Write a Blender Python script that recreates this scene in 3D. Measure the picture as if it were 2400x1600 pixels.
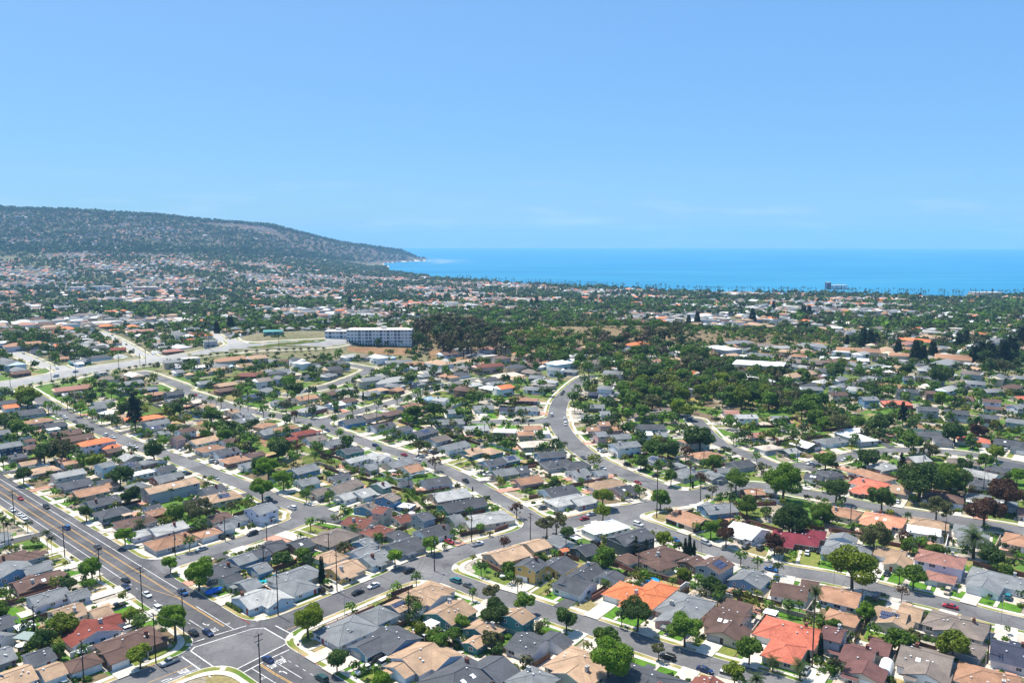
import bpy, bmesh, math, random
import numpy as np
from mathutils import Vector, Matrix
R = math.radians
random.seed(11)
rng = np.random.default_rng(7)
C = bpy.context.scene
COL = C.collection
for o in list(bpy.data.objects): bpy.data.objects.remove(o)

# camera, sky, sun, exposure
CAMH = 118.0
HZ = 569.0                                   # row of the true horizontal; the sea's edge lies lower
PITCH = math.atan((800 - HZ) / 1865.0)
FPX = 1865.0
SEA = -50.0

def sstep(a, b, x):
    t = np.clip((x - a) / (b - a), 0, 1)
    return t * t * (3 - 2 * t)

# bearings (x/y) of the coast, its depth, and the profile of the far hill
CO_A = np.array([-0.9, -0.160, -0.155, -0.098, -0.050, 0.022, 0.077, 0.214, 0.420, 0.524, 0.643, 0.9])
CO_D = np.array([9500, 9500, 4600, 3750, 3520, 3170, 3030, 2740, 2500, 2360, 2360, 2300.])
HA = np.array([-0.9, -0.643, -0.536, -0.445, -0.359, -0.300, -0.268, -0.236, -0.204, -0.177, -0.139, -0.123, -0.112, -0.105, 0.9])
HY = np.array([484, 490, 497, 507, 522, 530, 545, 560, 572, 578, 588, 600, 612, 622, 640.])    # skyline in photograph rows
FY = np.array([584, 586, 588, 589, 594, 598, 602, 606, 611, 617, 622, 622, 622, 622, 640.])    # foot of the hill
RD = np.array([5200, 5200, 5300, 5500, 5800, 6000, 6300, 6600, 6900, 7200, 7600, 7700, 7750, 7750, 8000.])
FD = np.array([3800, 3800, 3900, 4000, 4200, 4500, 4900, 5300, 5800, 6400, 7000, 7300, 7400, 7500, 7800.])

RIDGE = ((-425, 555), (-405, 588), (-360, 655), (-307, 736), (-240, 758), (-165, 765))
def embankment(x, y):
    d = np.full(np.shape(x), 1e9)
    for (ax, ay), (bx, by) in zip(RIDGE[:-1], RIDGE[1:]):
        vx, vy = bx - ax, by - ay; q = np.clip(((x - ax) * vx + (y - ay) * vy) / (vx * vx + vy * vy), 0, 1)
        d = np.minimum(d, np.hypot(x - ax - q * vx, y - ay - q * vy))
    return 4.5 * (1 - sstep(12, 30, d))

def terr(x, y):
    x = np.asarray(x, float); y = np.asarray(y, float)
    ys = np.maximum(y, 1.0)
    a = x / ys
    z = np.interp(y, [-1e4, 400, 520, 650, 900, 1300, 1800, 2250, 2600, 1e5], [0, 0, 5, 12, 12, 0, -18, -36, -44, -44])
    z = z + 17 * np.exp(-((y - 830 - 0.15 * x) / 75.0) ** 2) * sstep(-330, -230, x) * (1 - sstep(120, 330, x))
    if y.max() > 520 and y.min() < 800: z = z + embankment(x, y)
    # far hill, left
    zr = CAMH - (np.interp(a, HA, HY) - HZ) / FPX * np.interp(a, HA, RD)
    zf = CAMH - (np.interp(a, HA, FY) - HZ) / FPX * np.interp(a, HA, FD)
    zr = np.maximum(zr, SEA + 14); zf = np.maximum(zf, SEA + 7)
    fd = np.interp(a, HA, FD); rd = np.interp(a, HA, RD)
    t1 = np.clip((y - 1700) / (fd - 1700), 0, 1)
    far = z + (zf - z) * t1 ** 1.5
    t2 = np.clip((y - fd) / (rd - fd), 0, 1)
    rise = zf + (zr - zf) * (t2 * 0.55 + 0.45 * t2 * t2 * (3 - 2 * t2))
    far = np.where(y > fd, rise, far)
    far = np.where(y > rd, zr - (y - rd) * 0.15, far)
    w = 1 - sstep(-0.10, -0.06, a)
    z = np.where(y > 1700, z * (1 - w) + far * w, z)
    bump = 6 * np.sin(x * 0.011 + y * 0.004) + 5 * np.sin(x * 0.023 - y * 0.013)
    z = z + bump * sstep(3500, 5000, y) * w * np.clip(t2 * 4, 0, 1) * (1 - 0.9 * np.clip(t2 - .8, 0, .2) * 5)
    # coast
    cd = np.interp(a, CO_A, CO_D)
    bay = (a > -0.160)
    head = (a < -0.1085) & (y > fd) & (y < rd + 900)
    k = np.clip((y - cd + 60) / 120.0, 0, 1)
    zc = z * (1 - k) + (SEA - 12) * k
    z = np.where(bay & ~head, zc, z)
    return z

cam = bpy.data.cameras.new('camera'); cam_o = bpy.data.objects.new('camera', cam); COL.objects.link(cam_o)
cam.sensor_width = 36.0; cam.lens = 36.0 * FPX / 2400.0
cam.clip_start = 1.0; cam.clip_end = 150000.0
cam_o.location = (0, 0, CAMH); cam_o.rotation_euler = (math.pi / 2 - PITCH, 0, 0)
C.camera = cam_o

SUN_EL = R(66); SUN_AZ = math.atan2(-0.74, 0.67)          # bearing from +Y towards +X
w = bpy.data.worlds.new('World'); C.world = w; w.use_nodes = True
nt = w.node_tree; nt.nodes.clear()
out = nt.nodes.new('ShaderNodeOutputWorld'); bg = nt.nodes.new('ShaderNodeBackground'); sky = nt.nodes.new('ShaderNodeTexSky')
sky.sky_type = 'NISHITA'; sky.sun_disc = False; sky.sun_elevation = SUN_EL; sky.sun_rotation = SUN_AZ
sky.altitude = 0; sky.air_density = 0.5; sky.dust_density = 0.9; sky.ozone_density = 8.0
bg.inputs['Strength'].default_value = 0.15
# even out the brightness of the dome (hazy summer sky) while keeping its colour
bw = nt.nodes.new('ShaderNodeRGBToBW'); nt.links.new(sky.outputs[0], bw.inputs[0])
pw = nt.nodes.new('ShaderNodeMath'); pw.operation = 'POWER'; nt.links.new(bw.outputs[0], pw.inputs[0]); pw.inputs[1].default_value = -0.6
ev = nt.nodes.new('ShaderNodeVectorMath'); ev.operation = 'SCALE'; nt.links.new(sky.outputs[0], ev.inputs[0]); nt.links.new(pw.outputs[0], ev.inputs['Scale'])
tn = nt.nodes.new('ShaderNodeVectorMath'); tn.operation = 'MULTIPLY'; nt.links.new(ev.outputs[0], tn.inputs[0]); tn.inputs[1].default_value = (1.35, 1.67, 1.52)
# thin streaks of low cloud a few degrees above the sea, the same all round
tc = nt.nodes.new('ShaderNodeTexCoord'); sep = nt.nodes.new('ShaderNodeSeparateXYZ')
nt.links.new(tc.outputs['Generated'], sep.inputs[0])
mp = nt.nodes.new('ShaderNodeMapping'); mp.inputs['Scale'].default_value = (9, 9, 60)
nt.links.new(tc.outputs['Generated'], mp.inputs[0])
cn = nt.nodes.new('ShaderNodeTexNoise'); cn.inputs['Scale'].default_value = 1.0; cn.inputs['Detail'].default_value = 6
nt.links.new(mp.outputs[0], cn.inputs['Vector'])
cr = nt.nodes.new('ShaderNodeMapRange'); cr.inputs[1].default_value = 0.52; cr.inputs[2].default_value = 0.75
nt.links.new(cn.outputs['Fac'], cr.inputs[0])
band = nt.nodes.new('ShaderNodeMapRange'); band.inputs[1].default_value = 0.085; band.inputs[2].default_value = 0.02
nt.links.new(sep.outputs['Z'], band.inputs[0])
mu = nt.nodes.new('ShaderNodeMath'); mu.operation = 'MULTIPLY'; nt.links.new(cr.outputs[0], mu.inputs[0]); nt.links.new(band.outputs[0], mu.inputs[1])
mu2 = nt.nodes.new('ShaderNodeMath'); mu2.operation = 'MULTIPLY'; nt.links.new(mu.outputs[0], mu2.inputs[0]); mu2.inputs[1].default_value = 0.75
mx = nt.nodes.new('ShaderNodeMixRGB'); mx.inputs[2].default_value = (2.7, 3.6, 4.6, 1)
nt.links.new(mu2.outputs[0], mx.inputs[0]); nt.links.new(tn.outputs[0], mx.inputs[1])
nt.links.new(mx.outputs[0], bg.inputs['Color']); nt.links.new(bg.outputs[0], out.inputs[0])
sl = bpy.data.lights.new('sun', 'SUN'); sl.energy = 5.0; sl.angle = R(0.53); sl.color = (1.0, 0.945, 0.85)
so = bpy.data.objects.new('sun', sl); COL.objects.link(so)
sdir = Vector((math.sin(SUN_AZ) * math.cos(SUN_EL), math.cos(SUN_AZ) * math.cos(SUN_EL), math.sin(SUN_EL)))
so.rotation_euler = (-sdir).to_track_quat('-Z', 'Y').to_euler(); so.location = (0, 0, 400)
C.view_settings.view_transform = 'Standard'; C.view_settings.look = 'None'; C.view_settings.gamma = 1.0
C.view_settings.use_curve_mapping = False; C.view_settings.exposure = 0.60
C.cycles.max_bounces = 6; C.cycles.diffuse_bounces = 3; C.cycles.glossy_bounces = 2; C.cycles.transmission_bounces = 2
C.cycles.volume_bounces = 2; C.cycles.transparent_max_bounces = 4; C.cycles.use_denoising = True

# tables: where things stand, in metres
STREETS = [('wide avenue',8.0,'d',[(58.5,98.9),(-8.4,158.9),(-92.0,234.0),(-175.7,309.1),(-259.3,384.1),(-326.2,444.1),(-376.4,489.2)]),('cross road',5.9,'g',[(-134.4,164.4),(-123.2,177.0),(-100.9,202.3),(-78.5,227.5),(-56.1,252.7),(-40.4,271.0),(-31.3,282.4),(-18.3,294.4),(-1.4,306.9),(10.3,315.5),(16.5,320.2),(24.2,325.6),(33.4,331.7),(42.4,337.0),(51.5,341.7),(60.8,346.8),(70.5,352.5),(79.1,358.0),(86.6,363.2),(93.3,368.1),(99.2,372.8),(107.6,375.8),(118.7,377.1),(128.2,374.5),(136.2,368.2),(141.1,364.6),(142.9,363.7),(147.4,359.8),(154.5,352.7),(161.8,346.6),(169.2,341.5),(177.0,336.7),(185.3,332.1),(193.7,327.3),(202.2,322.0),(207.6,318.5),(209.9,316.8),(213.6,313.9),(218.6,309.8),(221.0,307.7),(351.7,199.0)]),('cul-de-sac street',4.8,'g',[(-134.8,277.0),(-134.2,277.4),(-133.1,278.3),(-131.4,279.6),(-129.2,281.4),(-126.8,283.5),(-124.2,285.9),(-121.5,288.7),(-118.6,291.9),(-115.8,295.1),(-113.0,298.3),(-110.2,301.5),(-107.5,304.6),(-104.9,307.8),(-102.3,311.1),(-99.9,314.3),(-97.5,317.6),(-95.4,320.6),(-93.7,323.3),(-92.3,325.6),(-91.2,327.6),(-90.2,329.5),(-89.3,331.4),(-88.5,333.2),(-87.7,334.9),(-87.2,336.2),(-86.8,337.1),(-86.6,337.5)]),('upper-left street',4.9,'g',[(-362.8,585.1),(-358.0,580.2),(-348.5,570.2),(-331.2,552.8),(-306.0,527.8),(-287.4,509.9),(-275.2,499.1),(-262.9,488.2),(-250.5,477.1),(-237.8,465.9),(-225.0,454.7),(-212.4,444.6),(-200.1,435.8),(-189.5,428.1),(-180.8,421.3),(-167.8,410.4),(-150.7,395.2),(-137.5,383.6),(-128.0,375.7),(-120.3,368.0),(-114.1,360.6),(-107.1,354.1),(-99.3,348.3),(-93.3,343.8),(-89.1,340.6),(-87.0,338.9)]),('middle street',4.8,'g',[(-304.7,647.5),(-289.5,633.6),(-259.3,605.8),(-245.3,590.6),(-247.7,588.1),(-242.9,581.8),(-230.9,571.9),(-219.3,561.1),(-208.0,549.5),(-194.7,538.7),(-179.3,528.7),(-166.3,520.8),(-155.6,515.3),(-143.7,508.4),(-130.7,500.4),(-120.4,491.9),(-112.9,483.1),(-105.4,474.6),(-97.8,466.4),(-90.0,458.2),(-82.1,449.9),(-74.7,443.0),(-67.6,437.3),(-60.7,431.0),(-53.8,424.2),(-45.5,415.8),(-35.9,405.8),(-28.1,395.7),(-21.9,385.5),(-16.1,375.3),(-10.5,365.2),(-5.8,357.0),(-1.9,350.8),(1.6,345.0),(4.7,339.5),(7.5,333.6),(10.2,327.1),(11.9,322.3),(12.7,319.1),(13.1,317.5)]),('curved road',6.0,'g',[(59.3,629.2),(57.7,625.4),(54.4,617.7),(50.4,606.7),(45.5,592.3),(41.1,578.6),(37.3,565.5),(34.5,553.7),(32.7,543.1),(31.2,531.5),(30.0,518.8),(29.6,505.9),(29.8,492.7),(30.8,479.6),(32.6,466.5),(34.8,454.6),(37.4,443.9),(40.3,434.1),(43.4,425.2),(46.8,417.1),(50.6,409.8),(55.2,402.0),(60.4,393.6),(65.2,385.9),(69.3,378.7),(72.5,372.0),(74.7,365.7),(76.2,360.9),(77.1,357.7),(77.5,356.1)]),('front street',4.9,'g',[(-31.7,280.0),(-30.1,277.8),(-26.9,273.5),(-23.8,270.3),(-20.7,268.2),(-16.7,265.0),(-11.8,260.6),(-7.0,256.8),(-2.3,253.7),(2.2,250.5),(6.6,247.1),(11.7,243.3),(17.6,239.0),(22.8,235.1),(27.5,231.6),(32.1,228.1),(36.5,224.6),(40.8,221.4),(45.0,218.4),(49.1,215.5),(53.2,212.6),(57.1,210.0),(61.0,207.6),(64.6,205.4),(67.7,203.5),(71.4,201.1),(75.4,198.2),(77.5,196.8),(216.2,98.6)]),('right-hand street',4.9,'g',[(45.6,338.9),(46.5,336.6),(48.2,332.0),(51.1,327.8),(55.1,323.8),(58.5,320.1),(61.2,316.6),(64.3,312.5),(67.8,307.9),(71.1,303.2),(74.3,298.5),(80.4,291.9),(89.3,283.3),(96.3,277.8),(101.4,275.3),(106.4,273.0),(111.4,270.8),(116.1,268.1),(120.6,265.1),(124.9,262.0),(129.0,258.7),(133.1,255.8),(137.2,253.1),(141.2,250.3),(144.9,247.3),(148.5,244.2),(151.8,241.0),(155.0,238.4),(158.1,236.4),(161.6,234.0),(165.6,231.2),(167.6,229.8),(306.9,132.4)]),('bending street',4.8,'g',[(118.9,504.3),(119.0,491.6),(119.2,466.1),(121.2,449.6),(124.8,442.2),(128.8,433.6),(133.2,423.8),(136.6,416.1),(139.3,410.6),(144.2,408.6),(151.2,409.9),(160.5,413.6),(171.9,419.7),(182.3,425.4),(191.8,430.8),(203.0,435.2),(216.0,438.8),(227.9,439.5),(238.7,437.2),(248.4,433.9),(256.9,429.7),(264.0,423.7),(269.8,416.2),(274.6,410.0),(278.5,405.1),(280.5,402.6),(386.5,269.7)]),('ridge road',6.2,'l',[(-394.9,572.0),(-392.0,575.9),(-386.3,583.6),(-379.0,593.8),(-370.1,606.5),(-360.9,620.0),(-351.5,634.4),(-341.8,649.9),(-331.9,666.4),(-321.2,683.2),(-309.6,700.1),(-297.2,712.6),(-283.8,720.5),(-269.2,725.9),(-253.5,728.8),(-236.1,732.3),(-217.0,736.3),(-197.8,740.6),(-178.4,745.2),(-166.4,748.5),(-161.9,750.7),(-159.7,751.7)]),('hilltop street',5.0,'l',[(-313.8,692.6),(-318.6,699.8),(-328.2,714.2),(-342.6,735.9),(-361.8,764.8),(-381.9,794.4),(-403.0,824.7),(-424.9,855.7),(-447.7,887.4),(-468.8,916.3),(-488.2,942.4),(-506.0,965.7),(-522.1,986.3),(-534.1,1001.7),(-542.2,1012.0),(-546.2,1017.1)]),('west street',5.5,'l',[(-354.5,627.6),(-357.2,630.5),(-362.6,636.3),(-370.8,645.1),(-381.6,656.7),(-393.7,669.9),(-407.2,684.6),(-421.9,700.7),(-438.0,718.4),(-452.8,734.2),(-466.3,748.1),(-478.5,760.3),(-489.5,770.5),(-497.7,778.2),(-503.2,783.3),(-505.9,785.9)]),('stub street',5.0,'l',[(-251.8,728.7),(-252.9,730.3),(-255.2,733.5),(-258.6,738.3),(-263.2,744.8),(-271.2,760.0),(-282.5,784.0),(-297.3,816.8),(-315.5,858.4),(-331.1,892.5),(-344.1,919.0),(-354.5,938.0),(-362.2,949.4),(-368.1,958.0),(-372.0,963.7),(-373.9,966.6)]),('back lane',5.0,'g',[(-124.8,499.0),(-121.5,503.0),(-114.8,511.2),(-107.8,519.8),(-100.4,528.9),(-93.6,537.5),(-87.4,545.6),(-81.4,554.0),(-75.6,562.6),(-70.5,571.0),(-66.3,579.3),(-61.3,587.4),(-55.5,595.2),(-50.4,600.9),(-46.0,604.4),(-41.3,608.9),(-36.3,614.4),(-31.8,618.4),(-27.9,621.0),(-26.0,622.2)]),('upper lane',5.0,'g',[(-163.1,571.7),(-162.1,572.9),(-160.0,575.2),(-157.0,578.7),(-153.0,583.3),(-149.2,587.8),(-145.8,592.2),(-142.7,596.3),(-139.8,600.3),(-136.5,606.8),(-132.5,615.6),(-128.0,626.7),(-123.0,640.3),(-120.2,651.3),(-119.6,659.8),(-121.4,665.8),(-125.4,669.1),(-129.5,672.5),(-133.6,675.7),(-137.9,678.9),(-142.3,682.0),(-145.6,684.3),(-147.8,685.8),(-148.9,686.6)]),('flat close',5.0,'g',[(-22.4,497.7),(-21.6,497.8),(-20.2,498.1),(-18.0,498.6),(-15.0,499.3),(-12.2,499.6),(-9.4,499.6),(-6.6,499.3),(-4.0,498.6),(-1.1,498.3),(2.0,498.3),(5.2,498.6),(8.7,499.3),(12.1,500.0),(15.5,500.6),(18.7,501.3),(21.9,502.0),(24.3,502.5),(25.9,502.8),(26.7,502.9)])]
HOUSES = [
('rbr','crm','','','7.6.n',[(52.0,196.1,1.02,5.0,9.1,'g',1)]),
('dgr','blu','','','6.6.n',[(35.6,198.6,-0.61,18.0,12.5,'h',1),(36.0,196.8,-2.18,5.0,9.4,'g',1)]),
('gry','gry','','','22.0.f',[(5.5,199.5,0.84,10.2,9.3,'h',1)]),
('lbr','crm','c','','10.6.f',[(127.1,200.1,-0.62,13.8,11.4,'h',1)]),
('dgr','pkk','cs','','21.0.f',[(-13.9,200.5,0.84,17.8,13.3,'h',1),(-5.0,205.0,0.84,7.8,11.3,'g',1)]),
('tan','blu','','','1.1.f',[(-132.9,201.4,0.84,5.9,10.3,'g',1),(-135.2,196.4,0.84,5.0,8.3,'g',1)]),
('tan','lbl','G','tan-roofed garage beside house @1.1.f','',[(-125.4,203.8,0.84,5.0,8.2,'g',1)]),
('tan','crm','c','','5.6.n',[(19.2,207.4,-0.67,15.1,13.7,'h',1),(26.5,209.2,-0.67,5.0,9.4,'g',1),(16.3,202.1,-2.24,5.0,9.4,'g',1)]),
('brn','wht','G','brown-roofed garage beside house @3.1.f','',[(-119.3,208.4,0.84,7.6,7.1,'h',1)]),
('gbr','wht','cs','','9.6.f',[(115.6,209.6,-0.62,12.3,14.6,'g',1),(112.4,202.5,-2.19,7.3,10.4,'g',1)]),
('tan','lbl','','','20.0.f',[(-26.3,210.8,0.84,11.2,13.3,'g',1),(-20.0,210.8,-0.73,7.0,10.2,'g',1),(-30.1,205.3,0.84,5.0,8.3,'g',1)]),
('dgr','wht','','','2.1.f',[(-133.3,211.6,0.84,5.8,8.3,'g',1)]),
('gry','brn','','','0.1.f',[(-144.4,212.0,0.84,5.0,9.4,'g',1)]),
('mau','crm','','','8.6.f',[(98.1,212.4,-0.62,7.6,11.5,'g',1),(106.3,216.8,-0.62,5.0,9.4,'g',1),(95.8,203.2,-2.19,7.4,9.4,'g',1)]),
('nav','wht','','','9.7.n',[(141.5,213.2,-0.58,9.1,13.5,'g',1)]),
('gbr','gry','G','grey-brown-roofed garage beside house @9.7.n','',[(130.8,216.6,-0.76,8.3,8.3,'h',1)]),
('dgr','wht','','','4.6.n',[(5.2,218.8,-0.64,8.9,11.5,'g',1),(12.6,220.6,0.93,5.0,8.6,'g',1)]),
('mau','gry','','','7.6.f',[(93.7,219.5,-0.62,5.2,8.6,'g',2)]),
('brn','brn','c','','3.1.f',[(-111.1,219.8,0.84,15.4,12.5,'h',1),(-112.4,212.2,0.84,5.0,8.2,'g',1)]),
('tan','tea','G','tan-roofed garage beside house @2.6.n','',[(-10.6,219.8,0.93,5.0,5.0,'g',1)]),
('dgr','blu','','','19.0.f',[(-34.9,221.3,-0.73,10.8,12.2,'g',1),(-41.3,217.1,0.84,7.4,8.3,'g',1)]),
('gry','wht','p','','0.0.n',[(-151.1,221.5,-0.22,5.0,7.3,'g',1)]),
('red','lav','c','','8.0.n',[(-126.0,225.5,-0.73,10.1,13.5,'g',1),(-123.6,233.0,0.84,5.2,7.3,'g',1)]),
('ver','crm','c','','6.6.f',[(82.9,225.7,-0.59,16.7,13.5,'h',1),(77.7,214.4,-2.16,11.1,9.4,'h',1)]),
('gry','lav','','','18.0.f',[(-49.8,227.3,0.84,14.7,12.5,'h',1),(-49.9,225.9,-0.73,5.0,7.3,'g',1)]),
('tan','tea','','','2.6.n',[(-8.7,227.7,0.92,7.2,9.9,'g',1)]),
('tan','tea','','','3.6.n',[(1.5,230.4,0.93,6.1,8.5,'g',2)]),
('gbr','gry','','','8.7.n',[(135.7,230.5,-0.72,15.7,12.5,'h',1),(132.0,226.6,-2.29,5.6,8.3,'g',1)]),
('dgr','wht','','','2.0.n',[(-157.1,231.6,0.84,5.0,9.4,'g',1)]),
('brn','crm','s','','5.6.f',[(66.6,233.3,-0.61,9.4,14.6,'g',1),(64.9,226.0,-2.18,8.9,10.4,'g',1),(71.5,242.0,-0.61,8.4,8.3,'f',1)]),
('lbr','crm','G','light brown-roofed garage beside house @7.7.n','',[(102.6,235.0,-0.63,8.8,8.3,'h',1)]),
('tan','crm','pc','','7.7.n',[(118.0,235.3,-0.62,8.7,12.5,'g',1),(125.6,238.0,-0.62,5.9,10.4,'g',1),(117.3,231.6,-2.19,6.4,9.4,'g',1)]),
('gry','lbl','G','grey-roofed garage beside house @18.0.f','',[(-41.8,237.0,0.84,8.1,9.4,'h',1)]),
('tan','crm','','','7.0.n',[(-140.2,238.5,0.84,8.1,10.4,'g',1),(-139.5,238.1,-0.73,5.0,8.3,'g',1),(-130.0,238.5,0.84,5.0,7.3,'g',1)]),
('tan','tea','c','','1.6.n',[(-19.4,238.5,0.91,11.5,11.4,'g',1)]),
('gry','pkk','','','4.6.f',[(55.8,243.0,0.93,16.3,13.3,'h',1),(51.3,234.7,-2.21,11.4,9.4,'g',1)]),
('tan','gry','G','tan-roofed garage beside house @0.6.n','',[(-36.8,243.1,0.86,5.0,7.3,'g',1)]),
('ltg','lbl','','','17.0.f',[(-84.8,248.0,0.84,8.9,11.4,'g',1),(-78.1,248.3,-0.73,8.9,9.2,'g',1)]),
('gry','lav','','','6.0.n',[(-152.7,249.7,0.84,10.3,9.4,'g',1),(-144.1,251.3,0.84,5.6,7.3,'g',1)]),
('lbr','lbl','','','6.7.n',[(108.6,250.0,-0.6,11.3,12.5,'g',1)]),
('org','crm','','','3.6.f',[(39.5,252.5,-0.64,14.2,12.1,'h',1),(48.1,254.0,0.93,13.7,9.4,'h',1),(42.7,247.2,-2.21,12.2,10.2,'h',1)]),
('tan','lav','','','0.6.n',[(-28.3,252.8,0.89,14.8,11.4,'h',1),(-25.6,249.1,-0.68,6.0,9.4,'g',1)]),
('brn','wht','','','5.7.n',[(93.0,253.9,-0.43,10.8,11.4,'g',1),(101.2,257.9,-0.43,5.0,9.4,'g',1)]),
('gry','gry','','','16.0.f',[(-90.0,259.2,0.84,5.2,8.7,'g',1)]),
('brn','brn','sc','','5.0.n',[(-163.3,261.5,0.84,14.1,11.4,'g',1),(-163.6,260.3,-0.73,9.4,8.3,'g',1)]),
('gry','wht','c','','6.7.f',[(169.0,263.3,-0.72,18.6,12.1,'h',1),(160.2,257.5,-2.29,8.1,9.4,'g',1)]),
('gry','blu','','','4.7.n',[(82.3,263.6,0.9,10.2,10.8,'g',1)]),
('dgr','wht','G','charcoal-roofed garage beside house @16.0.f','',[(-97.8,263.9,0.84,5.6,6.7,'g',1)]),
('dgr','lbl','G','charcoal-roofed garage beside house @2.6.f','',[(34.7,265.8,0.94,5.5,6.9,'g',1)]),
('gry','lbl','','','4.1.f',[(-75.5,266.2,0.84,16.0,11.3,'h',1),(-73.4,258.1,-0.73,12.5,9.2,'h',1)]),
('brn','gry','p','','3.7.n',[(71.5,269.1,0.8,10.3,9.2,'g',2)]),
('dgr','yel','','','0.6.f',[(6.6,269.5,0.98,7.6,8.3,'g',2)]),
('dgr','wht','','','2.6.f',[(26.9,270.0,0.93,12.6,8.1,'g',1),(21.5,258.4,-0.64,10.5,11.4,'g',1),(19.6,260.4,0.93,8.3,8.3,'g',1)]),
('gry','blu','','','4.0.n',[(-177.8,270.8,-0.73,10.5,12.5,'g',1),(-170.3,272.5,0.84,7.8,8.3,'g',1)]),
('dgr','dgy','c','','15.0.f',[(-104.9,271.2,0.84,12.1,10.2,'h',1)]),
('tan','yel','','','5.1.f',[(-60.1,272.2,0.86,10.5,11.3,'g',1)]),
('gry','blu','G','grey-roofed garage beside house @0.2.n','',[(-90.5,272.9,0.84,5.0,8.3,'g',1)]),
('pnk','lav','c','','5.7.f',[(154.2,274.7,-0.62,14.8,11.6,'h',2),(149.2,265.0,-0.62,8.7,7.3,'h',1)]),
('dgr','yel','','','1.6.f',[(16.5,275.2,0.95,10.4,10.4,'g',1)]),
('brn','brn','','','2.7.n',[(66.0,278.1,0.74,7.4,8.1,'g',1)]),
('brn','gry','','','3.0.n',[(-185.2,280.8,0.84,13.4,11.4,'h',1),(-179.8,283.9,0.84,8.0,7.3,'h',1)]),
('gry','blu','','','0.2.n',[(-99.5,281.2,0.85,7.3,8.3,'g',1)]),
('brn','crm','G','brown-roofed garage beside house @1.7.n','',[(43.0,281.5,0.6,6.9,7.8,'h',1)]),
('gry','lbl','c','','7.1.f',[(-51.2,282.1,0.9,10.0,10.4,'g',1),(-56.7,286.6,0.9,6.8,9.2,'g',1)]),
('tan','wht','G','tan-roofed garage beside house @5.1.f','',[(-67.3,283.6,0.86,8.7,9.4,'h',1)]),
('tan','tan','','','0.1.n',[(-2.1,285.4,0.64,13.9,11.4,'g',1),(9.0,294.7,0.64,8.0,9.4,'g',1)]),
('brn','crm','c','','1.7.n',[(56.2,285.6,0.6,14.6,11.5,'h',1),(53.6,277.1,-0.98,9.0,8.8,'h',1)]),
('tan','crm','','','4.7.f',[(142.3,286.7,-0.63,9.7,10.0,'g',1),(140.8,278.0,-2.2,9.5,8.0,'g',1)]),
('dgr','blu','','','1.2.n',[(-95.0,287.0,0.86,5.0,7.7,'g',1)]),
('dgr','dgn','G','charcoal-roofed garage beside house @1.6.f','',[(27.9,290.1,0.64,7.5,9.4,'g',1)]),
('gry','lbl','','','3.7.f',[(128.3,291.9,-0.51,15.9,10.8,'h',1),(130.5,301.6,1.06,5.5,9.4,'g',1),(120.4,288.7,-0.51,5.3,8.3,'g',1)]),
('dgr','gry','','','10.1.f',[(-41.7,293.8,0.74,12.4,12.2,'g',1)]),
('dgr','brn','','','2.2.n',[(-82.3,295.6,0.9,7.2,9.5,'g',1),(-91.4,293.7,0.9,7.0,8.5,'g',1)]),
('dgr','dgn','','','0.7.n',[(45.9,296.3,0.64,15.5,10.3,'g',2),(43.1,293.3,-0.93,8.7,7.3,'g',2)]),
('gry','blu','','','6.1.f',[(-56.8,296.5,0.9,5.8,9.2,'g',1)]),
('gry','lbl','G','grey-roofed garage beside house @1.6.f','',[(18.8,297.8,-0.93,8.6,7.3,'g',1)]),
('lbr','gry','','','0.2.f',[(-133.2,299.1,0.83,16.3,11.3,'h',1)]),
('lbr','wht','','','9.1.n',[(198.8,299.7,0.9,13.0,10.4,'h',1)]),
('cri','brn','','','2.7.f',[(111.7,302.0,-0.44,17.1,11.2,'h',1),(119.7,306.7,-0.44,10.2,9.2,'h',1),(105.4,298.4,-2.01,10.5,8.3,'h',1)]),
('gry','wht','','','8.1.n',[(182.4,302.7,-0.56,10.2,11.4,'g',1),(185.0,311.4,-0.56,9.3,9.3,'h',1)]),
('gry','lav','','','1.0.n',[(-203.0,302.8,0.84,5.2,9.4,'g',1)]),
('gbr','gry','','','3.2.n',[(-70.7,303.2,0.97,15.8,12.8,'h',1)]),
('dgr','gry','G','charcoal-roofed garage beside house @8.1.f','',[(-45.5,305.6,0.74,6.6,7.6,'h',1)]),
('lbr','wht','G','light brown-roofed garage beside house @0.2.f','',[(-122.2,307.9,0.86,8.5,7.2,'h',1)]),
('dgr','wht','','','12.1.f',[(-31.6,309.0,0.74,13.0,11.0,'g',1)]),
('wht','wht','c','','6.1.n',[(166.4,309.7,-0.5,11.8,8.8,'f',1)]),
('wht','wht','s','','1.7.f',[(95.0,309.7,-0.83,12.0,14.3,'g',1)]),
('rbr','crm','','','8.1.f',[(-54.8,310.0,0.9,10.7,8.8,'h',1)]),
('ltg','lav','c','','14.0.f',[(-140.7,312.6,0.84,12.9,10.4,'g',1),(-149.0,307.4,0.84,7.9,7.3,'h',1)]),
('gry','lav','G','grey-roofed garage beside house @2.2.f','',[(-118.0,314.8,0.88,5.1,7.3,'g',1)]),
('wht','wht','','','1.1.n',[(39.2,315.5,0.59,13.9,11.4,'h',1),(33.5,310.5,0.59,7.0,8.3,'f',1)]),
('tan','tan','','','7.1.n',[(173.2,318.5,-0.5,13.6,10.6,'h',1)]),
('dgr','gry','','','11.1.f',[(-37.1,319.3,0.74,5.5,9.0,'g',2)]),
('rbr','crm','c','','4.2.n',[(-63.4,319.7,-0.43,11.6,10.1,'g',1)]),
('brn','gry','','','12.0.f',[(-157.6,321.1,0.84,13.6,10.4,'h',1),(-154.8,316.5,-0.73,6.3,7.3,'g',1)]),
('sal','crm','s','','5.1.n',[(156.2,323.3,-0.61,15.7,13.0,'h',1),(149.9,316.1,-0.61,11.6,5.2,'f',1)]),
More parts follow.
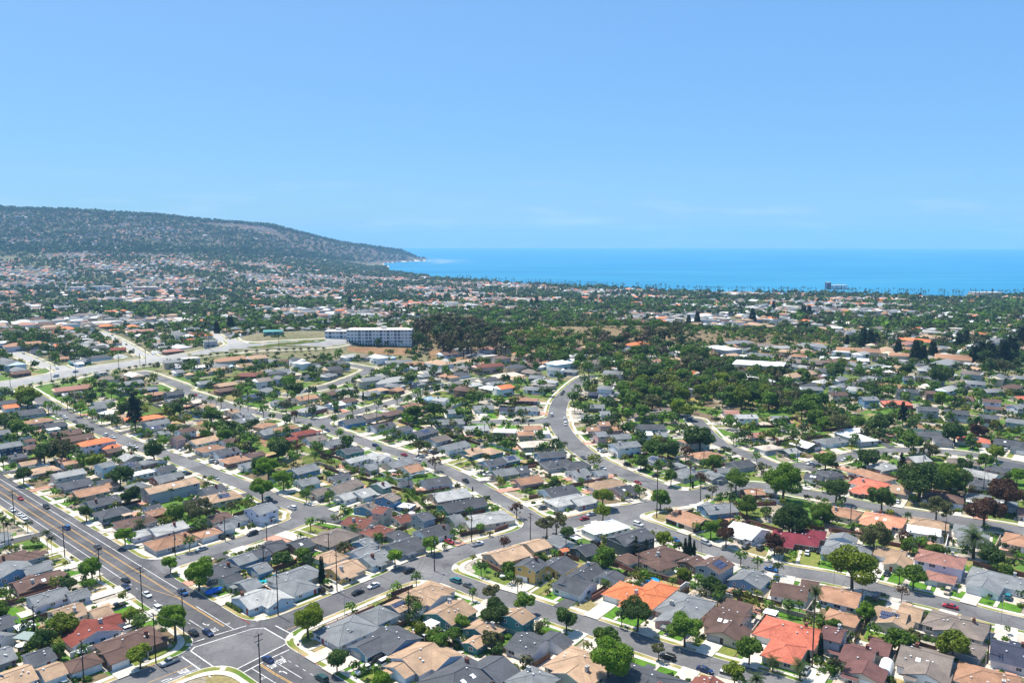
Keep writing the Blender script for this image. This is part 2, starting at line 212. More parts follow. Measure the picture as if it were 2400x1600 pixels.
('lbr','dbr','c','','0.7.f',[(75.0,323.7,-0.92,15.3,12.5,'g',1)]),
('rbr','crm','','','9.1.f',[(-46.6,324.1,0.74,6.4,8.3,'g',1)]),
('gry','wht','','','2.2.f',[(-115.6,324.1,0.93,5.0,6.2,'g',1)]),
('gry','crm','G','grey-roofed garage beside house @11.1.f','',[(-24.3,324.5,0.64,5.0,8.2,'g',1)]),
('brn','crm','','','1.2.f',[(-125.0,325.8,0.9,8.8,8.3,'g',1)]),
('ltg','crm','','','22.4.n',[(-8.7,325.8,0.45,16.4,12.5,'h',1),(-16.0,318.8,0.45,6.1,7.2,'g',1)]),
('rbr','crm','','','5.2.n',[(-55.2,327.3,-0.41,5.0,7.8,'g',2)]),
('gry','lav','','','3.2.f',[(-107.2,328.7,0.97,9.6,10.4,'g',2)]),
('pnk','tan','','','21.1.f',[(222.2,331.5,-0.62,6.0,11.2,'g',1)]),
('lbr','crm','','','4.1.n',[(142.9,332.2,-0.7,12.3,11.1,'h',1)]),
('dgr','dgn','','','11.0.f',[(-172.8,332.6,0.84,12.0,10.4,'h',1)]),
('lbr','red','','','13.0.f',[(-153.2,333.0,0.84,7.5,7.3,'h',1)]),
('gry','blu','','','8.5.n',[(90.0,337.3,0.27,13.7,11.4,'g',1),(87.6,337.7,-1.31,8.2,8.3,'g',1)]),
('gbr','blu','','','4.2.f',[(-64.0,338.7,1.17,6.3,9.3,'g',1)]),
('dgr','blu','G','charcoal-roofed garage beside house @13.0.f','',[(-158.5,338.9,0.84,5.6,6.2,'g',1)]),
('wht','gry','G','white-roofed garage beside house @5.2.f','',[(-46.9,340.5,1.17,5.5,6.2,'f',1)]),
('dgr','tea','','','21.4.n',[(-22.0,341.9,0.56,19.7,11.4,'g',1)]),
('gbr','blu','','','5.2.f',[(-55.4,343.3,1.17,6.4,9.3,'g',2)]),
('gry','wht','G','grey-roofed garage beside house @20.1.f','',[(220.2,344.0,-0.57,8.9,9.0,'h',1)]),
('dgr','gry','','','10.0.f',[(-184.6,346.9,0.84,12.6,10.4,'g',1)]),
('ltg','gry','','','13.1.f',[(25.1,348.8,0.53,17.9,10.4,'h',1),(31.6,347.8,0.53,10.6,9.4,'g',1)]),
('brn','wht','','','19.1.f',[(197.1,352.5,-0.5,15.9,11.4,'h',1)]),
('gry','gry','','','20.1.f',[(213.9,352.9,-0.56,8.8,9.2,'h',1)]),
('tan','crm','','','17.3.n',[(-132.9,353.5,0.69,14.4,11.4,'h',1)]),
('ltg','tan','','','20.4.n',[(-28.9,355.9,0.5,16.6,12.5,'g',1)]),
('ltg','wht','','','20.3.f',[(-69.6,358.6,0.91,8.5,10.4,'g',1),(-76.8,353.8,0.91,6.6,8.3,'g',1)]),
('lbr','brn','','','2.1.n',[(112.5,360.8,0.12,8.5,8.5,'g',1)]),
('lbr','tan','','','9.0.f',[(-197.7,361.0,0.84,13.5,10.4,'g',1),(-193.0,371.5,0.84,5.0,7.3,'g',1)]),
('dgr','lbl','','','15.4.f',[(21.7,361.7,0.54,15.3,12.5,'g',1)]),
('ltg','grn','','','21.3.f',[(-61.4,362.2,0.91,5.0,8.3,'g',2)]),
('gry','gry','','','3.1.n',[(121.5,362.6,-0.26,5.0,6.1,'g',1)]),
('tan','gry','','','15.3.n',[(-158.2,363.3,0.85,18.5,9.4,'g',2),(-165.4,355.0,0.85,6.7,9.4,'g',2)]),
('dgr','pkk','','','14.1.f',[(52.0,363.5,0.53,9.3,10.4,'g',1)]),
('tan','gry','','','18.1.f',[(183.6,363.5,-0.61,7.8,12.5,'g',1)]),
('dgr','gry','','','16.3.n',[(-141.6,364.1,0.87,9.6,10.4,'g',1)]),
('gbr','crm','','','19.3.f',[(-80.5,368.7,0.93,16.7,10.4,'g',1),(-90.6,360.4,0.93,7.8,8.3,'g',1)]),
('gry','tan','G','grey-roofed garage beside house @13.3.n','',[(-179.8,370.0,0.85,8.2,8.3,'h',1)]),
('dgr','gry','','','8.0.f',[(-210.9,372.8,0.84,12.4,10.8,'g',1)]),
('tan','wht','','','6.5.n',[(45.0,372.9,0.53,17.0,10.4,'h',1)]),
('ver','brn','','','17.1.f',[(173.1,374.2,-0.78,14.6,11.4,'h',1),(166.2,364.7,-2.35,12.5,8.3,'h',1)]),
('dgr','gry','G','charcoal-roofed garage beside house @10.8.n','',[(226.0,374.7,-0.56,7.3,9.4,'g',1)]),
('dgr','wht','G','charcoal-roofed garage beside house @19.4.n','',[(-51.8,374.8,0.54,5.8,6.2,'g',1)]),
('dgr','lbl','','','19.4.n',[(-37.2,376.6,0.52,12.4,11.4,'g',1)]),
('gry','lbl','','','17.3.f',[(-100.1,376.6,0.69,9.2,10.4,'g',1)]),
('dgr','grn','G','charcoal-roofed garage beside house @8.0.f','',[(-199.0,376.7,0.84,5.9,6.2,'g',1)]),
('lbr','pkk','','','14.4.f',[(7.5,378.8,0.5,12.4,10.4,'g',1)]),
('ltg','crm','','','7.0.f',[(-218.7,380.7,0.84,13.4,8.8,'g',2)]),
('gry','brk','','','13.3.n',[(-172.6,381.6,0.85,8.3,11.4,'g',1),(-168.8,387.9,0.85,5.0,8.3,'g',1)]),
('dgr','gry','s','','16.1.f',[(150.4,384.2,-0.63,7.8,9.2,'g',1)]),
('dgr','wht','','','18.3.f',[(-86.0,385.0,0.82,9.2,7.3,'g',1)]),
('gry','gry','','','15.1.f',[(101.4,386.3,-1.23,9.4,9.1,'g',1)]),
('lbr','wht','','','6.8.n',[(180.6,388.5,-1.08,20.0,10.4,'h',1)]),
('ltg','wht','','','10.8.n',[(235.6,389.0,-0.91,15.4,10.4,'g',1)]),
('wht','wht','','','11.3.n',[(-188.4,390.3,0.87,13.6,6.2,'f',1)]),
('dgr','gry','','','5.8.n',[(160.9,391.0,0.38,9.5,8.2,'h',1)]),
('gry','crm','','','11.5.f',[(87.5,391.5,0.67,15.9,10.7,'h',1)]),
('gry','wht','c','','4.5.n',[(33.4,392.0,0.53,8.8,10.4,'g',1),(44.1,391.8,0.53,5.2,8.3,'g',1)]),
('gry','grn','','','11.4.f',[(-4.4,392.6,0.52,12.0,10.2,'g',1)]),
('gry','gry','G','grey-roofed garage beside house @15.1.f','',[(107.8,396.0,0.12,5.4,7.1,'g',1)]),
('gry','lbl','','','7.3.n',[(-208.5,396.5,0.92,6.7,8.3,'g',2)]),
('tan','gry','','','5.0.f',[(-240.5,396.8,0.84,12.5,10.4,'h',1)]),
('gry','blu','','','16.3.f',[(-107.4,397.6,0.87,13.5,10.4,'g',1)]),
('dgr','gry','','','13.4.f',[(4.4,397.6,0.52,5.7,9.2,'g',1)]),
('dgr','wht','','','14.3.n',[(-179.2,398.7,0.87,8.7,9.4,'g',1)]),
('lbr','wht','c','','18.4.n',[(-52.2,398.9,0.77,8.9,11.4,'g',1)]),
('dgr','gry','','','11.8.n',[(250.3,399.1,-0.91,9.6,8.3,'h',1)]),
('gry','gry','','','16.4.n',[(-74.3,401.5,0.78,5.6,9.4,'g',1)]),
('dgr','gry','','','12.8.n',[(262.1,402.8,-0.91,10.0,10.4,'g',1)]),
('ltg','gry','','','7.8.n',[(193.5,403.2,0.5,13.4,10.4,'h',1)]),
('dgr','lbl','p','','9.3.n',[(-200.7,403.9,0.92,9.1,10.2,'g',1)]),
('gry','gry','','','10.5.f',[(87.1,404.6,0.55,5.1,7.4,'f',1)]),
('gry','wht','','','14.3.f',[(-136.8,406.2,0.85,9.7,9.4,'g',1)]),
('dgr','gry','','','4.8.n',[(119.8,407.1,0.45,11.4,10.4,'g',1)]),
('dgr','gry','','','3.5.n',[(24.2,407.5,0.4,16.1,11.4,'h',1),(33.4,405.5,0.4,13.4,9.4,'h',1)]),
('gry','crm','c','','17.4.n',[(-60.2,408.1,0.78,13.6,10.4,'g',1)]),
('tan','grn','','','3.0.f',[(-254.4,408.7,0.84,9.6,7.3,'g',1)]),
('dgr','lbl','','','10.4.f',[(-10.5,409.4,0.66,10.7,10.4,'g',1)]),
('gry','gry','','','12.3.n',[(-193.1,410.6,0.92,8.1,8.2,'h',1)]),
('gbr','gry','','','9.8.n',[(239.1,410.7,-0.47,14.3,10.4,'h',1)]),
('lbr','tan','','','6.0.f',[(-239.1,413.1,0.84,5.6,6.2,'g',1),(-233.6,408.3,0.84,6.1,6.2,'g',1)]),
('gry','blu','p','','9.5.f',[(77.2,413.9,-1.01,6.4,9.4,'g',1)]),
('ltg','wht','','','15.4.n',[(-83.8,414.5,0.84,12.2,7.3,'g',1),(-71.8,419.1,-0.73,12.3,9.4,'g',1)]),
('lbr','brn','','','13.3.f',[(-148.3,414.8,0.85,13.0,10.4,'h',1)]),
('ltg','pkk','','','8.8.n',[(216.7,415.4,0.27,10.0,10.4,'g',1)]),
('gry','tea','','','12.4.f',[(-1.8,415.7,0.66,8.3,9.4,'g',1)]),
('ltg','crm','','','10.3.n',[(-205.6,417.5,-0.64,8.5,10.4,'g',1)]),
('dgr','gry','','','2.0.f',[(-268.3,420.1,0.84,8.6,8.3,'h',1)]),
('lbr','crm','','','3.8.n',[(105.3,423.0,0.42,17.0,11.4,'h',1)]),
('dgr','blu','','','2.5.n',[(20.7,423.0,0.33,14.8,10.4,'g',1)]),
('brn','wht','','','15.3.f',[(-140.5,423.5,0.85,7.9,8.3,'g',1)]),
('dgr','wht','','','11.3.f',[(-158.3,428.0,0.87,12.8,10.4,'g',1)]),
('tan','tea','','','9.4.f',[(-22.3,428.5,0.77,9.8,10.4,'g',1),(-12.2,430.1,-0.8,11.5,9.4,'h',1)]),
('ltg','dgn','','','7.8.f',[(153.4,429.4,0.49,8.6,8.3,'g',1)]),
('brn','brn','','','8.3.n',[(-221.8,430.2,0.95,7.6,7.3,'g',1)]),
('dgr','tea','','','14.4.n',[(-90.0,430.5,0.82,11.4,10.4,'g',1)]),
('gry','nvy','','','1.0.f',[(-279.4,431.3,0.84,10.7,9.4,'g',2)]),
('gry','wht','','','8.5.f',[(62.6,431.8,0.4,14.7,10.4,'g',2)]),
('lbr','wht','','','10.3.f',[(-169.2,434.7,0.87,13.2,10.4,'h',1)]),
('crm','gry','','','5.8.f',[(144.3,436.5,0.42,12.6,9.4,'h',1)]),
('brn','brn','','','4.0.f',[(-269.6,437.3,0.84,7.6,8.3,'h',1)]),
('org','lav','','','6.3.n',[(-234.5,437.7,0.9,17.7,10.4,'h',2),(-226.5,438.2,0.9,9.5,7.3,'h',1)]),
('gry','wht','','','8.4.f',[(-33.0,438.9,0.78,16.3,10.4,'g',1)]),
('lbr','crm','','','2.8.n',[(102.9,440.4,0.46,14.5,10.4,'h',2)]),
('wht','dgn','','','8.8.f',[(166.7,442.3,-1.07,13.4,11.4,'g',1)]),
('crm','tan','','','1.5.n',[(13.0,442.9,0.24,17.4,11.4,'h',1)]),
('dgr','gry','','','24.8.f',[(284.3,444.7,-0.69,13.1,11.4,'g',1),(283.1,432.9,-2.26,7.0,8.3,'g',1)]),
('brn','pkk','','','7.3.f',[(-191.7,445.1,0.94,5.0,8.3,'g',2)]),
('gry','wht','','','13.4.n',[(-100.7,447.4,0.76,12.5,10.4,'g',1)]),
('brn','wht','','','12.3.f',[(-163.8,448.6,0.92,7.5,8.3,'g',1)]),
('tan','wht','','','9.3.f',[(-178.6,449.6,0.94,15.4,10.4,'g',1)]),
('gry','lbl','','','9.8.f',[(184.5,449.7,0.38,17.4,10.4,'h',1)]),
('brn','wht','G','brown-roofed garage beside house @4.0.f','',[(-279.4,449.7,0.84,5.0,6.2,'g',1)]),
('ver','crm','p','','21.8.f',[(267.8,451.3,-0.47,16.0,11.4,'h',1)]),
('gbr','lbl','','','7.4.f',[(-43.2,452.5,0.84,12.0,10.4,'g',1)]),
('gbr','wht','','','12.4.n',[(-115.1,453.1,0.75,10.9,10.4,'g',1)]),
('red','red','G','dull red-roofed garage beside house @12.4.n','',[(-129.1,453.1,0.73,6.2,6.2,'g',1)]),
('gry','pkk','','','4.5.f',[(51.3,453.2,0.24,5.8,9.4,'g',2)]),
('gry','grn','','','0.0.f',[(-299.5,456.3,0.84,7.4,9.4,'g',2)]),
('gry','gry','','','7.5.f',[(63.4,457.6,0.24,12.5,9.4,'g',1)]),
('pnk','gry','','','4.8.f',[(144.3,460.7,0.12,6.8,9.4,'g',1)]),
('brn','wht','','','8.3.f',[(-193.6,461.4,0.95,9.0,8.3,'g',2)]),
('gry','grn','','','1.8.n',[(88.5,461.6,0.12,6.5,9.4,'g',1)]),
('dgr','gry','','','18.8.f',[(249.1,462.2,-0.33,15.0,10.4,'h',1),(249.0,450.6,-1.9,14.1,8.3,'h',1)]),
('wht','wht','G','white-roofed garage beside house @1.8.n','',[(79.0,463.7,0.01,9.1,9.4,'f',1)]),
('lbr','tan','','','13.8.f',[(224.2,464.6,0.06,5.0,8.3,'g',1)]),
('brn','brn','','','5.3.n',[(-266.1,464.7,0.84,14.8,11.4,'g',1),(-253.3,452.4,0.84,16.0,11.4,'g',1)]),
('gry','gry','','','9.4.n',[(-147.5,465.8,0.88,7.7,9.4,'g',1)]),
('wht','wht','G','white-roofed garage beside house @0.5.n','',[(18.0,465.9,0.14,8.5,7.3,'f',1)]),
('gry','wht','','','6.3.f',[(-209.5,466.3,0.9,5.6,8.3,'g',1)]),
('red','red','','','11.4.n',[(-123.9,466.3,0.73,15.0,8.3,'h',1)]),
('dgr','dgy','','','6.4.f',[(-53.6,467.0,0.89,16.1,10.4,'g',1)]),
('wht','tan','','','2.15.n',[(-4.4,469.6,-0.11,13.1,9.4,'f',1)]),
('wht','gry','','','11.8.f',[(206.3,470.8,0.27,12.7,8.3,'g',1),(201.8,456.7,-1.3,23.0,11.4,'h',1)]),
('dgr','lbl','','','5.4.f',[(-68.2,473.0,0.76,12.7,9.4,'g',1)]),
('wht','wht','G','white-roofed garage beside house @4.3.n','',[(-279.0,473.7,0.84,6.3,5.2,'f',1)]),
('lbr','pkk','','','3.5.f',[(48.9,473.9,0.14,5.8,8.1,'g',1),(63.6,475.1,0.14,6.5,8.1,'g',1)]),
('ltg','wht','','','1.15.n',[(-22.0,475.1,0.22,14.1,11.4,'g',1)]),
('dgr','gry','','','4.3.f',[(-219.4,475.4,0.85,7.9,9.4,'g',1)]),
('lbr','pkk','','','5.5.f',[(55.9,475.8,0.14,6.1,8.8,'g',2)]),
('lbr','lbl','','','10.4.n',[(-138.4,476.1,0.88,14.7,9.4,'h',1)]),
('lbr','tan','','','0.5.n',[(12.2,476.3,0.14,10.1,9.4,'g',1),(8.3,462.1,0.14,9.4,8.3,'h',1)]),
('dgr','gry','','','0.8.n',[(84.2,478.5,0.01,17.2,10.4,'g',1)]),
('gry','gry','','','25.8.f',[(312.1,480.9,-0.69,11.5,9.4,'g',2)]),
('dgr','wht','','','4.4.f',[(-80.7,481.1,0.76,14.7,10.4,'g',1)]),
('dgr','dgn','','','4.3.n',[(-283.3,482.5,0.84,11.4,10.4,'g',1)]),
('lbr','tan','','','8.4.n',[(-152.8,482.9,1.02,12.0,8.3,'h',1)]),
('gry','lbl','','','5.3.f',[(-222.6,488.1,0.85,13.8,9.4,'g',1)]),
('gry','gry','','','0.15.n',[(-39.7,490.1,0.22,17.7,11.4,'g',1)]),
('dgr','blu','','','3.4.f',[(-100.9,491.8,0.73,13.7,10.4,'g',1)]),
('dgr','brk','','','22.8.f',[(300.6,492.1,-0.47,10.1,9.4,'g',2)]),
('lbr','crm','','','3.3.n',[(-299.1,492.5,0.85,14.8,9.4,'h',1)]),
('ltg','wht','','','3.8.f',[(147.7,492.8,0.01,12.6,9.4,'g',2)]),
('gry','gry','','','7.4.n',[(-170.6,495.0,1.09,15.1,10.4,'g',1)]),
('org','crm','','','3.3.f',[(-242.7,496.0,0.84,8.5,9.4,'g',1),(-233.6,501.0,0.84,17.2,9.4,'h',1)]),
('gry','wht','','','6.8.f',[(171.3,499.1,0.01,9.1,9.4,'g',1)]),
('gry','wht','','','6.5.f',[(59.6,501.5,0.02,5.7,8.3,'g',2)]),
('gry','wht','','','2.5.f',[(50.0,502.5,0.02,11.1,8.3,'g',1)]),
('tan','crm','','','2.3.f',[(-251.2,502.7,0.84,7.6,8.3,'g',1)]),
('dgr','gry','','','19.8.f',[(286.8,503.8,-0.47,12.9,9.4,'g',2)]),
('gbr','gry','','','0.13.n',[(-92.4,504.4,0.89,12.6,10.3,'g',1)]),
('gbr','gry','','','0.8.f',[(87.3,507.4,0.01,16.8,10.4,'h',1)]),
('gry','gry','','','6.4.n',[(-176.3,508.0,1.03,9.4,9.4,'g',1)]),
('dgr','gry','','','16.8.f',[(272.3,512.4,-0.33,11.8,9.4,'g',2)]),
('brn','brn','','','1.13.n',[(-78.0,513.4,0.9,16.6,9.3,'h',1)]),
('pnk','gry','','','2.8.f',[(143.8,513.6,0.01,9.1,9.4,'g',1)]),
('dgr','gry','','','2.3.n',[(-317.3,513.8,0.81,15.4,12.5,'g',1)]),
('wht','wht','','','1.3.f',[(-264.3,514.3,0.85,12.4,9.4,'h',1)]),
('dgr','blu','','','3.4.n',[(-207.2,516.0,0.99,9.7,9.4,'g',1)]),
('tan','crm','','','5.4.n',[(-185.1,516.1,1.03,6.8,8.3,'g',1)]),
('gry','lbl','','','0.15.f',[(-38.2,516.3,0.22,10.9,10.4,'g',1)]),
('gry','lav','','','26.8.f',[(337.1,518.3,0.22,13.1,9.4,'g',2)]),
('gbr','gry','','','1.8.f',[(101.7,519.5,0.01,14.7,9.4,'h',1)]),
('nav','gry','','','2.15.f',[(-3.2,521.6,-0.12,8.9,9.4,'g',1)]),
('gry','lbl','','','1.5.f',[(10.0,522.6,-0.09,14.4,10.4,'g',1)]),
('ltg','gry','','','2.4.f',[(-134.8,523.5,1.05,20.4,10.9,'h',1)]),
('brn','wht','G','brown-roofed garage beside house @23.8.f','',[(323.1,525.1,-0.47,11.1,6.9,'g',1)]),
('gry','gry','','','1.15.f',[(-19.5,526.3,0.22,12.6,10.4,'g',1)]),
('pnk','gry','','','2.13.n',[(-70.0,528.7,0.92,12.6,10.4,'g',1)]),
('org','wht','','','1.3.n',[(-339.4,529.1,0.79,8.9,9.4,'g',1)]),
('gry','grn','','','5.5.n',[(55.7,529.8,-0.13,13.3,9.4,'g',1)]),
('tan','tan','','','4.4.n',[(-207.6,530.0,0.89,10.0,9.4,'g',1)]),
('brn','wht','','','23.8.f',[(327.0,533.3,-0.47,10.2,8.8,'g',2)]),
('wht','lbl','','','0.13.f',[(-121.1,535.0,0.89,10.4,9.6,'g',1)]),
('gry','gry','','','0.3.f',[(-281.3,537.9,0.81,12.3,9.4,'g',1),(-278.2,524.0,0.81,9.4,8.3,'g',1)]),
('ver','red','','','14.8.f',[(265.2,539.1,-0.21,17.9,10.4,'h',1)]),
('ltg','gry','G','pale grey-roofed garage beside house @1.8.f','',[(117.1,539.3,0.01,6.0,8.3,'f',1)]),
('gry','blu','','','12.8.f',[(245.9,539.8,0.06,10.1,9.4,'g',2)]),
('gry','lbl','','','1.4.f',[(-159.4,540.2,-0.54,11.0,9.4,'g',1)]),
('dgr','gry','','','0.3.n',[(-347.9,540.9,0.78,12.7,9.4,'g',1)]),
('crm','crm','','','2.4.n',[(-219.3,542.0,0.77,6.2,8.3,'g',1)]),
('brn','gry','','','1.13.f',[(-114.9,545.2,0.9,10.8,9.1,'g',1)]),
('gry','gry','','','1.4.n',[(-234.9,546.1,0.82,11.6,8.8,'g',1)]),
('ltg','wht','','','4.13.n',[(-48.9,548.1,-0.54,10.0,9.4,'g',1)]),
('lbr','nvy','','','0.5.f',[(8.4,548.5,-0.17,19.3,8.3,'g',1)]),
('lbl','lbl','','','3.13.n',[(-60.2,550.5,0.98,8.1,8.3,'g',1)]),
('brn','wht','','','20.8.f',[(318.1,551.2,-0.47,10.6,11.4,'g',1)]),
('ver','crm','','','27.8.f',[(359.4,552.2,0.13,11.2,9.4,'g',1)]),
('lbr','crm','','','0.14.n',[(-146.1,552.6,0.85,15.8,10.4,'g',1)]),
('brn','crm','c','','10.8.f',[(230.0,553.4,0.06,11.0,9.4,'g',2)]),
('dgr','dgy','','','0.4.n',[(-239.9,555.5,0.82,11.2,8.8,'g',2)]),
('gry','gry','','','7.5.n',[(67.0,556.9,-0.23,9.8,9.4,'g',1)]),
('brn','brn','','','17.8.f',[(298.0,557.0,-0.33,7.1,8.3,'g',2)]),
('dgr','blu','p','','0.4.f',[(-185.1,557.6,0.89,9.2,9.4,'g',1)]),
('dgr','gry','','','15.8.f',[(283.1,562.1,-0.33,13.6,9.4,'g',2)]),
('lbr','tan','','','',[(-257.5,563.6,0.88,10.6,8.3,'g',1)]),
('nav','nvy','','','',[(58.7,563.9,-0.29,6.0,8.3,'g',1)]),
('brn','gry','','','',[(-132.6,564.1,0.85,10.4,9.4,'g',1)]),
('gry','lav','c','','',[(-316.7,564.4,0.79,11.1,8.3,'g',1)]),
('gry','gry','','','',[(-102.5,564.7,0.95,13.0,10.4,'g',1)]),
('brn','brn','','','',[(-34.4,566.6,-0.56,12.7,9.4,'g',2)]),
('gry','wht','','','',[(68.2,571.4,-0.31,10.4,9.4,'g',2)]),
('gry','gry','','','',[(350.9,573.4,0.13,12.5,9.4,'g',1)]),
('gry','gry','','','',[(-373.2,576.0,0.95,8.0,9.4,'g',1)]),
('brn','brn','','','',[(-211.1,576.3,0.82,12.2,9.4,'g',1)]),
('lbr','brn','','','',[(-85.4,576.6,1.03,8.4,9.4,'g',1)]),
('gry','lbl','','','',[(221.0,579.4,0.01,14.7,9.4,'g',1)]),
('gry','blu','','','',[(-268.6,579.6,0.81,10.5,8.3,'g',1)]),
('gry','wht','','','',[(16.9,579.7,-0.29,14.6,9.4,'g',1)]),
('pnk','tan','','','',[(-326.1,580.4,0.78,23.2,11.4,'g',1)]),
('gry','gry','','','',[(-87.9,589.8,-0.47,12.4,9.4,'g',1)]),
('tan','brn','','','',[(-216.9,592.9,0.88,13.9,9.4,'g',1)]),
('gry','gry','','','',[(-71.8,596.6,0.93,7.1,9.4,'g',1)]),
('gry','gry','','','',[(-12.8,597.1,0.58,10.7,9.4,'g',1)]),
('gry','gry','','','',[(-290.7,598.3,0.83,15.8,10.4,'g',1)]),
('gry','lbl','B','','',[(353.6,598.3,-0.47,11.9,10.4,'g',1)]),
('gry','gry','','','',[(-232.6,600.4,0.74,14.0,9.4,'g',1)]),
('ltg','gry','','','',[(25.3,604.5,-0.33,18.8,9.6,'h',1)]),
('gry','wht','','','',[(287.1,606.5,-0.21,8.9,9.4,'g',1)]),
('dgr','blu','','','',[(308.7,611.6,-0.33,6.7,9.4,'g',1)]),
('brn','brn','','','',[(-384.4,614.6,0.96,11.3,9.4,'g',1)]),
('brn','gry','','','',[(239.2,614.7,0.01,12.0,9.4,'g',1)]),
('tan','crm','','','',[(3.3,615.5,0.58,11.8,9.3,'g',1)]),
('dgr','gry','','','',[(323.2,616.7,-0.33,12.4,9.4,'g',1)]),
('gry','gry','','','',[(398.9,616.7,-0.47,11.1,9.4,'g',1)]),
('gry','gry','','','',[(19.7,617.9,-0.33,10.7,9.6,'g',1)]),
('gbr','brn','','','',[(-310.5,619.6,0.83,23.8,11.4,'g',1)]),
('gry','wht','','','',[(80.4,622.9,-0.4,14.2,9.4,'g',2)]),
('gry','gry','','','',[(-70.4,624.0,0.84,7.6,9.4,'g',1)]),
('gry','gry','','','',[(-146.9,625.0,1.19,12.3,10.4,'g',1)]),
('crm','tan','','','',[(-3.5,625.6,0.58,24.6,12.4,'h',1)]),
('rbr','brn','','','',[(-207.7,626.4,0.0,24.6,11.4,'h',1)]),
('gry','gry','','','',[(370.5,632.7,-0.47,13.7,9.4,'g',1)]),
('gry','wht','','','',[(35.3,634.9,-0.4,11.1,9.4,'g',2)]),
('ltg','wht','','','',[(-333.3,637.6,1.01,8.3,6.5,'f',1)]),
('gry','wht','','','',[(-270.9,637.9,0.83,6.5,9.4,'g',1)]),
('gry','gry','','','',[(-400.7,639.5,-0.83,25.0,10.4,'g',1)]),
('gry','wht','','','',[(-190.4,640.4,0.2,18.7,10.4,'g',1)]),
('gry','gry','','','',[(47.0,641.4,-0.4,11.9,9.4,'h',1)]),
('gbr','gry','','','',[(-44.1,644.8,0.58,12.5,10.4,'g',1)]),
('ltg','gry','','','',[(336.8,645.8,-0.33,5.9,8.3,'g',1)]),
('rbr','pkk','','','',[(-19.8,648.7,0.58,25.0,10.4,'g',2)]),
('wht','lbl','','','',[(-357.8,650.1,1.01,5.0,6.3,'g',1)]),
('wht','lbl','B','','',[(307.8,652.2,0.33,16.0,10.4,'g',1)]),
('gry','gry','','','',[(294.0,657.4,-0.21,7.2,9.4,'g',1)]),
('wht','wht','','','',[(-262.0,659.7,0.83,14.9,10.4,'f',1)]),
('gry','lbl','','','',[(-242.5,659.8,-0.14,13.6,10.4,'g',1)]),
('gry','tea','','','',[(-363.1,661.5,0.75,14.3,9.4,'g',1)]),
('wht','wht','','','',[(-177.8,663.6,-0.62,13.1,9.4,'f',2)]),
('wht','gry','B','','',[(208.8,664.6,-0.4,40.1,27.0,'f',2)]),
('lbr','tan','','','',[(-82.1,673.7,0.28,18.2,10.4,'g',1)]),
('gry','gry','','','',[(-436.8,676.3,0.74,5.6,9.4,'g',1)]),
('gry','wht','','','',[(-206.8,682.9,0.21,7.9,9.4,'g',1)]),
('gry','gry','','','',[(-98.3,682.9,0.28,21.6,10.4,'g',1)]),
('gbr','brn','B','','',[(256.0,692.6,-0.4,31.3,25.0,'f',1)]),
('lbr','crm','B','','',[(388.0,692.9,-0.47,27.4,18.7,'g',2)]),
('gry','lbl','','','',[(-112.9,704.2,-0.64,16.1,10.4,'g',1)]),
('gbr','gry','','','',[(-131.3,705.0,-0.62,11.2,9.4,'g',1)]),
('ltg','wht','','','',[(-146.2,705.1,0.96,13.1,10.4,'g',1)]),
('wht','gry','B','','',[(299.2,709.1,-0.4,40.0,18.7,'f',1)]),
('lbr','crm','','','',[(-404.7,710.4,0.74,7.4,8.3,'g',1)]),
('lbr','crm','B','','',[(354.4,711.6,-0.33,25.4,11.4,'g',2)]),
('ltg','wht','','','',[(-354.7,714.3,-0.98,25.0,11.4,'g',1)]),
('pnk','brn','','','',[(-310.1,721.3,0.78,16.8,9.5,'h',1)]),
('pnk','brn','B','','',[(233.2,725.2,-0.4,24.3,12.5,'h',1)]),
('wht','gry','B','','',[(209.2,725.4,-0.4,14.2,14.5,'f',1)]),
('tan','gry','','','',[(-419.4,725.7,-0.83,20.5,9.4,'g',1)]),
('gry','gry','','','',[(-281.4,737.1,0.36,11.7,8.5,'g',2)]),
('tan','crm','B','','',[(353.4,742.6,1.17,37.3,11.4,'g',2)]),
('lbr','crm','B','','',[(325.8,742.8,-0.4,37.1,14.6,'g',2)]),
('pnk','wht','B','','',[(289.6,742.9,0.33,19.0,9.7,'h',1)]),
('pnk','lav','B','','',[(264.0,749.8,-0.4,28.3,11.6,'h',1)]),
('wht','gry','B','','',[(200.0,752.7,-1.07,32.9,19.9,'f',2)]),
('lbr','crm','B','','',[(378.0,755.2,-0.4,9.1,10.4,'g',2)]),
('nav','gry','','','',[(-453.5,757.1,-0.8,25.0,11.4,'g',1)]),
('teal','grn','','','',[(-230.5,763.8,0.21,17.6,8.3,'g',1)]),
('red','brn','','','',[(-385.4,771.6,0.6,12.9,10.4,'g',1)]),
('ltg','wht','B','','',[(258.8,774.6,0.38,27.8,11.4,'g',1)]),
('gbr','gry','B','','',[(245.8,785.8,0.24,35.5,11.4,'h',1)]),
('lbr','crm','B','','',[(308.5,785.9,-0.4,10.3,10.4,'g',2)]),
('gry','gry','','','',[(-341.9,786.9,0.6,18.2,10.4,'g',1)]),
('gry','gry','B','','',[(227.6,795.8,0.36,29.9,12.5,'h',1)]),
('ltg','gry','','','',[(-411.8,796.0,-0.96,25.0,10.4,'g',1)]),
('gry','teal','','','',[(-372.9,829.8,0.61,13.9,9.4,'g',1)]),
('gry','gry','','','',[(-440.9,832.2,-0.96,25.0,10.4,'g',1)]),
('wht','wht','','','',[(-343.3,864.2,0.43,19.8,10.4,'f',1)]),
('gry','lav','','','',[(-481.1,885.8,-0.94,25.0,10.4,'g',1)]),
('red','brn','','','',[(-361.5,906.4,0.46,14.4,9.4,'g',1)]),
('gry','gry','','','',[(-314.8,931.1,0.46,18.9,9.4,'h',1)]),
('org','crm','','','',[(-444.0,931.5,0.63,23.9,11.4,'h',1)]),
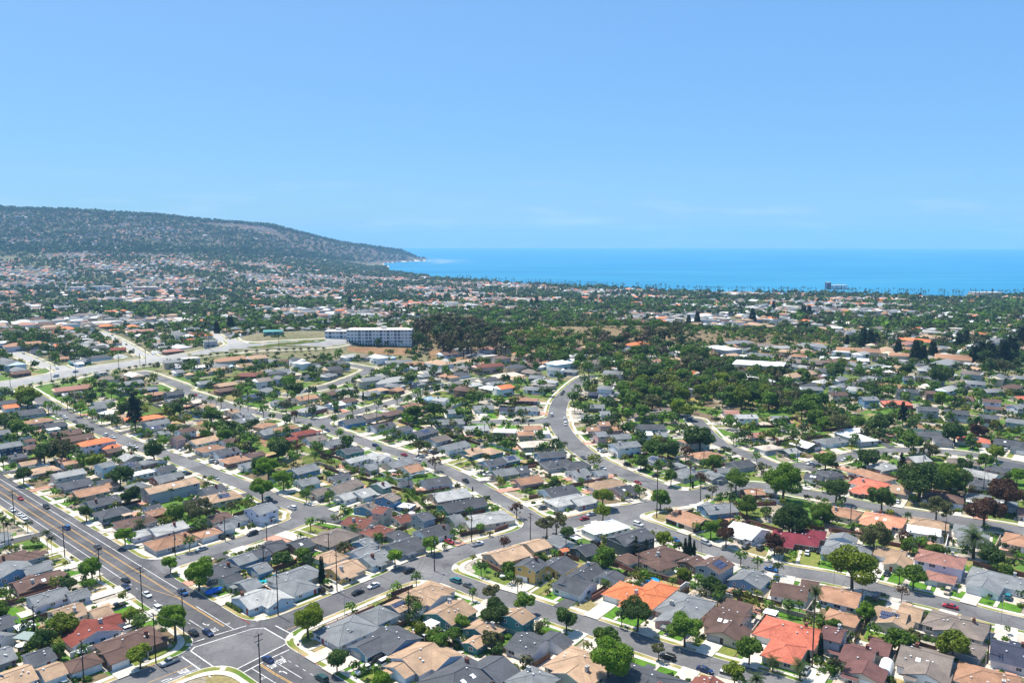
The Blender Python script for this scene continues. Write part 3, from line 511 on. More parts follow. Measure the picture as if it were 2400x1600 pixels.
('org','tan','','','',[(-537.1,956.3,-0.91,25.0,12.5,'h',2)])]
TREES = [
('f',-174.6,287.3,10.8,10.8,'left tall fan palm~3.0.n'),
('f',-173.3,287.6,8.2,8.2,'right tall fan palm~3.0.n'),
('f',-196.0,295.6,13.1,13.1,'left tall fan palm~1.0.n'),
('f',-194.9,296.2,10.7,10.7,'right tall fan palm~1.0.n'),
('c',-66.3,265.1,10.2,10.2,'slim cypress~4.1.f'),
('c',-4.3,217.5,6.5,6.5,'slim cypress~4.6.n'),
('c',46.7,288.1,8.7,8.7,'left slim cypress~0.7.n'),
('c',51.1,291.4,6.4,6.4,'right slim cypress~0.7.n'),
('c',65.7,289.7,7.4,7.4,'left slim cypress~1.7.n'),
('c',67.4,290.2,8.7,8.7,'right slim cypress~1.7.n'),
('c',69.0,289.7,6.5,6.5,'slim cypress~2.7.n'),
('k',64.9,198.4,4.8,4.8,'stout date palm~7.6.n'),
('f',84.0,209.8,22.9,22.9,'tall fan palm~7.6.f'),
('k',173.8,287.6,11.5,11.5,'stout date palm~8.1.n'),
('f',147.5,281.4,7.9,7.9,'tall fan palm~4.7.f'),
('k',78.2,203.4,5.4,5.4,'stout date palm~8.6.f'),
('k',72.2,207.5,4.5,4.5,'stout date palm~6.6.f'),
('c',88.4,215.5,6.1,6.1,'third slim cypress~7.6.f'),
('c',88.5,215.6,7.5,7.5,'fourth slim cypress~7.6.f'),
('c',92.7,224.7,6.5,6.5,'fifth slim cypress~7.6.f'),
('c',83.1,210.7,4.9,4.9,'first slim cypress~7.6.f'),
('c',83.2,210.9,3.7,3.7,'second slim cypress~7.6.f'),
('p',-230.1,476.3,24.7,24.7,'tall pine~4.3.f'),
('f',-155.8,352.3,6.6,6.6,'tall fan palm~15.3.n'),
('k',-151.5,312.5,6.4,6.4,'stout date palm~12.0.f'),
('f',-200.0,449.0,9.1,9.1,'tall fan palm~7.3.f'),
('f',-192.1,559.4,9.5,9.5,'tall fan palm~0.4.f'),
('f',-29.9,431.9,8.3,8.3,'tall fan palm~8.4.f'),
('c',-18.8,368.4,2.7,2.7,'slim cypress~20.4.n'),
('c',-125.3,558.9,4.0,4.0,'left slim cypress~1.13.f'),
('c',-105.7,555.8,7.1,7.1,'right slim cypress~1.13.f'),
('f',62.6,332.6,25.0,25.0,'tall fan palm~0.7.f'),
('k',82.4,402.6,5.9,5.9,'stout date palm~10.5.f'),
('f',93.5,329.2,15.9,15.9,'tall fan palm~8.5.n'),
('f',133.8,436.5,7.0,7.0,'tall fan palm~5.8.f'),
('c',87.6,374.2,3.6,3.6,'slim cypress~11.5.f'),
('c',84.6,463.3,4.7,4.7,'slim cypress~1.8.n'),
('p',200.9,399.2,10.9,10.9,'tall pine~7.8.n'),
('p',244.8,488.6,15.8,15.8,'tall pine~18.8.f'),
('f',247.3,562.1,11.2,11.2,'tall fan palm~10.8.f'),
('f',169.6,391.4,5.8,5.8,'tall fan palm~5.8.n'),
('f',242.3,545.8,10.8,10.8,'tall fan palm~12.8.f'),
('f',183.8,324.6,8.6,8.6,'tall fan palm~7.1.n'),
('q',354.2,796.9,21.5,21.5,'tall dark conifer in the woods and slopes, fourteenth from left'),
('q',359.1,791.4,20.6,20.6,'tall dark conifer in the woods and slopes, fifteenth from left'),
('q',369.9,802.5,16.4,16.4,'tall dark conifer in the woods and slopes, sixteenth from left'),
('q',362.1,740.0,17.3,17.3,'tall dark conifer in the woods and slopes, seventeenth from left'),
('q',359.5,702.0,21.0,21.0,'tall dark conifer in the woods and slopes, eighteenth from left'),
('q',366.7,702.9,16.4,16.4,'tall dark conifer in the woods and slopes, nineteenth from left'),
('q',401.9,686.0,18.6,18.6,'tall dark conifer in the woods and slopes, twenty-third from left'),
('q',408.5,686.5,22.5,22.5,'tall dark conifer in the woods and slopes, twenty-fourth from left'),
('q',411.2,678.3,22.9,22.9,'tall dark conifer in the woods and slopes, twenty-fifth from left'),
('q',427.5,686.5,23.1,23.1,'tall dark conifer in the woods and slopes, twenty-sixth from left'),
('q',445.6,703.4,25.0,25.0,'tall dark conifer in the woods and slopes, twenty-seventh from left'),
('q',384.9,721.3,18.9,18.9,'tall dark conifer in the woods and slopes, twentieth from left'),
('q',447.9,791.4,17.7,17.7,'tall dark conifer in the woods and slopes, twenty-first from left'),
('q',339.2,1117.9,21.6,21.6,'tall dark conifer in the woods and slopes, ninth from left'),
('q',254.8,1089.5,19.1,19.1,'tall dark conifer in the woods and slopes, eighth from left'),
('q',487.2,1479.3,17.6,17.6,'tall dark conifer in the woods and slopes, tenth from left'),
('q',445.5,1212.6,22.3,22.3,'tall dark conifer in the woods and slopes, eleventh from left'),
('q',467.4,1247.8,19.5,19.5,'tall dark conifer in the woods and slopes, twelfth from left'),
('q',236.8,1062.4,15.7,15.7,'tall dark conifer in the woods and slopes, seventh from left'),
('q',345.2,813.9,12.1,12.1,'tall dark conifer in the woods and slopes, thirteenth from left'),
('q',467.9,813.9,18.2,18.2,'tall dark conifer in the woods and slopes, twenty-second from left'),
('q',524.8,813.9,21.2,21.2,'tall dark conifer in the woods and slopes, twenty-eighth from left'),
('q',-326.7,1601.3,22.0,22.0,'tall dark conifer in the woods and slopes, fourth from left'),
('q',49.5,1601.3,22.0,22.0,'tall dark conifer in the woods and slopes, sixth from left'),
('q',38.4,1569.0,18.7,18.7,'tall dark conifer in the woods and slopes, fifth from left'),
('q',-343.7,966.6,21.4,21.4,'tall dark conifer in the woods and slopes, third from left'),
('q',-825.8,1425.0,15.7,15.7,'tall dark conifer in the woods and slopes, first from left'),
('q',-353.2,946.6,15.7,15.7,'tall dark conifer in the woods and slopes, second from left'),
('y',115.5,257.5,8.2,10.4,'huge yellow-green tree~6.7.n'),
('b',26.1,200.8,6.0,8.1,'bright green leafy tree~5.6.n'),
('d',186.9,354.2,9.4,11.7,'huge dark green tree~18.1.f'),
('b',124.4,354.4,8.4,10.6,'huge bright green tree~3.1.n'),
('r',216.9,338.5,7.9,10.1,'reddish-leaved tree~21.1.f'),
('b',-100.8,225.6,5.3,7.3,'bright green leafy tree~3.1.f'),
('d',38.2,230.6,5.3,7.3,'left dark green tree~4.6.f'),
('m',204.6,360.6,8.1,10.3,'huge green tree~19.1.f'),
('r',195.8,318.0,6.9,9.0,'reddish-leaved tree~9.1.n'),
('y',-61.5,227.1,4.9,6.9,'yellow-green tree~18.0.f'),
('d',112.0,310.1,6.4,8.5,'right huge dark green tree~2.7.f'),
('m',50.8,221.4,4.7,6.7,'green leafy tree~5.6.f'),
('d',114.7,313.8,6.6,8.8,'left huge dark green tree~2.7.f'),
('d',-5.8,232.4,4.8,6.8,'dark green tree~2.6.n'),
('o',139.3,294.1,6.0,8.1,'olive airy tree~4.7.f'),
('b',-106.9,259.3,5.3,7.3,'right bright green leafy tree~15.0.f'),
('y',125.3,213.4,4.4,6.3,'yellow-green tree~9.6.f'),
('d',104.7,433.4,8.7,11.0,'huge dark green tree~2.8.n'),
('o',-131.6,322.9,6.0,8.1,'olive airy tree~1.2.f'),
('d',162.5,337.9,6.1,8.1,'dark green tree~5.1.n'),
('m',111.9,217.1,3.9,5.8,'green leafy tree~9.6.f'),
('m',66.6,211.0,3.5,5.4,'green leafy tree~7.6.n'),
('o',-241.9,417.6,6.8,8.9,'huge olive airy tree~6.0.f'),
('o',179.2,324.5,5.4,7.4,'olive airy tree~7.1.n'),
('m',27.4,218.3,3.7,5.6,'green leafy tree~5.6.n'),
('d',208.3,376.7,6.1,8.2,'dark green tree~20.1.f'),
('y',-134.3,226.6,3.8,5.7,'left yellow-green tree~8.0.n'),
('d',84.7,419.7,6.7,8.8,'huge dark green tree~9.5.f'),
('d',103.7,594.7,9.3,11.6,'huge dark green tree in the woods and slopes, fifth from left'),
('d',222.2,471.0,7.4,9.6,'huge dark green tree~13.8.f'),
('d',147.2,350.4,5.5,7.6,'dark green tree~4.1.n'),
('d',175.2,278.7,4.4,6.3,'dark green tree~6.7.f'),
('y',-334.4,540.6,8.1,10.4,'huge yellow-green tree~1.3.n'),
('d',-249.2,413.0,6.2,8.3,'dark green tree~3.0.f'),
('y',-103.8,209.2,3.2,5.1,'yellow-green tree~3.1.f'),
('m',101.6,332.6,5.1,7.1,'green leafy tree~8.5.n'),
('b',-114.2,352.7,5.4,7.4,'bright green leafy tree~17.3.n'),
('d',16.6,230.1,3.6,5.4,'dark green tree~3.6.n'),
('b',-122.1,387.5,5.8,7.9,'bright green leafy tree~16.3.f'),
('m',137.3,259.9,3.9,5.8,'left green leafy tree~5.7.f'),
('m',106.3,366.4,5.5,7.5,'green leafy tree~2.1.n'),
('d',-126.9,421.1,6.3,8.4,'dark green tree~15.3.f'),
('d',257.2,452.2,6.7,8.8,'huge dark green tree~21.8.f'),
('m',33.9,276.3,4.2,6.1,'green leafy tree~2.6.f'),
('d',-190.1,374.8,5.4,7.5,'dark green tree~11.3.n'),
('o',-5.8,218.9,3.3,5.1,'olive airy tree~2.6.n'),
('d',-192.6,417.7,5.9,8.0,'dark green tree~12.3.n'),
('b',-147.1,266.2,3.9,5.8,'bright green leafy tree~5.0.n'),
('d',-136.2,218.1,3.2,5.0,'dark green tree~2.1.f'),
('m',130.8,324.1,4.6,6.6,'green leafy tree~4.1.n'),
('m',162.7,402.2,5.6,7.7,'green leafy tree~5.8.n'),
('y',40.7,343.8,4.8,6.7,'yellow-green tree~13.1.f'),
('m',199.8,521.9,7.2,9.3,'huge green tree in the woods and slopes, fifteenth from left'),
('d',327.7,600.3,8.1,10.4,'huge dark green tree in the woods and slopes, tenth from left'),
('y',59.5,199.8,2.8,4.7,'yellow-green tree~7.6.n'),
('b',-109.4,369.7,5.0,7.1,'bright green leafy tree~17.3.f'),
('d',187.4,407.9,5.5,7.5,'dark green tree~7.8.n'),
('m',-161.1,237.0,3.3,5.1,'green leafy tree~2.0.n'),
('D',-48.3,206.8,2.9,4.7,'round dark tree~19.0.f'),
('b',-34.0,196.3,2.7,4.6,'bright green leafy tree~20.0.f'),
('r',99.4,289.6,3.9,5.8,'reddish-leaved tree~2.7.f'),
('o',14.0,309.0,4.1,6.1,'left olive airy tree~1.1.n'),
('m',96.3,226.3,3.1,4.9,'green leafy tree~7.6.f'),
('d',-82.7,275.9,3.7,5.6,'dark green tree~4.1.f'),
('m',223.1,431.6,5.6,7.7,'green leafy tree~8.8.n'),
('d',-172.5,347.9,4.6,6.5,'dark green tree~10.0.f'),
('r',83.6,298.6,3.9,5.9,'reddish-leaved tree~1.7.f'),
('m',4.2,241.7,3.2,5.1,'green leafy tree~3.6.n'),
('m',65.9,341.9,4.4,6.4,'green leafy tree~0.7.f'),
('y',38.2,324.0,4.1,6.0,'yellow-green tree~1.1.n'),
('o',18.2,313.0,4.0,5.9,'right olive airy tree~1.1.n'),
('b',110.3,235.7,3.0,4.9,'bright green leafy tree~7.7.n'),
('o',197.3,467.1,5.8,10.6,'right olive airy tree~11.8.f'),
('d',66.9,255.2,3.2,5.1,'dark green tree~3.7.n'),
('y',-216.4,404.2,5.0,7.0,'yellow-green tree~7.3.n'),
('m',-21.2,218.2,2.8,4.6,'right green leafy tree~20.0.f'),
('o',198.2,473.9,5.8,10.3,'left olive airy tree~11.8.f'),
('y',110.4,514.5,6.3,7.6,'left yellow-green tree~1.8.f'),
('m',-22.3,222.1,2.8,3.9,'left green leafy tree~20.0.f'),
('d',-150.2,257.0,3.2,5.1,'dark green tree~6.0.n'),
('m',-296.0,465.5,5.7,7.7,'green leafy tree~0.0.f'),
('o',117.1,220.9,2.8,4.6,'olive airy tree~9.6.f'),
('m',-142.7,324.7,4.0,5.9,'green leafy tree~14.0.f'),
('d',257.8,625.0,7.5,9.7,'huge dark green tree in the woods and slopes, ninth from left'),
('d',-156.0,561.5,6.7,8.9,'huge dark green tree~0.14.n'),
('r',273.9,456.8,5.5,7.5,'reddish-leaved tree~21.8.f'),
('d',204.8,543.1,6.4,8.6,'huge dark green tree~10.8.f'),
('m',77.2,427.4,5.1,7.1,'green leafy tree~9.5.f'),
('y',58.9,296.2,3.6,5.5,'yellow-green tree~1.7.n'),
('y',156.9,534.2,6.3,11.9,'yellow-green tree~2.8.f'),
('d',207.5,615.5,7.2,9.4,'huge dark green tree in the woods and slopes, eighth from left'),
('b',-151.4,299.3,3.6,5.4,'bright green leafy tree~14.0.f'),
('m',-63.0,501.3,5.9,7.9,'green leafy tree~1.13.n'),
('m',186.9,503.4,5.9,11.4,'second green leafy tree~6.8.f'),
('d',-50.5,509.5,5.9,8.0,'dark green tree~0.15.f'),
('m',-17.4,222.4,2.7,4.5,'left green leafy tree~2.6.n'),
('m',173.6,528.0,6.1,10.1,'first green leafy tree~6.8.f'),
('b',-42.7,278.9,3.2,5.1,'bright green leafy tree~7.1.f'),
('y',148.8,566.4,6.4,7.5,'huge yellow-green tree in the woods and slopes, first from left'),
('d',259.9,569.6,6.4,8.5,'huge dark green tree~15.8.f'),
('d',-50.0,766.1,8.5,10.7,'huge dark green tree in the woods and slopes, second from left'),
('d',207.9,497.1,5.5,7.6,'dark green tree~11.8.f'),
('o',95.5,530.4,5.9,8.0,'right olive airy tree~1.8.f'),
('o',106.8,557.7,6.1,8.6,'olive airy tree in the woods and slopes, first from left'),
('m',190.5,489.5,5.4,7.4,'fourth green leafy tree~6.8.f'),
('m',-191.5,497.3,5.5,7.5,'green leafy tree~6.4.n'),
('m',-114.5,231.6,2.6,3.8,'green leafy tree~3.1.f'),
('b',-30.7,292.2,3.2,5.1,'bright green leafy tree~10.1.f'),
('m',-15.4,230.3,2.6,4.4,'right green leafy tree~2.6.n'),
('d',-130.7,401.0,4.4,6.3,'dark green tree~14.3.f'),
('o',160.6,544.8,5.9,9.3,'olive airy tree in the woods and slopes, fourth from left'),
('d',184.8,549.6,5.9,8.0,'dark green tree in the woods and slopes, sixth from left'),
('m',79.8,307.5,3.4,5.3,'green leafy tree~1.7.f'),
('m',170.3,587.5,6.3,11.0,'huge green tree in the woods and slopes, fourteenth from left'),
('o',134.1,588.6,6.3,7.1,'huge olive airy tree in the woods and slopes, seventh from left'),
('o',-6.5,249.5,2.8,4.6,'olive airy tree~1.6.n'),
('y',-118.9,234.8,2.6,4.4,'right yellow-green tree~8.0.n'),
('m',91.8,565.3,6.0,11.3,'fourth green leafy tree~7.5.n'),
('m',105.2,402.9,4.3,6.3,'green leafy tree~4.8.n'),
('d',171.3,603.6,6.4,8.5,'huge dark green tree in the woods and slopes, seventh from left'),
('d',171.3,629.2,6.7,8.8,'huge dark green tree in the woods and slopes, sixth from left'),
('y',118.0,547.2,5.8,9.9,'middle yellow-green tree~1.8.f'),
('m',170.9,562.9,6.0,8.9,'green leafy tree in the woods and slopes, tenth from left'),
('m',129.0,595.0,6.3,11.4,'green leafy tree in the woods and slopes, third from left'),
('m',168.2,699.5,7.3,9.5,'huge green tree in the woods and slopes, twelfth from left'),
('m',248.2,406.0,4.3,6.2,'green leafy tree~11.8.n'),
('m',160.1,715.5,7.5,9.7,'huge green tree in the woods and slopes, eleventh from left'),
('m',79.3,546.8,5.7,7.5,'second green leafy tree~7.5.n'),
('d',116.9,594.5,6.2,8.3,'dark green tree in the woods and slopes, third from left'),
('m',129.1,652.2,6.8,8.9,'huge green tree in the woods and slopes, tenth from left'),
('m',100.1,614.2,6.4,7.4,'huge green tree in the woods and slopes, eighth from left'),
('o',152.4,788.1,8.2,10.4,'huge olive airy tree in the woods and slopes, sixth from left'),
('o',195.0,496.1,5.2,6.4,'olive airy tree~6.8.f'),
('o',176.3,536.5,5.6,9.7,'olive airy tree in the woods and slopes, sixth from left'),
('d',93.5,571.8,5.9,8.0,'dark green tree~7.5.n'),
('m',108.8,667.8,6.9,9.1,'huge green tree in the woods and slopes, ninth from left'),
('y',-27.0,226.0,2.4,3.6,'yellow-green tree~19.0.f'),
('d',69.4,252.2,2.7,4.5,'right dark green tree~4.6.f'),
('o',-77.1,784.6,8.0,10.3,'huge olive airy tree in the woods and slopes, first from left'),
('e',105.7,569.6,5.9,9.6,'brownish airy tree in the woods and slopes, second from left'),
('m',72.7,727.0,7.4,9.6,'huge green tree in the woods and slopes, fourth from left'),
('d',-64.9,776.0,7.9,10.1,'huge dark green tree in the woods and slopes, first from left'),
('o',-40.1,736.9,7.5,9.7,'huge olive airy tree in the woods and slopes, fifth from left'),
('d',-33.2,765.5,7.8,10.0,'huge dark green tree in the woods and slopes, third from left'),
('m',152.1,292.0,3.1,4.9,'green leafy tree~4.7.f'),
('y',97.4,584.7,6.0,9.9,'yellow-green tree in the woods and slopes, first from left'),
('m',166.7,541.3,5.5,10.7,'green leafy tree in the woods and slopes, eleventh from left'),
('b',294.8,535.2,5.5,7.5,'bright green leafy tree~17.8.f'),
('o',174.8,577.6,5.9,10.0,'olive airy tree in the woods and slopes, fifth from left'),
('o',228.3,424.0,4.4,6.3,'olive airy tree~8.8.n'),
('y',156.4,582.7,5.9,11.8,'yellow-green tree in the woods and slopes, fourth from left'),
('m',80.2,567.0,5.8,8.9,'first green leafy tree~7.5.n'),
('o',-63.4,288.5,3.0,4.8,'olive airy tree~6.1.f'),
('m',185.3,269.4,2.8,3.9,'right green leafy tree~6.7.f'),
('o',203.7,608.6,6.1,7.8,'olive airy tree in the woods and slopes, seventh from left'),
('y',60.2,266.2,2.7,3.9,'yellow-green tree~3.7.n'),
('d',-255.3,513.0,5.1,7.2,'dark green tree~1.3.f'),
('m',89.3,639.8,6.4,8.9,'huge green tree in the woods and slopes, sixth from left'),
('m',193.8,482.5,4.8,5.7,'left green leafy tree~11.8.f'),
('m',-1.0,271.3,2.8,3.9,'green leafy tree~0.6.f'),
('o',393.7,646.3,6.4,8.6,'huge olive airy tree in the woods and slopes, eighth from left'),
('m',150.4,542.7,5.4,7.3,'green leafy tree~2.8.f'),
('m',77.6,377.3,3.8,5.7,'green leafy tree~11.5.f'),
('m',-77.4,283.1,2.9,4.0,'green leafy tree~2.2.n'),
('o',89.9,519.9,5.1,9.0,'left olive airy tree~1.8.f'),
('d',256.9,560.3,5.5,7.6,'dark green tree~14.8.f'),
('d',-240.2,379.8,3.8,5.7,'dark green tree~5.0.f'),
('d',174.6,556.0,5.5,7.5,'dark green tree in the woods and slopes, fifth from left'),
('m',152.4,547.8,5.4,10.7,'green leafy tree in the woods and slopes, eighth from left'),
('m',211.3,478.1,4.7,6.7,'right green leafy tree~11.8.f'),
('d',67.2,404.1,4.0,5.9,'dark green tree~9.5.f'),
('y',261.1,418.2,4.2,6.1,'yellow-green tree~12.8.n'),
('m',99.2,568.0,5.6,6.7,'green leafy tree in the woods and slopes, second from left'),
('b',-122.6,273.4,2.7,4.6,'left bright green leafy tree~15.0.f'),
('m',155.2,554.6,5.4,8.9,'green leafy tree in the woods and slopes, ninth from left'),
('m',158.8,288.1,2.9,4.0,'right green leafy tree~5.7.f'),
('m',151.3,573.5,5.6,7.6,'green leafy tree in the woods and slopes, seventh from left'),
('m',83.5,499.5,4.9,9.2,'green leafy tree~0.8.f'),
('m',170.6,663.2,6.4,8.5,'huge green tree in the woods and slopes, thirteenth from left'),
('y',190.5,545.3,5.3,7.3,'yellow-green tree in the woods and slopes, sixth from left'),
('m',146.2,591.9,5.7,7.8,'green leafy tree in the woods and slopes, sixth from left'),
('d',232.8,399.0,3.9,5.8,'dark green tree~10.8.n'),
('d',150.1,637.5,6.1,8.2,'dark green tree in the woods and slopes, fourth from left'),
('m',174.9,269.4,2.7,3.8,'left green leafy tree~6.7.f'),
('d',89.8,627.3,6.0,11.7,'dark green tree in the woods and slopes, first from left'),
('y',119.3,565.7,5.4,7.9,'yellow-green tree in the woods and slopes, second from left'),
('d',-181.6,327.8,3.2,5.1,'dark green tree~11.0.f'),
('d',-4.1,214.5,2.1,3.9,'dark green tree~4.6.n'),
('m',-167.6,453.5,4.4,6.3,'green leafy tree~12.3.f'),
('o',166.5,637.2,6.1,9.3,'olive airy tree in the woods and slopes, third from left'),
('d',317.0,632.5,6.0,8.1,'dark green tree in the woods and slopes, seventh from left'),
('m',140.9,582.3,5.5,10.3,'green leafy tree in the woods and slopes, fifth from left'),
('d',10.1,279.6,2.7,3.9,'dark green tree~1.6.f'),
('y',180.1,555.9,5.3,9.2,'yellow-green tree in the woods and slopes, fifth from left'),
('m',111.5,718.1,6.8,8.9,'huge green tree in the woods and slopes, seventh from left'),
('m',82.5,536.8,5.1,9.8,'third green leafy tree~7.5.n'),
('y',134.9,559.6,5.3,8.8,'yellow-green tree in the woods and slopes, third from left'),
('d',101.8,765.3,7.2,9.4,'huge dark green tree in the woods and slopes, fourth from left'),
('e',108.1,633.0,6.0,9.4,'brownish airy tree in the woods and slopes, first from left'),
('m',193.7,508.1,4.8,9.3,'third green leafy tree~6.8.f'),
('m',87.6,717.4,6.7,8.9,'huge green tree in the woods and slopes, fifth from left'),
('m',180.6,544.8,5.1,8.9,'green leafy tree in the woods and slopes, thirteenth from left'),
('o',-64.9,742.1,6.9,9.1,'huge olive airy tree in the woods and slopes, second from left'),
('m',58.7,671.8,6.3,8.4,'huge green tree in the woods and slopes, third from left'),
('o',-53.4,733.3,6.9,9.0,'huge olive airy tree in the woods and slopes, third from left'),
('m',44.7,750.9,7.0,9.2,'huge green tree in the woods and slopes, second from left'),
('m',22.7,754.2,7.0,9.2,'huge green tree in the woods and slopes, first from left'),
('o',395.9,630.3,5.9,10.6,'olive airy tree in the woods and slopes, eighth from left'),
('m',100.7,544.3,5.1,10.2,'green leafy tree~1.8.f'),
('o',126.1,589.1,5.5,7.9,'olive airy tree in the woods and slopes, second from left'),
('m',-129.3,214.4,2.1,3.8,'green leafy tree~2.1.f'),
('m',177.4,565.6,5.2,7.9,'green leafy tree in the woods and slopes, twelfth from left'),
('d',402.6,671.1,6.2,11.9,'dark green tree in the woods and slopes, eighth from left'),
('o',-43.9,710.7,6.5,12.9,'huge olive airy tree in the woods and slopes, fourth from left'),
('y',113.2,503.5,4.7,6.6,'right yellow-green tree~1.8.f'),
('d',22.1,305.3,2.9,4.7,'dark green tree~1.1.n'),
('m',212.8,537.3,4.9,6.9,'green leafy tree~10.8.f'),
('b',248.7,380.7,3.5,5.4,'bright green leafy tree~10.8.n'),
('d',-313.3,480.5,4.4,6.4,'dark green tree~3.3.n'),
('o',-172.4,248.4,2.3,3.5,'olive airy tree~5.0.n'),
('m',227.1,613.0,5.6,7.6,'green leafy tree in the woods and slopes, fourteenth from left'),
('o',-51.8,430.2,3.9,5.9,'olive airy tree~8.4.f'),
('d',114.3,693.3,6.3,12.0,'dark green tree in the woods and slopes, second from left'),
('d',-221.4,512.2,4.7,6.6,'dark green tree~3.4.n'),
('d',199.4,562.1,5.1,7.1,'dark green tree~10.8.f'),
('o',41.7,213.6,2.0,3.8,'olive airy tree~6.6.n'),
('m',-329.6,532.0,4.8,6.8,'green leafy tree~1.3.n'),
('m',134.8,566.6,5.1,6.2,'green leafy tree in the woods and slopes, fourth from left'),
('m',43.9,671.2,6.0,9.8,'green leafy tree in the woods and slopes, first from left')]
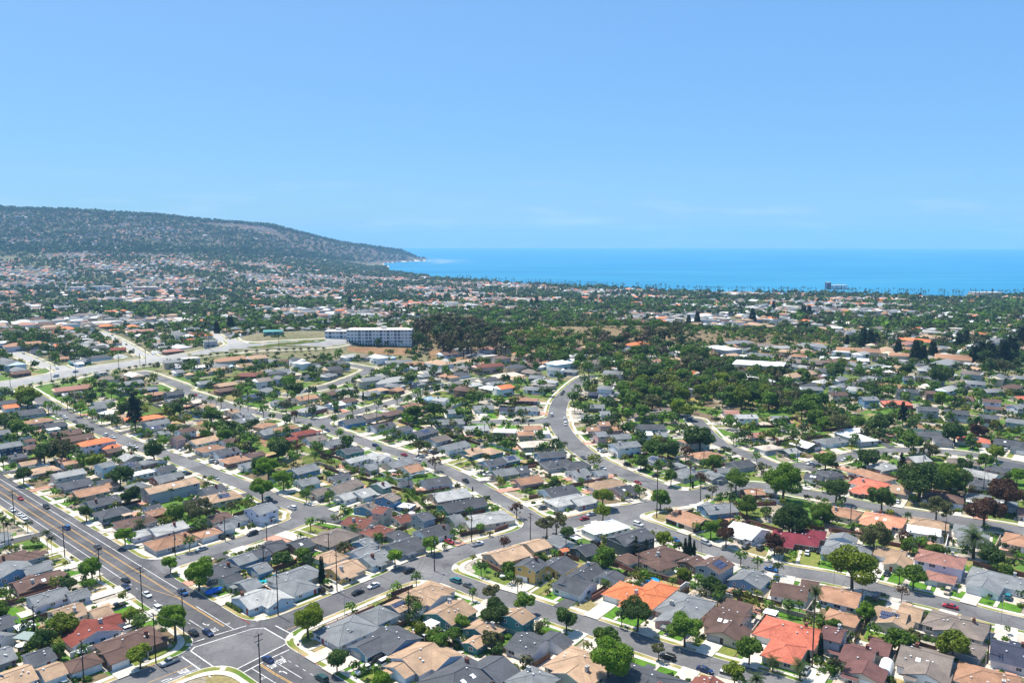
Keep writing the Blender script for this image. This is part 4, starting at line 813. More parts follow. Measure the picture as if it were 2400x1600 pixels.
_T = """o142,642,57,103 m81,526,47,84 d185,604,54,74 m169,571,51,71 o103,628,56,100 b-166,585,52,72 y87,568,50,69 d-232,414,37,56 m156,614,54,74 y97,607,53,85 m145,538,47,75 d-70,756,66,130 e-14,744,65,157 m-225,407,36,55 r153,299,27,45 e-15,727,63,135 o169,818,71,92 m152,723,63,84 o158,636,55,86 d-290,539,47,67 y103,562,49,67 b-116,411,36,55 m120,635,55,75 m125,707,61,82 m93,229,20,38 m90,609,53,73 d116,788,67,89 m230,451,39,58 d-77,594,51,71 m89,668,57,78 d-95,769,66,87 m77,653,56,76 o114,552,47,76 y92,678,58,74 m84,785,67,88 m62,636,54,75 m43,543,47,66 m226,456,39,58 m65,765,65,86 e-51,756,64,144 m50,706,60,81 d383,632,54,92 d-20,785,67,88 m33,742,63,84 o-24,738,63,84 m26,698,59,80 o-6,729,62,83 b157,293,26,44 m135,265,23,41 m88,241,21,39 o93,594,50,71 m111,525,45,70 r2,331,29,47 m128,610,52,60 d-422,718,60,102 y43,406,35,53 b74,498,42,62 y108,579,49,98 x-40,402,34,53 o105,620,52,108 y90,619,52,106 m-127,313,27,45 m-128,315,27,45 o155,652,54,94 y-155,258,22,40 m190,599,50,58 m-2,740,61,90 d74,249,21,39 m109,566,47,61 m67,247,21,39 o70,691,57,110 o-122,334,28,46 m25,673,55,100 m-8,754,62,73 o-36,774,63,123 e125,756,62,109 m84,280,24,42 e134,783,64,92 o-36,703,57,155 m-124,294,24,42 m165,456,38,57 d-409,722,59,95 o-57,796,64,137 d34,234,20,37 o183,538,44,83 m-161,461,38,57 o8,227,19,37 m-152,445,37,55 m-182,523,43,62 m-30,239,20,38 x129,251,21,39 m204,587,48,67 m153,454,37,56 y115,571,46,68 o-31,243,20,38 m-33,244,21,38 m185,575,47,68 y7,772,62,70 o-65,790,63,150 d98,347,29,47 m122,777,62,99 m188,587,47,67 m-94,352,29,47 e-40,728,58,156 y118,584,47,87 b-284,514,41,61 o-150,519,42,61 o166,801,64,93 r92,376,30,49 m-52,298,24,42 o185,560,45,78 o-54,750,59,112 o150,556,44,70 m204,580,46,80 d-417,734,58,82 o-76,802,63,146 o161,589,47,67 r94,420,34,52 y106,605,48,65 r-3,294,24,42 m135,583,46,66 d137,617,48,68 o194,538,42,81 y145,563,44,90 e137,721,56,66 d-50,779,61,134 m-166,249,20,38 m197,501,39,83 o467,797,62,80 m270,559,44,63 m-33,262,21,39 b99,649,50,70 m-66,501,39,58 y40,724,56,71 o162,579,45,83 m93,650,50,70 o158,690,53,62 e-62,726,56,142 d342,784,60,115 e-50,795,61,127 d-87,767,59,80 m49,515,40,59 d179,274,22,40 d487,828,63,81 e87,753,58,96 d-23,538,42,61 m196,555,43,56 m125,621,48,84 m86,739,56,76 o9,753,57,78 m11,714,55,75 m2,732,56,76 m188,530,41,57 m-122,214,17,34 d-266,405,31,50 m177,721,55,83 r100,286,22,40 e131,617,47,93 y56,228,18,36 o432,712,54,74 m-360,556,42,62 m272,566,43,62 m54,741,55,112 y154,564,42,70 d-479,808,60,105 m287,618,46,66 o114,589,44,90 d-74,278,21,39 o2,762,57,67 e-42,807,60,114 o-27,725,54,106 o430,852,63,97 o475,743,55,64 y189,620,46,77 d-268,444,33,52 m276,623,46,66 o127,394,30,48 o373,802,59,72 d434,685,51,94 b-308,519,39,58 m-506,835,61,109 y4,717,53,73 m-414,749,55,69 o402,822,60,95 b-303,533,39,58 e-39,782,57,147 y84,576,42,55 o2,258,20,37 m-83,350,26,44 o-57,756,55,104 o52,714,52,86 d-11,271,20,38 o-32,739,53,132 e-63,733,53,122 m-2,757,55,67 o199,498,36,56 o-88,748,54,112 o201,481,35,58 m177,690,50,60 e134,572,41,75 o31,675,49,89 m144,577,42,67 m-494,835,60,72 e-81,773,55,141 e173,669,48,91 m26,716,51,74 m95,233,17,35 d332,882,63,77 d106,539,39,58 d468,744,53,101 o203,626,45,55 e-38,789,56,145 e90,780,55,68 o424,780,55,103 e-91,773,55,134 y85,545,39,76 y24,763,54,74 m109,549,39,52 m5,703,50,102 e-18,738,52,140 o-96,800,56,105 b-83,316,23,40 d-89,736,51,139 m197,447,32,50 y159,564,39,77 y79,717,50,68 d-24,774,54,106 e-15,766,53,120 d428,661,46,79 m130,634,44,80 d204,485,34,53 m-34,211,15,16 e-85,759,52,133 d446,808,56,109 m89,276,20,37 o10,721,50,80 o168,717,49,89 m55,598,41,60 m123,714,49,85 m121,579,40,63 b39,776,53,73 m37,698,48,67 b18,775,53,73 m-543,853,58,72 o16,683,46,66 b7,697,47,67 d-405,739,50,63 o183,533,36,63 o-195,555,38,57 e-34,726,49,117 m196,628,42,76 m-163,512,35,53 d-499,828,55,65 m112,613,41,85 o55,782,52,64 m103,640,43,88 o93,358,24,42 d132,452,30,49 y-121,425,29,47 m207,492,33,56 m119,617,41,60 y183,584,39,76 r-139,499,33,52 d143,739,49,91 d458,718,47,58 e-89,784,51,138 e112,772,51,93 m130,600,40,53 d449,727,48,63 m106,584,38,83 m-23,304,20,38 m59,357,24,42 m-30,325,22,39 m-59,370,25,43 d-432,758,49,73 b-270,502,33,51 o195,569,37,48 m89,493,32,51 o87,556,36,69 o495,766,50,75 d-259,492,32,51 o203,495,32,72 m124,568,37,69 d-533,852,55,75 y34,779,50,89 o198,514,33,48 b-67,556,36,55 m-286,559,36,55 d63,698,45,72 m-3,440,29,47 m-384,709,45,93 m42,523,34,52 m-13,251,17,34 m38,680,44,67 m122,559,36,78 d-31,523,34,52 o184,524,34,61 d454,902,57,117 m93,762,49,57 m92,242,16,33 o204,565,36,51 d-357,666,42,89 y89,549,35,47 o197,542,35,46 m129,573,36,64 b-198,442,28,46 m148,345,22,40 b-101,457,29,47 e-37,714,45,124 e204,599,38,72 o403,723,45,64 e165,608,38,67 m17,741,46,97 m93,559,35,73 d442,728,45,85 d-70,772,48,134 d95,272,18,35 o-65,749,47,125 d-85,743,46,101 d-188,449,28,47 e-64,822,51,135 y93,577,36,54 m-490,806,50,104 m-407,702,43,54 e-78,827,50,97 d-295,526,32,51 d-71,763,47,110 d166,774,47,84 m36,756,46,89 m55,260,16,34 y-199,535,33,52 d-426,747,45,76 e-32,793,48,119 o194,532,33,61 e-56,784,47,133 b131,415,25,43 d138,768,46,66 e-54,742,45,107 o-55,791,47,95 m75,312,19,37 m-166,546,33,52 m-64,311,19,36 o76,750,45,90 m128,449,27,45 b54,656,39,58 b136,489,29,48 b29,787,47,66 m3,776,46,65 m-106,417,25,43 d568,886,52,60 d-130,508,30,49 y120,611,36,63 m35,734,43,71 d517,829,49,71 m-112,491,29,47 m-131,548,33,51 o478,834,49,85 d-196,345,21,38 b-299,513,30,49 d400,691,41,59 m102,497,29,48 m202,491,29,45 b25,770,45,55 m-105,515,30,49 e-74,808,47,107 y19,765,45,92 o161,618,36,77 o207,530,31,42 b-74,458,27,45 y163,569,33,64 y115,560,33,62 m114,679,40,56 m110,574,34,45 y184,567,33,74 d286,814,47,64 m-80,545,32,50 o205,560,33,44 d-42,768,44,117 e-27,784,45,113 e-29,780,45,125 e-98,1079,61,121 m209,487,28,55 m116,676,39,53 m95,579,33,43 d117,647,37,60 o-23,764,43,95 m16,749,43,53 o413,954,54,63 d-82,794,45,126 m155,684,39,50 y89,572,32,44 e140,717,40,73 y120,573,32,73 m1,750,42,67 m-403,694,39,81 m43,743,41,62 m137,575,32,53 d92,726,40,79 d192,439,25,43 m-206,470,26,45 o-19,757,42,119 m76,247,14,15 m188,567,32,64 o104,645,36,77 m148,368,21,38 o414,676,37,65 d474,787,43,62 e207,573,32,61 y99,538,30,64 e-64,758,41,118 o-63,810,44,90 o317,883,48,64 m-484,779,42,69 y60,412,23,41 e-22,749,41,95 m99,562,31,58 m-161,249,14,15 m153,598,33,43 y47,786,42,69 e94,769,41,76 d-486,820,44,69 e-24,744,40,81 e194,591,32,57 d-178,552,30,48 e-81,747,40,80 d139,457,25,43 d87,661,35,46 m154,577,31,45 r-119,431,23,41 d-199,315,17,35 o209,635,34,59 o-86,810,42,105 d377,828,43,64 d389,808,42,67 m164,561,30,57 m-464,808,42,57 d-780,1230,63,114 m61,657,34,61 m-91,532,28,46 b28,796,41,68 m-71,464,24,42 e-28,747,38,86 o135,775,40,55 d-53,496,26,44 d-40,464,24,42 d-63,572,30,48 d422,891,46,65 m48,575,30,48 o-26,493,26,44 o-75,779,40,86 d359,984,50,70 m-8,532,27,46 d35,790,40,59 e-92,779,40,101 e-67,795,40,85 d-527,832,42,73 m-512,811,41,84 y190,583,30,57 d168,326,17,34 o394,870,44,71 y107,639,32,60 d-99,793,40,80 m167,622,32,59 m115,634,32,66 d-768,1251,63,106 e-65,765,39,82 e-44,762,38,81 d475,940,47,70 e-49,802,40,97 m64,770,38,73 e89,705,35,71 e-37,810,40,82 m155,646,32,68 o199,536,27,39 d-664,1278,62,108 m101,579,29,54 e-43,747,37,106 o193,566,28,53 b59,765,37,78 e-91,789,38,110 m80,583,29,47 m167,679,33,46 e-50,788,38,84 d-738,1262,61,102 d-73,791,38,87 d-818,1337,64,94 y180,586,28,41 y70,776,37,71 o453,714,34,60 m-209,543,26,44 b-183,411,20,37 o466,937,44,54 o126,745,35,61 e102,704,33,69 d456,708,33,48 o139,812,38,60 d-11,773,36,78 m-6,793,37,48 d12,256,12,14 d-843,1366,63,71 d89,350,17,34 y56,768,36,57 d504,802,37,62 o557,880,41,56 m-559,891,41,50 d338,974,45,89 o423,847,39,76 m102,582,27,44 o443,818,38,53 b88,380,18,35 d144,769,35,53 m-26,296,14,15 d-458,804,37,55 o103,744,34,63 o478,846,39,73 m137,647,30,61 d-69,387,18,35 m-538,872,40,50 m-79,473,22,40 y128,646,29,41 d364,1056,48,60 m41,711,32,60 d409,694,31,68 d-734,1354,61,83 m192,551,25,52 d-461,765,34,69 d-390,728,33,53 o-90,1082,48,100 d438,735,33,62 d21,477,22,39 m-288,470,21,39 e153,569,26,58 e-86,1095,49,100 m59,718,32,58 d-690,1274,56,91 m139,711,31,45 d143,802,35,67 m111,625,28,64 o8,786,34,56 d-925,1449,63,84 m6,737,32,63 e197,576,25,44 o-110,1093,47,104 m-425,738,32,53 m119,738,32,59 d-694,1308,56,110 m48,728,31,58 o429,706,30,69 d95,789,34,63 m-457,769,33,70 d-507,846,36,79 o345,864,37,78 d472,793,34,47 d-733,1319,56,86 m-534,865,37,52 d217,456,20,37 b-115,473,20,38 o412,663,28,65 y-7,759,32,48 d95,664,28,58 o-9,310,13,14 m57,798,33,52 d478,866,36,63 b96,285,12,13 o23,781,32,72 o495,1027,42,52 m-11,759,31,69 m180,637,26,51 d-788,1478,60,82 m-10,763,31,52 m-41,253,11,12 b14,709,29,50 e109,601,24,43 y160,802,32,64 b37,708,28,66 d-124,478,19,37 b-105,428,17,35 d-736,1386,54,103 d110,535,21,39 y16,716,28,55 d-102,546,21,39 m91,636,24,51 o188,646,25,39 d-816,1397,53,78 d-472,818,31,47 b56,748,28,50 m60,750,28,59 d451,842,31,47 d-935,1506,56,72 m-475,812,30,54 o-8,799,30,49 y26,744,28,52 b-77,330,13,14 o428,771,29,51 d85,691,26,41 o355,852,31,71 d136,745,27,51 d-451,767,28,56 m52,763,28,55 y50,738,27,48 e152,687,25,40 d-862,1467,53,89 o30,441,16,33 d-959,1502,53,89 m41,787,28,62 y50,733,26,61 m-559,862,30,68 y56,731,26,49 m152,807,28,50 d-959,1511,52,80 d465,878,30,41 d-825,1560,54,64 o82,765,27,51 m60,796,27,54 o116,801,27,61 o456,731,25,46 m50,745,25,60 d487,812,28,45 e133,752,25,43 o22,742,25,55 o111,756,25,43 d-716,1277,42,79 d-878,1365,45,89 o-144,494,17,34 d-892,1525,50,76 m-420,757,25,38 d-437,781,26,59 d-884,1673,55,70 d-861,1409,46,58 b9,760,25,52 d-1099,1708,55,66 o422,930,30,55 m-513,856,27,41 d-432,774,25,46 d482,783,25,36 y133,761,24,49 o479,831,26,61 o486,816,26,58 o123,773,24,43 o559,872,27,42 d-773,1457,45,82 m19,790,24,48 d-771,1351,41,55 d-778,1437,44,79 d-908,1582,48,73 d422,857,26,51 d-864,1624,49,74 d-891,1399,42,65 d-871,1567,47,82 D-382,568,17,20 d-1000,1723,50,71 m-131,257,8,10 D-376,576,17,20 o181,843,25,40 d-921,1480,42,71 d-889,1641,47,93 D-364,593,17,20 b-232,476,14,15 D-360,599,17,20 D-355,606,17,20 D-350,613,17,20 D-346,620,17,20 d-781,1433,39,73 d-847,1387,38,59 D-341,628,17,20 m-165,286,8,10 d-818,1539,41,84 D-336,636,17,20 D-331,643,17,20 m-11,288,8,10 D-326,652,17,20 d-781,1380,35,66 d-753,1421,36,68 D-321,660,17,20 D-318,665,17,20 D-314,671,17,20 d-747,1402,35,65 D-311,676,17,20 D-307,682,17,20 d-918,1468,36,77 D-303,687,17,20 D-301,691,17,20 d-897,1451,35,46 D-295,697,17,20 D-291,702,17,20 D-284,706,17,20 D-279,709,17,20 d-1063,1717,41,78 D-272,711,17,20 D-267,714,17,20 D-259,715,17,20 D-251,717,17,20 D-242,718,17,20 D-233,720,17,20 D-224,722,17,20 D-214,724,17,20 D-208,726,17,20 D-201,727,17,20 D-195,728,17,20 D-188,730,17,20 D-182,731,17,20 D-175,733,17,20 d-1010,1669,38,50 d-825,1516,32,68 d-807,1404,29,45 d-1036,1729,36,49 d-975,1729,35,56 d-858,1371,28,59 d-798,1519,31,63 d-924,1508,30,45 d-910,1449,29,42 d-1046,1774,34,51 d-980,1594,31,60 d-932,1654,30,45 m-137,261,5,8 d-930,1736,29,48 d-877,1665,26,50 d-995,1612,24,58 d-969,1750,26,62"""
TREES += [(t[0],) + tuple(float(q) * w for q, w in zip(t[1:].split(','), (1, 1, .1, .1))) for t in _T.split()]
SHRUBS = [
(20.6,194.3,1.44,'right bushy shrub~5.6.n'),
(102.9,202.8,1.5,'right bushy shrub~8.6.f'),
(99.1,194.9,1.41,'middle bushy shrub~8.6.f'),
(0.6,209.4,1.48,'bushy shrub~4.6.n'),
(-118.8,199.0,1.41,'fourth bushy shrub~1.1.f'),
(4.7,208.0,1.47,'left bushy shrub~22.0.f'),
(-26.3,198.1,1.31,'bushy shrub~21.0.f'),
(-19.4,221.6,1.44,'second bushy shrub~2.6.n'),
(88.5,210.1,1.36,'left bushy shrub~8.6.f'),
(-117.3,231.3,1.47,'bushy shrub~8.0.n'),
(19.9,195.7,1.24,'left bushy shrub~5.6.n'),
(-115.9,203.3,1.28,'bushy shrub~3.1.f'),
(-150.8,232.0,1.44,'right bushy shrub~2.0.n'),
(10.9,228.1,1.41,'fourth bushy shrub~3.6.n'),
(169.8,246.0,1.48,'right bushy shrub~6.7.f'),
(-2.6,238.8,1.42,'first bushy shrub~3.6.n'),
(111.7,225.0,1.33,'middle bushy shrub~7.7.n'),
(-91.8,255.7,1.47,'second bushy shrub~16.0.f'),
(80.2,240.2,1.38,'left bushy shrub~6.6.f'),
(153.7,221.3,1.27,'fourth bushy shrub~9.7.n'),
(113.1,238.2,1.36,'left bushy shrub~7.7.n'),
(102.5,244.9,1.36,'second bushy shrub~6.7.n'),
(-42.0,246.3,1.36,'left bushy shrub~0.6.n'),
(-30.7,234.7,1.3,'second bushy shrub~1.6.n'),
(91.7,265.5,1.46,'fourth bushy shrub~4.7.n'),
(-142.5,216.3,1.19,'right bushy shrub~0.1.f'),
(-20.8,225.3,1.22,'first bushy shrub~2.6.n'),
(44.9,203.4,1.1,'left bushy shrub~7.6.n'),
(-57.7,232.8,1.23,'first bushy shrub~18.0.f'),
(38.5,269.2,1.4,'fourth bushy shrub~2.6.f'),
(9.6,229.1,1.2,'third bushy shrub~3.6.n'),
(67.3,215.6,1.11,'right bushy shrub~5.6.f'),
(87.1,215.2,1.1,'second bushy shrub~7.6.f'),
(-124.5,215.3,1.09,'fifth bushy shrub~2.1.f'),
(37.2,303.7,1.49,'left bushy shrub~0.7.n'),
(-22.0,223.8,1.11,'right bushy shrub~19.0.f'),
(-120.6,196.8,0.98,'third bushy shrub~1.1.f'),
(40.4,305.9,1.45,'left bushy shrub~1.1.n'),
(-32.1,239.5,1.12,'first bushy shrub~1.6.n'),
(-65.4,311.3,1.44,'middle bushy shrub~4.2.n'),
(-75.8,285.5,1.31,'sixth bushy shrub~2.2.n'),
(170.2,295.7,1.35,'left bushy shrub~8.1.n'),
(48.5,267.3,1.22,'right bushy shrub~3.6.f'),
(-20.3,313.9,1.43,'right bushy shrub~12.1.f'),
(-36.7,300.5,1.35,'bushy shrub~10.1.f'),
(-128.3,196.9,0.9,'first bushy shrub~1.1.f'),
(-50.6,290.2,1.29,'bushy shrub~7.1.f'),
(98.3,325.0,1.44,'right bushy shrub~8.5.n'),
(142.9,296.8,1.31,'right bushy shrub~4.7.f'),
(-139.9,208.7,0.94,'middle bushy shrub~0.1.f'),
(148.1,312.6,1.37,'right bushy shrub~5.1.n'),
(-118.9,330.3,1.43,'middle bushy shrub~2.2.f'),
(-130.5,207.1,0.91,'third bushy shrub~2.1.f'),
(8.9,194.3,0.86,'right bushy shrub~22.0.f'),
(-119.5,329.1,1.4,'left bushy shrub~2.2.f'),
(-147.4,228.8,0.99,'right bushy shrub~0.0.n'),
(-152.8,355.3,1.49,'fourth bushy shrub~15.3.n'),
(136.6,218.5,0.94,'first bushy shrub~9.7.n'),
(-154.7,309.9,1.31,'left bushy shrub~12.0.f'),
(232.5,338.5,1.41,'fourth bushy shrub~21.1.f'),
(-169.2,280.8,1.18,'bushy shrub~4.0.n'),
(-32.0,241.8,1.02,'right bushy shrub~0.6.n'),
(-209.1,363.9,1.5,'left bushy shrub~8.0.f'),
(224.0,353.7,1.45,'right bushy shrub~20.1.f'),
(1.9,277.2,1.15,'second bushy shrub~0.6.f'),
(116.2,221.6,0.93,'bushy shrub~9.6.f'),
(-114.7,275.5,1.14,'left bushy shrub~15.0.f'),
(99.5,249.4,1.04,'bushy shrub~5.7.n'),
(-38.0,362.5,1.48,'left bushy shrub~20.4.n'),
(-137.1,206.8,0.87,'first bushy shrub~2.1.f'),
(-85.5,353.9,1.44,'left bushy shrub~19.3.f'),
(87.9,212.7,0.89,'third bushy shrub~7.6.f'),
(92.4,231.7,0.96,'right bushy shrub~6.6.f'),
(88.6,326.9,1.33,'left bushy shrub~8.5.n'),
(-138.3,213.5,0.89,'second bushy shrub~2.1.f'),
(-50.8,334.4,1.35,'bushy shrub~5.2.n'),
(-131.1,309.5,1.25,'left bushy shrub~14.0.f'),
(107.7,312.7,1.25,'bushy shrub~2.7.f'),
(164.5,280.1,1.12,'bushy shrub~5.7.f'),
(-67.7,366.4,1.44,'first bushy shrub~21.3.f'),
(-12.2,223.6,0.9,'fourth bushy shrub~2.6.n'),
(-207.6,381.4,1.5,'right bushy shrub~8.0.f'),
(-100.0,366.1,1.44,'bushy shrub~17.3.f'),
(-154.0,226.4,0.91,'left bushy shrub~0.0.n'),
(-26.5,223.6,0.9,'left bushy shrub~19.0.f'),
(-122.5,198.9,0.8,'second bushy shrub~1.1.f'),
(-15.6,332.3,1.3,'right bushy shrub~22.4.n'),
(-76.3,383.4,1.49,'bushy shrub~18.3.f'),
(-130.4,310.0,1.21,'right bushy shrub~14.0.f'),
(-12.9,222.6,0.89,'third bushy shrub~2.6.n'),
(31.3,278.4,1.09,'third bushy shrub~2.6.f'),
(-63.4,299.7,1.16,'left bushy shrub~6.1.f'),
(227.9,340.4,1.3,'second bushy shrub~21.1.f'),
(22.5,377.5,1.44,'right bushy shrub~14.4.f'),
(-177.3,391.4,1.49,'bushy shrub~14.3.n'),
(14.3,369.2,1.41,'bushy shrub~15.4.f'),
(-132.7,365.2,1.39,'right bushy shrub~16.3.n'),
(-123.1,211.6,0.83,'fourth bushy shrub~2.1.f'),
(-135.9,327.4,1.24,'left bushy shrub~1.2.f'),
(-43.2,223.6,0.86,'fourth bushy shrub~18.0.f'),
(-33.5,365.3,1.37,'right bushy shrub~20.4.n'),
(-162.2,329.3,1.24,'right bushy shrub~12.0.f'),
(142.7,221.7,0.85,'second bushy shrub~9.7.n'),
(-112.1,318.9,1.2,'right bushy shrub~2.2.f'),
(47.8,199.7,0.77,'right bushy shrub~7.6.n'),
(-149.1,244.7,0.93,'right bushy shrub~6.0.n'),
(-133.8,316.6,1.17,'middle bushy shrub~14.0.f'),
(-152.5,228.3,0.86,'middle bushy shrub~2.0.n'),
(126.2,208.8,0.78,'left bushy shrub~10.6.f'),
(44.3,201.7,0.75,'bushy shrub~6.6.n'),
(220.6,359.7,1.3,'left bushy shrub~20.1.f'),
(-83.0,404.8,1.46,'bushy shrub~16.4.n'),
(-89.3,253.6,0.93,'third bushy shrub~16.0.f'),
(-204.6,391.1,1.4,'bushy shrub~7.3.n'),
(104.4,239.9,0.88,'third bushy shrub~6.7.n'),
(119.4,353.0,1.27,'bushy shrub~3.1.n'),
(-257.5,417.6,1.49,'bushy shrub~3.0.f'),
(-121.2,201.0,0.74,'left small shrub~1.1.f'),
(76.6,251.3,0.91,'second bushy shrub~4.7.n'),
(133.4,206.0,0.75,'right bushy shrub~10.6.f'),
(71.9,409.0,1.44,'left bushy shrub~9.5.f'),
(108.8,240.9,0.87,'fourth bushy shrub~6.7.n'),
(-272.8,425.9,1.49,'bushy shrub~2.0.f'),
(-246.0,414.9,1.46,'bushy shrub~6.0.f'),
(62.0,237.6,0.85,'left bushy shrub~5.6.f'),
(146.9,377.1,1.32,'bushy shrub~16.1.f'),
(-117.9,203.3,0.73,'right small shrub~1.1.f'),
(-153.9,226.8,0.81,'left bushy shrub~2.0.n'),
(3.9,205.8,0.74,'left small shrub~22.0.f'),
(-149.5,214.7,0.77,'left bushy shrub~0.1.f'),
(214.9,334.9,1.17,'first bushy shrub~21.1.f'),
(10.1,264.8,0.94,'fourth bushy shrub~0.6.f'),
(72.9,405.3,1.41,'right bushy shrub~9.5.f'),
(231.2,336.7,1.18,'third bushy shrub~21.1.f'),
(-93.2,254.2,0.9,'first bushy shrub~16.0.f'),
(-106.6,280.9,0.98,'left bushy shrub~0.2.n'),
(79.6,332.6,1.15,'right bushy shrub~0.7.f'),
(83.2,212.1,0.75,'first bushy shrub~7.6.f'),
(-112.8,271.4,0.95,'middle bushy shrub~15.0.f'),
(89.7,262.1,0.91,'third bushy shrub~4.7.n'),
(9.5,350.8,1.2,'bushy shrub~13.1.f'),
(0.7,270.1,0.94,'first bushy shrub~0.6.f'),
(-67.3,312.5,1.08,'left bushy shrub~4.2.n'),
(-14.3,233.6,0.82,'fourth bushy shrub~1.6.n'),
(-158.0,257.1,0.89,'right bushy shrub~5.0.n'),
(79.4,270.6,0.94,'first bushy shrub~4.7.n'),
(198.8,363.2,1.24,'left bushy shrub~19.1.f'),
(-107.7,320.5,1.1,'bushy shrub~3.2.f'),
(133.8,283.7,0.98,'left bushy shrub~4.7.f'),
(67.1,272.4,0.94,'left bushy shrub~3.7.n'),
(-147.7,325.4,1.11,'bushy shrub~13.0.f'),
(-1.9,226.4,0.79,'second bushy shrub~3.6.n'),
(-84.7,257.0,0.88,'fourth bushy shrub~16.0.f'),
(147.3,218.9,0.76,'third bushy shrub~9.7.n'),
(-168.6,366.4,1.24,'third bushy shrub~15.3.n'),
(-65.2,277.6,0.95,'right bushy shrub~5.1.f'),
(21.9,414.7,1.39,'bushy shrub~3.5.n'),
(95.6,225.1,0.77,'fifth bushy shrub~7.6.f'),
(-97.4,275.6,0.93,'right bushy shrub~0.2.n'),
(-120.3,330.6,1.11,'right bushy shrub~1.2.f'),
(7.2,427.5,1.42,'left bushy shrub~2.5.n'),
(-87.2,268.7,0.91,'sixth bushy shrub~16.0.f'),
(174.0,268.8,0.91,'left bushy shrub~6.7.f'),
(236.4,423.9,1.4,'bushy shrub~9.8.n'),
(-47.9,239.3,0.81,'third bushy shrub~18.0.f'),
(121.8,227.5,0.77,'right bushy shrub~7.7.n'),
(60.6,446.6,1.46,'left bushy shrub~7.5.f'),
(10.1,196.2,0.66,'right small shrub~22.0.f'),
(95.3,227.1,0.76,'fourth bushy shrub~7.6.f'),
(109.8,412.5,1.34,'left bushy shrub~4.8.n'),
(-194.6,280.7,0.92,'bushy shrub~3.0.n'),
(-172.2,361.7,1.17,'second bushy shrub~15.3.n'),
(-135.3,217.2,0.72,'left small shrub~2.1.f'),
(-123.7,455.4,1.46,'right bushy shrub~12.4.n'),
(-12.2,223.3,0.74,'third small shrub~2.6.n'),
(-143.4,234.4,0.77,'bushy shrub~7.0.n'),
(117.4,198.5,0.66,'small shrub~10.6.f'),
(194.8,340.1,1.09,'middle bushy shrub~19.1.f'),
(-99.5,289.3,0.93,'second bushy shrub~1.2.n'),
(-145.1,377.1,1.2,'left bushy shrub~16.3.n'),
(44.3,260.1,0.84,'left bushy shrub~3.6.f'),
(150.2,221.7,0.72,'small shrub~9.7.n'),
(-101.7,295.8,0.95,'first bushy shrub~1.2.n'),
(-65.2,277.3,0.89,'middle bushy shrub~5.1.f'),
(-4.0,423.3,1.33,'bushy shrub~12.4.f'),
(101.6,218.0,0.71,'left small shrub~8.6.f'),
(-67.6,273.6,0.88,'left bushy shrub~5.1.f'),
(-20.6,328.2,1.04,'left bushy shrub~22.4.n'),
(-128.0,209.0,0.68,'right small shrub~2.1.f'),
(126.5,213.7,0.69,'small shrub~9.6.f'),
(-228.7,385.6,1.21,'bushy shrub~7.0.f'),
(-45.4,242.0,0.77,'fifth bushy shrub~18.0.f'),
(-95.8,272.6,0.87,'right bushy shrub~15.0.f'),
(201.7,338.0,1.06,'right bushy shrub~19.1.f'),
(-14.6,214.3,0.69,'small shrub~20.0.f'),
(-49.1,241.8,0.77,'second bushy shrub~18.0.f'),
(-199.2,298.6,0.94,'bushy shrub~1.0.n'),
(77.7,335.8,1.05,'left bushy shrub~0.7.f'),
(-29.2,460.8,1.42,'bushy shrub~1.15.n'),
(-88.0,284.5,0.89,'fourth bushy shrub~1.2.n'),
(-139.3,302.8,0.95,'right bushy shrub~0.2.f'),
(-151.7,242.6,0.77,'left bushy shrub~6.0.n'),
(37.8,207.6,0.66,'small shrub~6.6.n'),
(-27.4,239.6,0.76,'third bushy shrub~1.6.n'),
(268.9,438.9,1.35,'right bushy shrub~21.8.f'),
(-53.9,290.6,0.91,'right bushy shrub~6.1.f'),
(104.3,211.0,0.67,'right small shrub~8.6.f'),
(-77.7,291.7,0.91,'fifth bushy shrub~2.2.n'),
(5.3,277.9,0.87,'third bushy shrub~0.6.f'),
(-214.4,425.5,1.3,'bushy shrub~8.3.n'),
(16.1,293.8,0.91,'right bushy shrub~1.6.f'),
(15.7,294.0,0.91,'middle bushy shrub~1.6.f'),
(-66.6,371.1,1.14,'second bushy shrub~21.3.f'),
(56.4,484.6,1.48,'left bushy shrub~5.5.f'),
(-34.3,256.0,0.8,'middle bushy shrub~0.6.n'),
(84.5,487.2,1.48,'right bushy shrub~0.8.n'),
(240.6,457.3,1.39,'bushy shrub~18.8.f'),
(154.8,333.8,1.03,'left bushy shrub~5.1.n'),
(46.7,272.1,0.85,'bushy shrub~1.7.n'),
(122.2,227.5,0.71,'small shrub~7.7.n'),
(0.4,406.2,1.24,'bushy shrub~13.4.f'),
(-151.2,214.7,0.67,'small shrub~0.0.n'),
(152.2,440.0,1.33,'right bushy shrub~5.8.f'),
(57.7,194.8,0.61,'small shrub~7.6.n'),
(9.2,387.8,1.18,'left bushy shrub~14.4.f'),
(-87.7,268.3,0.83,'fifth bushy shrub~16.0.f'),
(194.1,310.5,0.95,'bushy shrub~9.1.n'),
(30.5,284.7,0.87,'second bushy shrub~2.6.f'),
(83.1,455.1,1.37,'bushy shrub~1.8.n'),
(22.0,434.3,1.3,'right bushy shrub~2.5.n'),
(77.7,470.8,1.41,'left bushy shrub~0.8.n'),
(86.5,233.0,0.72,'small shrub~6.6.f'),
(-125.7,447.2,1.34,'left bushy shrub~12.4.n'),
(-82.2,358.3,1.08,'right bushy shrub~19.3.f'),
(45.6,311.3,0.94,'right bushy shrub~1.1.n'),
(131.1,244.3,0.75,'small shrub~8.7.n'),
(-2.9,225.2,0.69,'sixth small shrub~2.6.n'),
(115.4,350.8,1.05,'right bushy shrub~2.1.n'),
(-145.4,430.1,1.28,'bushy shrub~15.3.f'),
(45.8,464.0,1.37,'bushy shrub~3.5.f'),
(-32.3,424.1,1.26,'bushy shrub~9.4.f'),
(55.2,441.9,1.31,'bushy shrub~4.5.f'),
